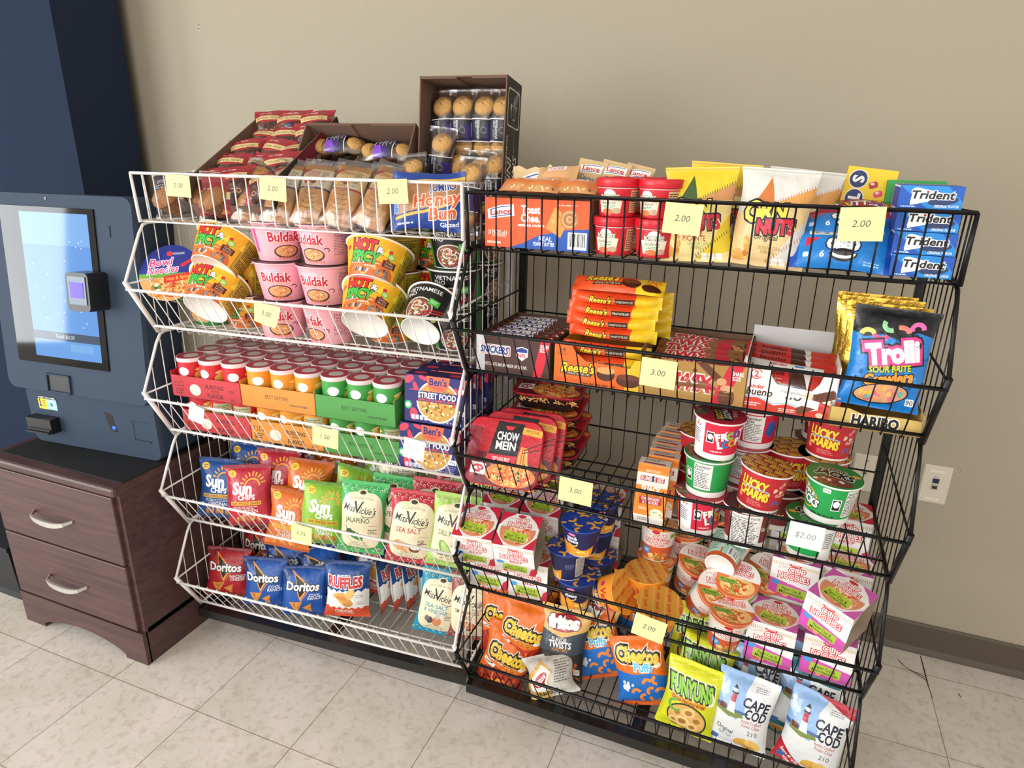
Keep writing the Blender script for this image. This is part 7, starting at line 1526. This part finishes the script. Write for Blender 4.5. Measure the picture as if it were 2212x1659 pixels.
# ------------------------------------------------------------------ black rack, bottom basket: chip bags
Z = ZB[4] + .002
def cheetos(puffs):
    a = Art(14.0, 19.2 if not puffs else 17.6, '#e8701c', 7)
    if puffs:
        a.poly([(0, 0), (14, 0), (14, 7.6), (10, 9.0), (5, 8.8), (0, 9.6)], '#1c6cc0'); a.rect(7, .5, 14, 1, '#d8601a')
        for x, y, r in ((8.6, 6.6, 20), (11.2, 7.2, 100), (9.6, 4.4, 60), (11.8, 4.0, 10), (10.2, 2.2, 140), (7.6, 2.6, 80), (5.4, 4.0, 20)): a.arc(x, y, 1.1, .9, r, r + 170, .8, '#ee8a3a', 7)
        a.blobs(3.4, 5.6, 1.8, 1.8, 6, ['#e8e6e2', '#d8d2c8'], .8)
        a.text('Cheetos', 7.0, 13.2, 3.2, '#efc93a', .05, out=[('#f1e6d0', .17), ('#17130f', .11)], w=11.4, rot=-6); a.text('Puffs', 8.2, 10.4, 1.9, '#5fc0e8', .04, out='#f1f1ee', ow=.07, w=5.0, rot=-4)
        a.rect(11.8, 1.8, 1.7, 1.5, '#1c4f9a', 0, .2); a.text('210', 11.8, 1.9, .8, '#e9eef6', 0)
    else:
        a.poly([(0, 0), (14, 0), (14, 8), (9, 7.0), (4, 8.4), (0, 6)], '#b5301f')
        for i in range(8): a.stroke([(1 + i * 1.7, 1.0), (2.2 + i * 1.5, 3.4), (1.4 + i * 1.7, 6.4)], .5, ('#d8562a', '#8f1f18', '#e8823a')[i % 3])
        a.noodles(8, 3, 5.5, 2.6, 16, ['#e8823a', '#f0a04a', '#c9502a'], .8); a.rect(7, .5, 14, 1, '#c3271f')
        a.text('Cheetos', 7.2, 11.6, 3.2, '#efc93a', .05, out=[('#f1e6d0', .17), ('#17130f', .11)], w=11.6, rot=-5); a.text('Crunchy', 8.4, 9.0, 1.4, '#f0a03a', .03, out='#6a2a10', ow=.05, w=5.6, rot=-5); a.rect(2.6, 8.4, 4, 1.0, '#efe9e0', -14); a.lines(1.2, 8.8, 3, .6, 1, '#4a3a30')
        a.rect(12, 17.6, 3, .9, '#17130f') if 0 else None
    return a
def fritos():
    a = Art(13.6, 20.0, '#3a4450', 7)
    a.poly([(0, 14.0), (7, 12.6), (13.6, 15.2), (13.6, 20), (0, 20)], '#d9ae62'); a.poly([(0, 0), (13.6, 0), (13.6, 9), (9, 8), (4, 8.6), (0, 7.6)], '#2a2624')
    a.ell(6.6, 16.2, 5.0, 2.2, '#b32230', 4); a.text('fritos', 6.6, 16.4, 2.7, '#f4f0ea', .04, out=[('#4a1018', .10), ('#f4f0ea', .05)], w=8.4, rot=5); a.lines(4.4, 14.8, 4, .4, 1, '#f0c0b4')
    a.text('FLAVOR', 6.4, 12.0, 1.0, '#d9d6d2', .02, w=4.4, rot=4); a.text('TWISTS', 6.8, 10.7, 1.6, '#efece8', .03, w=6.6, rot=4); a.text('HONEY BBQ', 7.0, 9.4, .8, '#c98a3a', .01, w=4.6, rot=4)
    for i in range(10):
        x, y = a.rnd.uniform(1.5, 12), a.rnd.uniform(1.5, 7.5); r = a.rnd.uniform(0, 180)
        for k in range(4): a.ell(*a._t([((k - 1.5) * .62, 0)], x, y, r)[0], .5, .42, ('#b5582c', '#d8783a', '#8f3f20')[k % 3], r + 40, 10)
    a.rect(12, 3.6, 1.8, 1.6, '#e9e6e0', 0, .3); a.text('310', 12, 3.7, .8, '#222', 0); a.rect(6.8, .5, 13.6, 1.0, '#332e2c'); return a
def funyuns():
    a = Art(13.8, 17.8, '#d6d820', 7)
    for i in range(9): a.stroke([(0, 9.5 + i * 1.0), (13.8, 12 + i * 1.1)], .1, '#e9ea7a')
    a.text('FUNYUNS', 6.6, 12.0, 3.4, '#8fc83a', .05, out=[('#f1f1d0', .13), ('#1f3a18', .09)], w=11.0, shear=-.12); a.rect(6.4, 9.0, 9.4, 1.3, '#e8a02a', 0, .5); a.text('Onion Flavored Rings', 6.4, 9.0, .85, '#7a3a14', .02, w=8.6)
    a.ell(7.2, 4.6, 5.2, 3.9, '#1f3f1c', -10, 28); a.ell(7.2, 4.6, 4.8, 3.5, '#d9a860', -10, 28); 
    for x, y, r in ((4.6, 5.6, 1.3), (7.4, 6.4, 1.4), (9.8, 4.8, 1.4), (6.4, 3.6, 1.6), (9.0, 2.8, 1.2), (4.2, 3.2, 1.0)): a.arc(x, y, r, r * .75, 0, 360, .6, a.rnd.choice(['#efca86', '#e3b468', '#f3d79a']), 14); a.ell(x, y, r * .6, r * .45, '#a87a3a')
    a.arc(3.6, 7.2, 1.6, 1.3, 90, 330, .7, '#6aa83a', 10); a.rect(11.8, 1.2, 1.8, 1.4, '#dfe04a'); a.text('170', 11.8, 1.2, .8, '#2a3a14', 0); return a
def cape(band, flav, fc):
    a = Art(13.6, 18.6, '#dfe1e2', 7)
    a.poly([(0, 9.0), (6, 8.4), (7.4, 11), (6.6, 15), (8, 18.6), (0, 18.6)], '#8fb2dc'); a.blobs(2.4, 14, 2.4, 3, 7, ['#b5cbe6', '#d3dfee'], 1.0); a.poly([(0, 9.6), (5.6, 9.4), (8.4, 10.2), (8.4, 10.6), (0, 10.6)], '#4a6a9c'); a.poly([(1.0, 9.0), (4, 8.4), (7.6, 9.2), (7.0, 10.0), (1, 10.0)], '#7a8a4a')
    a.poly([(3.2, 9.6), (5.2, 9.6), (4.8, 12.0), (3.5, 12.0)], '#f0efec'); a.poly([(3.5, 12.0), (4.8, 12.0), (4.7, 13.8), (3.6, 13.8)], '#b5303a'); a.rect(4.15, 14.1, 1.5, .5, '#2a2a30'); a.rect(4.15, 14.6, .8, .8, '#cfd3d6'); a.poly([(3.5, 15.0), (4.8, 15.0), (4.15, 15.9)], '#2a2a30'); a.rect(2.2, 10.3, 1.6, 1.3, '#6a3430')
    if band: a.poly([(0, 15.6), (13.6, 14.4), (13.6, 18.0), (0, 18.6)], band) if band == '#1f6a78' else a.poly([(5, 18.6), (13.6, 15.8), (13.6, 18.6)], band)
    a.text('CAPE', 9.6, 12.8, 2.1, '#20243c', .03, w=6.2, rot=-4); a.text('COD', 10.2, 10.4, 2.1, '#20243c', .03, w=5.0, rot=-4); a.text('Kettle Cooked', 9.6, 8.6, .75, '#b5404a', .01, w=4.6); a.text('Potato Chips', 9.6, 7.6, .75, '#b5404a', .01, w=4.2); a.lines(8.6, 16.8, 3.4, 1.2, 3, '#5a5f68', .35); a.text('210', 10.2, 5.9, 1.1, '#33363c', .0)
    if band == '#b5303f': a.poly([(0, 0), (7.4, 0), (0, 5.4)], '#b0222f'); a.text('Sweet Mesquite', 3.6, 1.9, .9, '#f6eee8', .01, w=5.6, rot=-28); a.text('Barbeque', 2.6, 1.0, .8, '#f6eee8', .01, w=3.4, rot=-28)
    elif band == '#1f6a78': a.rect(6.8, .8, 13.6, 1.6, '#1f6a78')
    else: a.text('Original', 3.6, 5.0, 1.2, '#33363c', .01, w=4.0, shear=.1, rot=-8); a.text('Sea Salt', 3.8, 3.6, .8, '#6a7f9c', .01, w=3.0, rot=-8)
    a.ell(8.2, 2.6, 2.2, 1.5, '#d9a84a', 10); a.ell(10.4, 2.9, 2.0, 1.4, '#e8c06a', -20); a.ell(9.4, 1.5, 1.8, .9, '#c98f3a'); a.rect(1.8, 1.5, 1.6, 1.6, '#3a6aa8'); return a
FX = Art(13.0, 10.4, '#c9c5be', 7); FX.poly([(0, 0), (5.5, 0), (7.5, 6), (5, 9), (0, 6)], '#d9ae62'); FX.poly([(1, 2), (5.2, 1.4), (7.2, 6), (4.6, 8), (1.4, 5)], '#e9e6e2'); FX.ell(4.2, 4.4, 2.2, 1.4, '#b32230', 40); FX.text('fritos', 4.2, 4.4, 1.4, '#f4f0ea', .03, w=3.4, rot=40); FX.lines(8.4, 8.6, 4, 5.5, 9, '#5a5650', .4); FX.text('FLAVOR', 4.6, 1.0, 1.0, '#2a2624', .02, w=4)
CZ, CP, FR, FU = cheetos(0), cheetos(1), fritos(), funyuns()
C0, C1, C2 = cape(None, '', ''), cape('#1f6a78', '', ''), cape('#b5303f', '', '')
bags('B', Z, 'chip bag', 'orange cheese snack bags in the bottom black basket', [
    (CZ, .06, .100, .150, .004, 8, -13, 8, 'orange crunchy cheese snack bag, full logo showing, second from the front', dict(wr=1.6)),
    (CZ, .055, .055, .185, .012, 14, -10, -2, 'orange crunchy cheese snack bag left of and behind the full-logo one', dict(wr=1.5)),
    (CZ, .065, .062, .115, -.062, 10, -16, 12, 'orange and red crunchy cheese snack bag slumped lowest at the front', dict(wr=2.2)),
    (CZ, .055, .100, .235, .03, 4, -12, 4, 'orange cheese snack bag behind, folded top seal', dict(droop=1.4, wr=1.5)),
    (CZ, .05, .145, .310, .04, 0, -10, 0, 'dark orange cheese snack bag at the back with only its logo showing', {})])
bags('B', Z, 'chip bag', 'corn chip bags in the bottom black basket', [
    (FR, .06, .216, .160, .0, 6, -14, 3, 'black and tan corn chip twists bag standing', {}),
    (FR, .055, .265, .235, .0, 2, -12, 6, 'dark corn chip twists bag behind the standing one', {}),
    (FR, .05, .240, .310, .03, 0, -10, 0, 'tan corn chip bag at the back under the blue cheese cups', {}),
    (FX, .07, .232, .100, .0, 4, -36, -24, 'crumpled tan and white corn chip bag slumped low at the front', dict(wr=2.6, back='#b9b4aa'))])
bags('B', Z, 'chip bag', 'cheese puff bags in the bottom black basket', [
    (CP, .055, .455, .165, 0, 2, -16, -16, 'blue and orange cheese puff bag below the price note', {}),
    (CP, .055, .335, .215, .0, 4, -16, -22, 'blue and orange cheese puff bag leaning left behind the other one', {}),
    (CP, .05, .400, .320, .03, 0, -14, -6, 'blue and orange cheese puff bag at the back, dim', {})])
bags('B', Z, 'chip bag', 'yellow onion ring snack bags in the bottom black basket', [
    (FU, .06, .552, .118, 0, -2, -15, 5, 'yellow onion ring snack bag in front with a dark oval of rings', {}),
    (FU, .055, .556, .195, .03, -6, -18, 10, 'yellow onion ring snack bag behind, its top corner folded', dict(droop=1.3, wr=1.6)),
    (FU, .05, .545, .300, .03, 0, -16, 2, 'yellow onion ring snack bag at the back, only its top showing', {})])
bags('B', Z, 'chip bag', 'white lighthouse chip bags in the bottom black basket', [
    (C0, .06, .672, .120, 0, -4, -14, 3, 'white and blue lighthouse chip bag in front, original flavour', {}),
    (C0, .055, .680, .215, .022, -2, -18, 8, 'white and blue lighthouse chip bag behind the front original one', dict(wr=1.5)),
    (C0, .05, .745, .275, .02, -14, -12, 22, 'white lighthouse chip bag leaning at the back with its name sideways', dict(wr=1.5)),
    (C1, .055, .800, .185, .035, -4, -12, 6, 'white and teal lighthouse chip bag behind the red-trimmed one', {}),
    (C1, .05, .735, .225, -.01, -6, -16, 10, 'teal-banded lighthouse chip bag wedged between the white ones', dict(wr=1.4)),
    (C2, .06, .820, .118, 0, -8, -16, 6, 'white and red barbeque lighthouse chip bag at the front right', {}),
    (C0, .05, .845, .310, .03, -4, -10, 2, 'white lighthouse chip bag at the right rear, dark lettering only', {})])
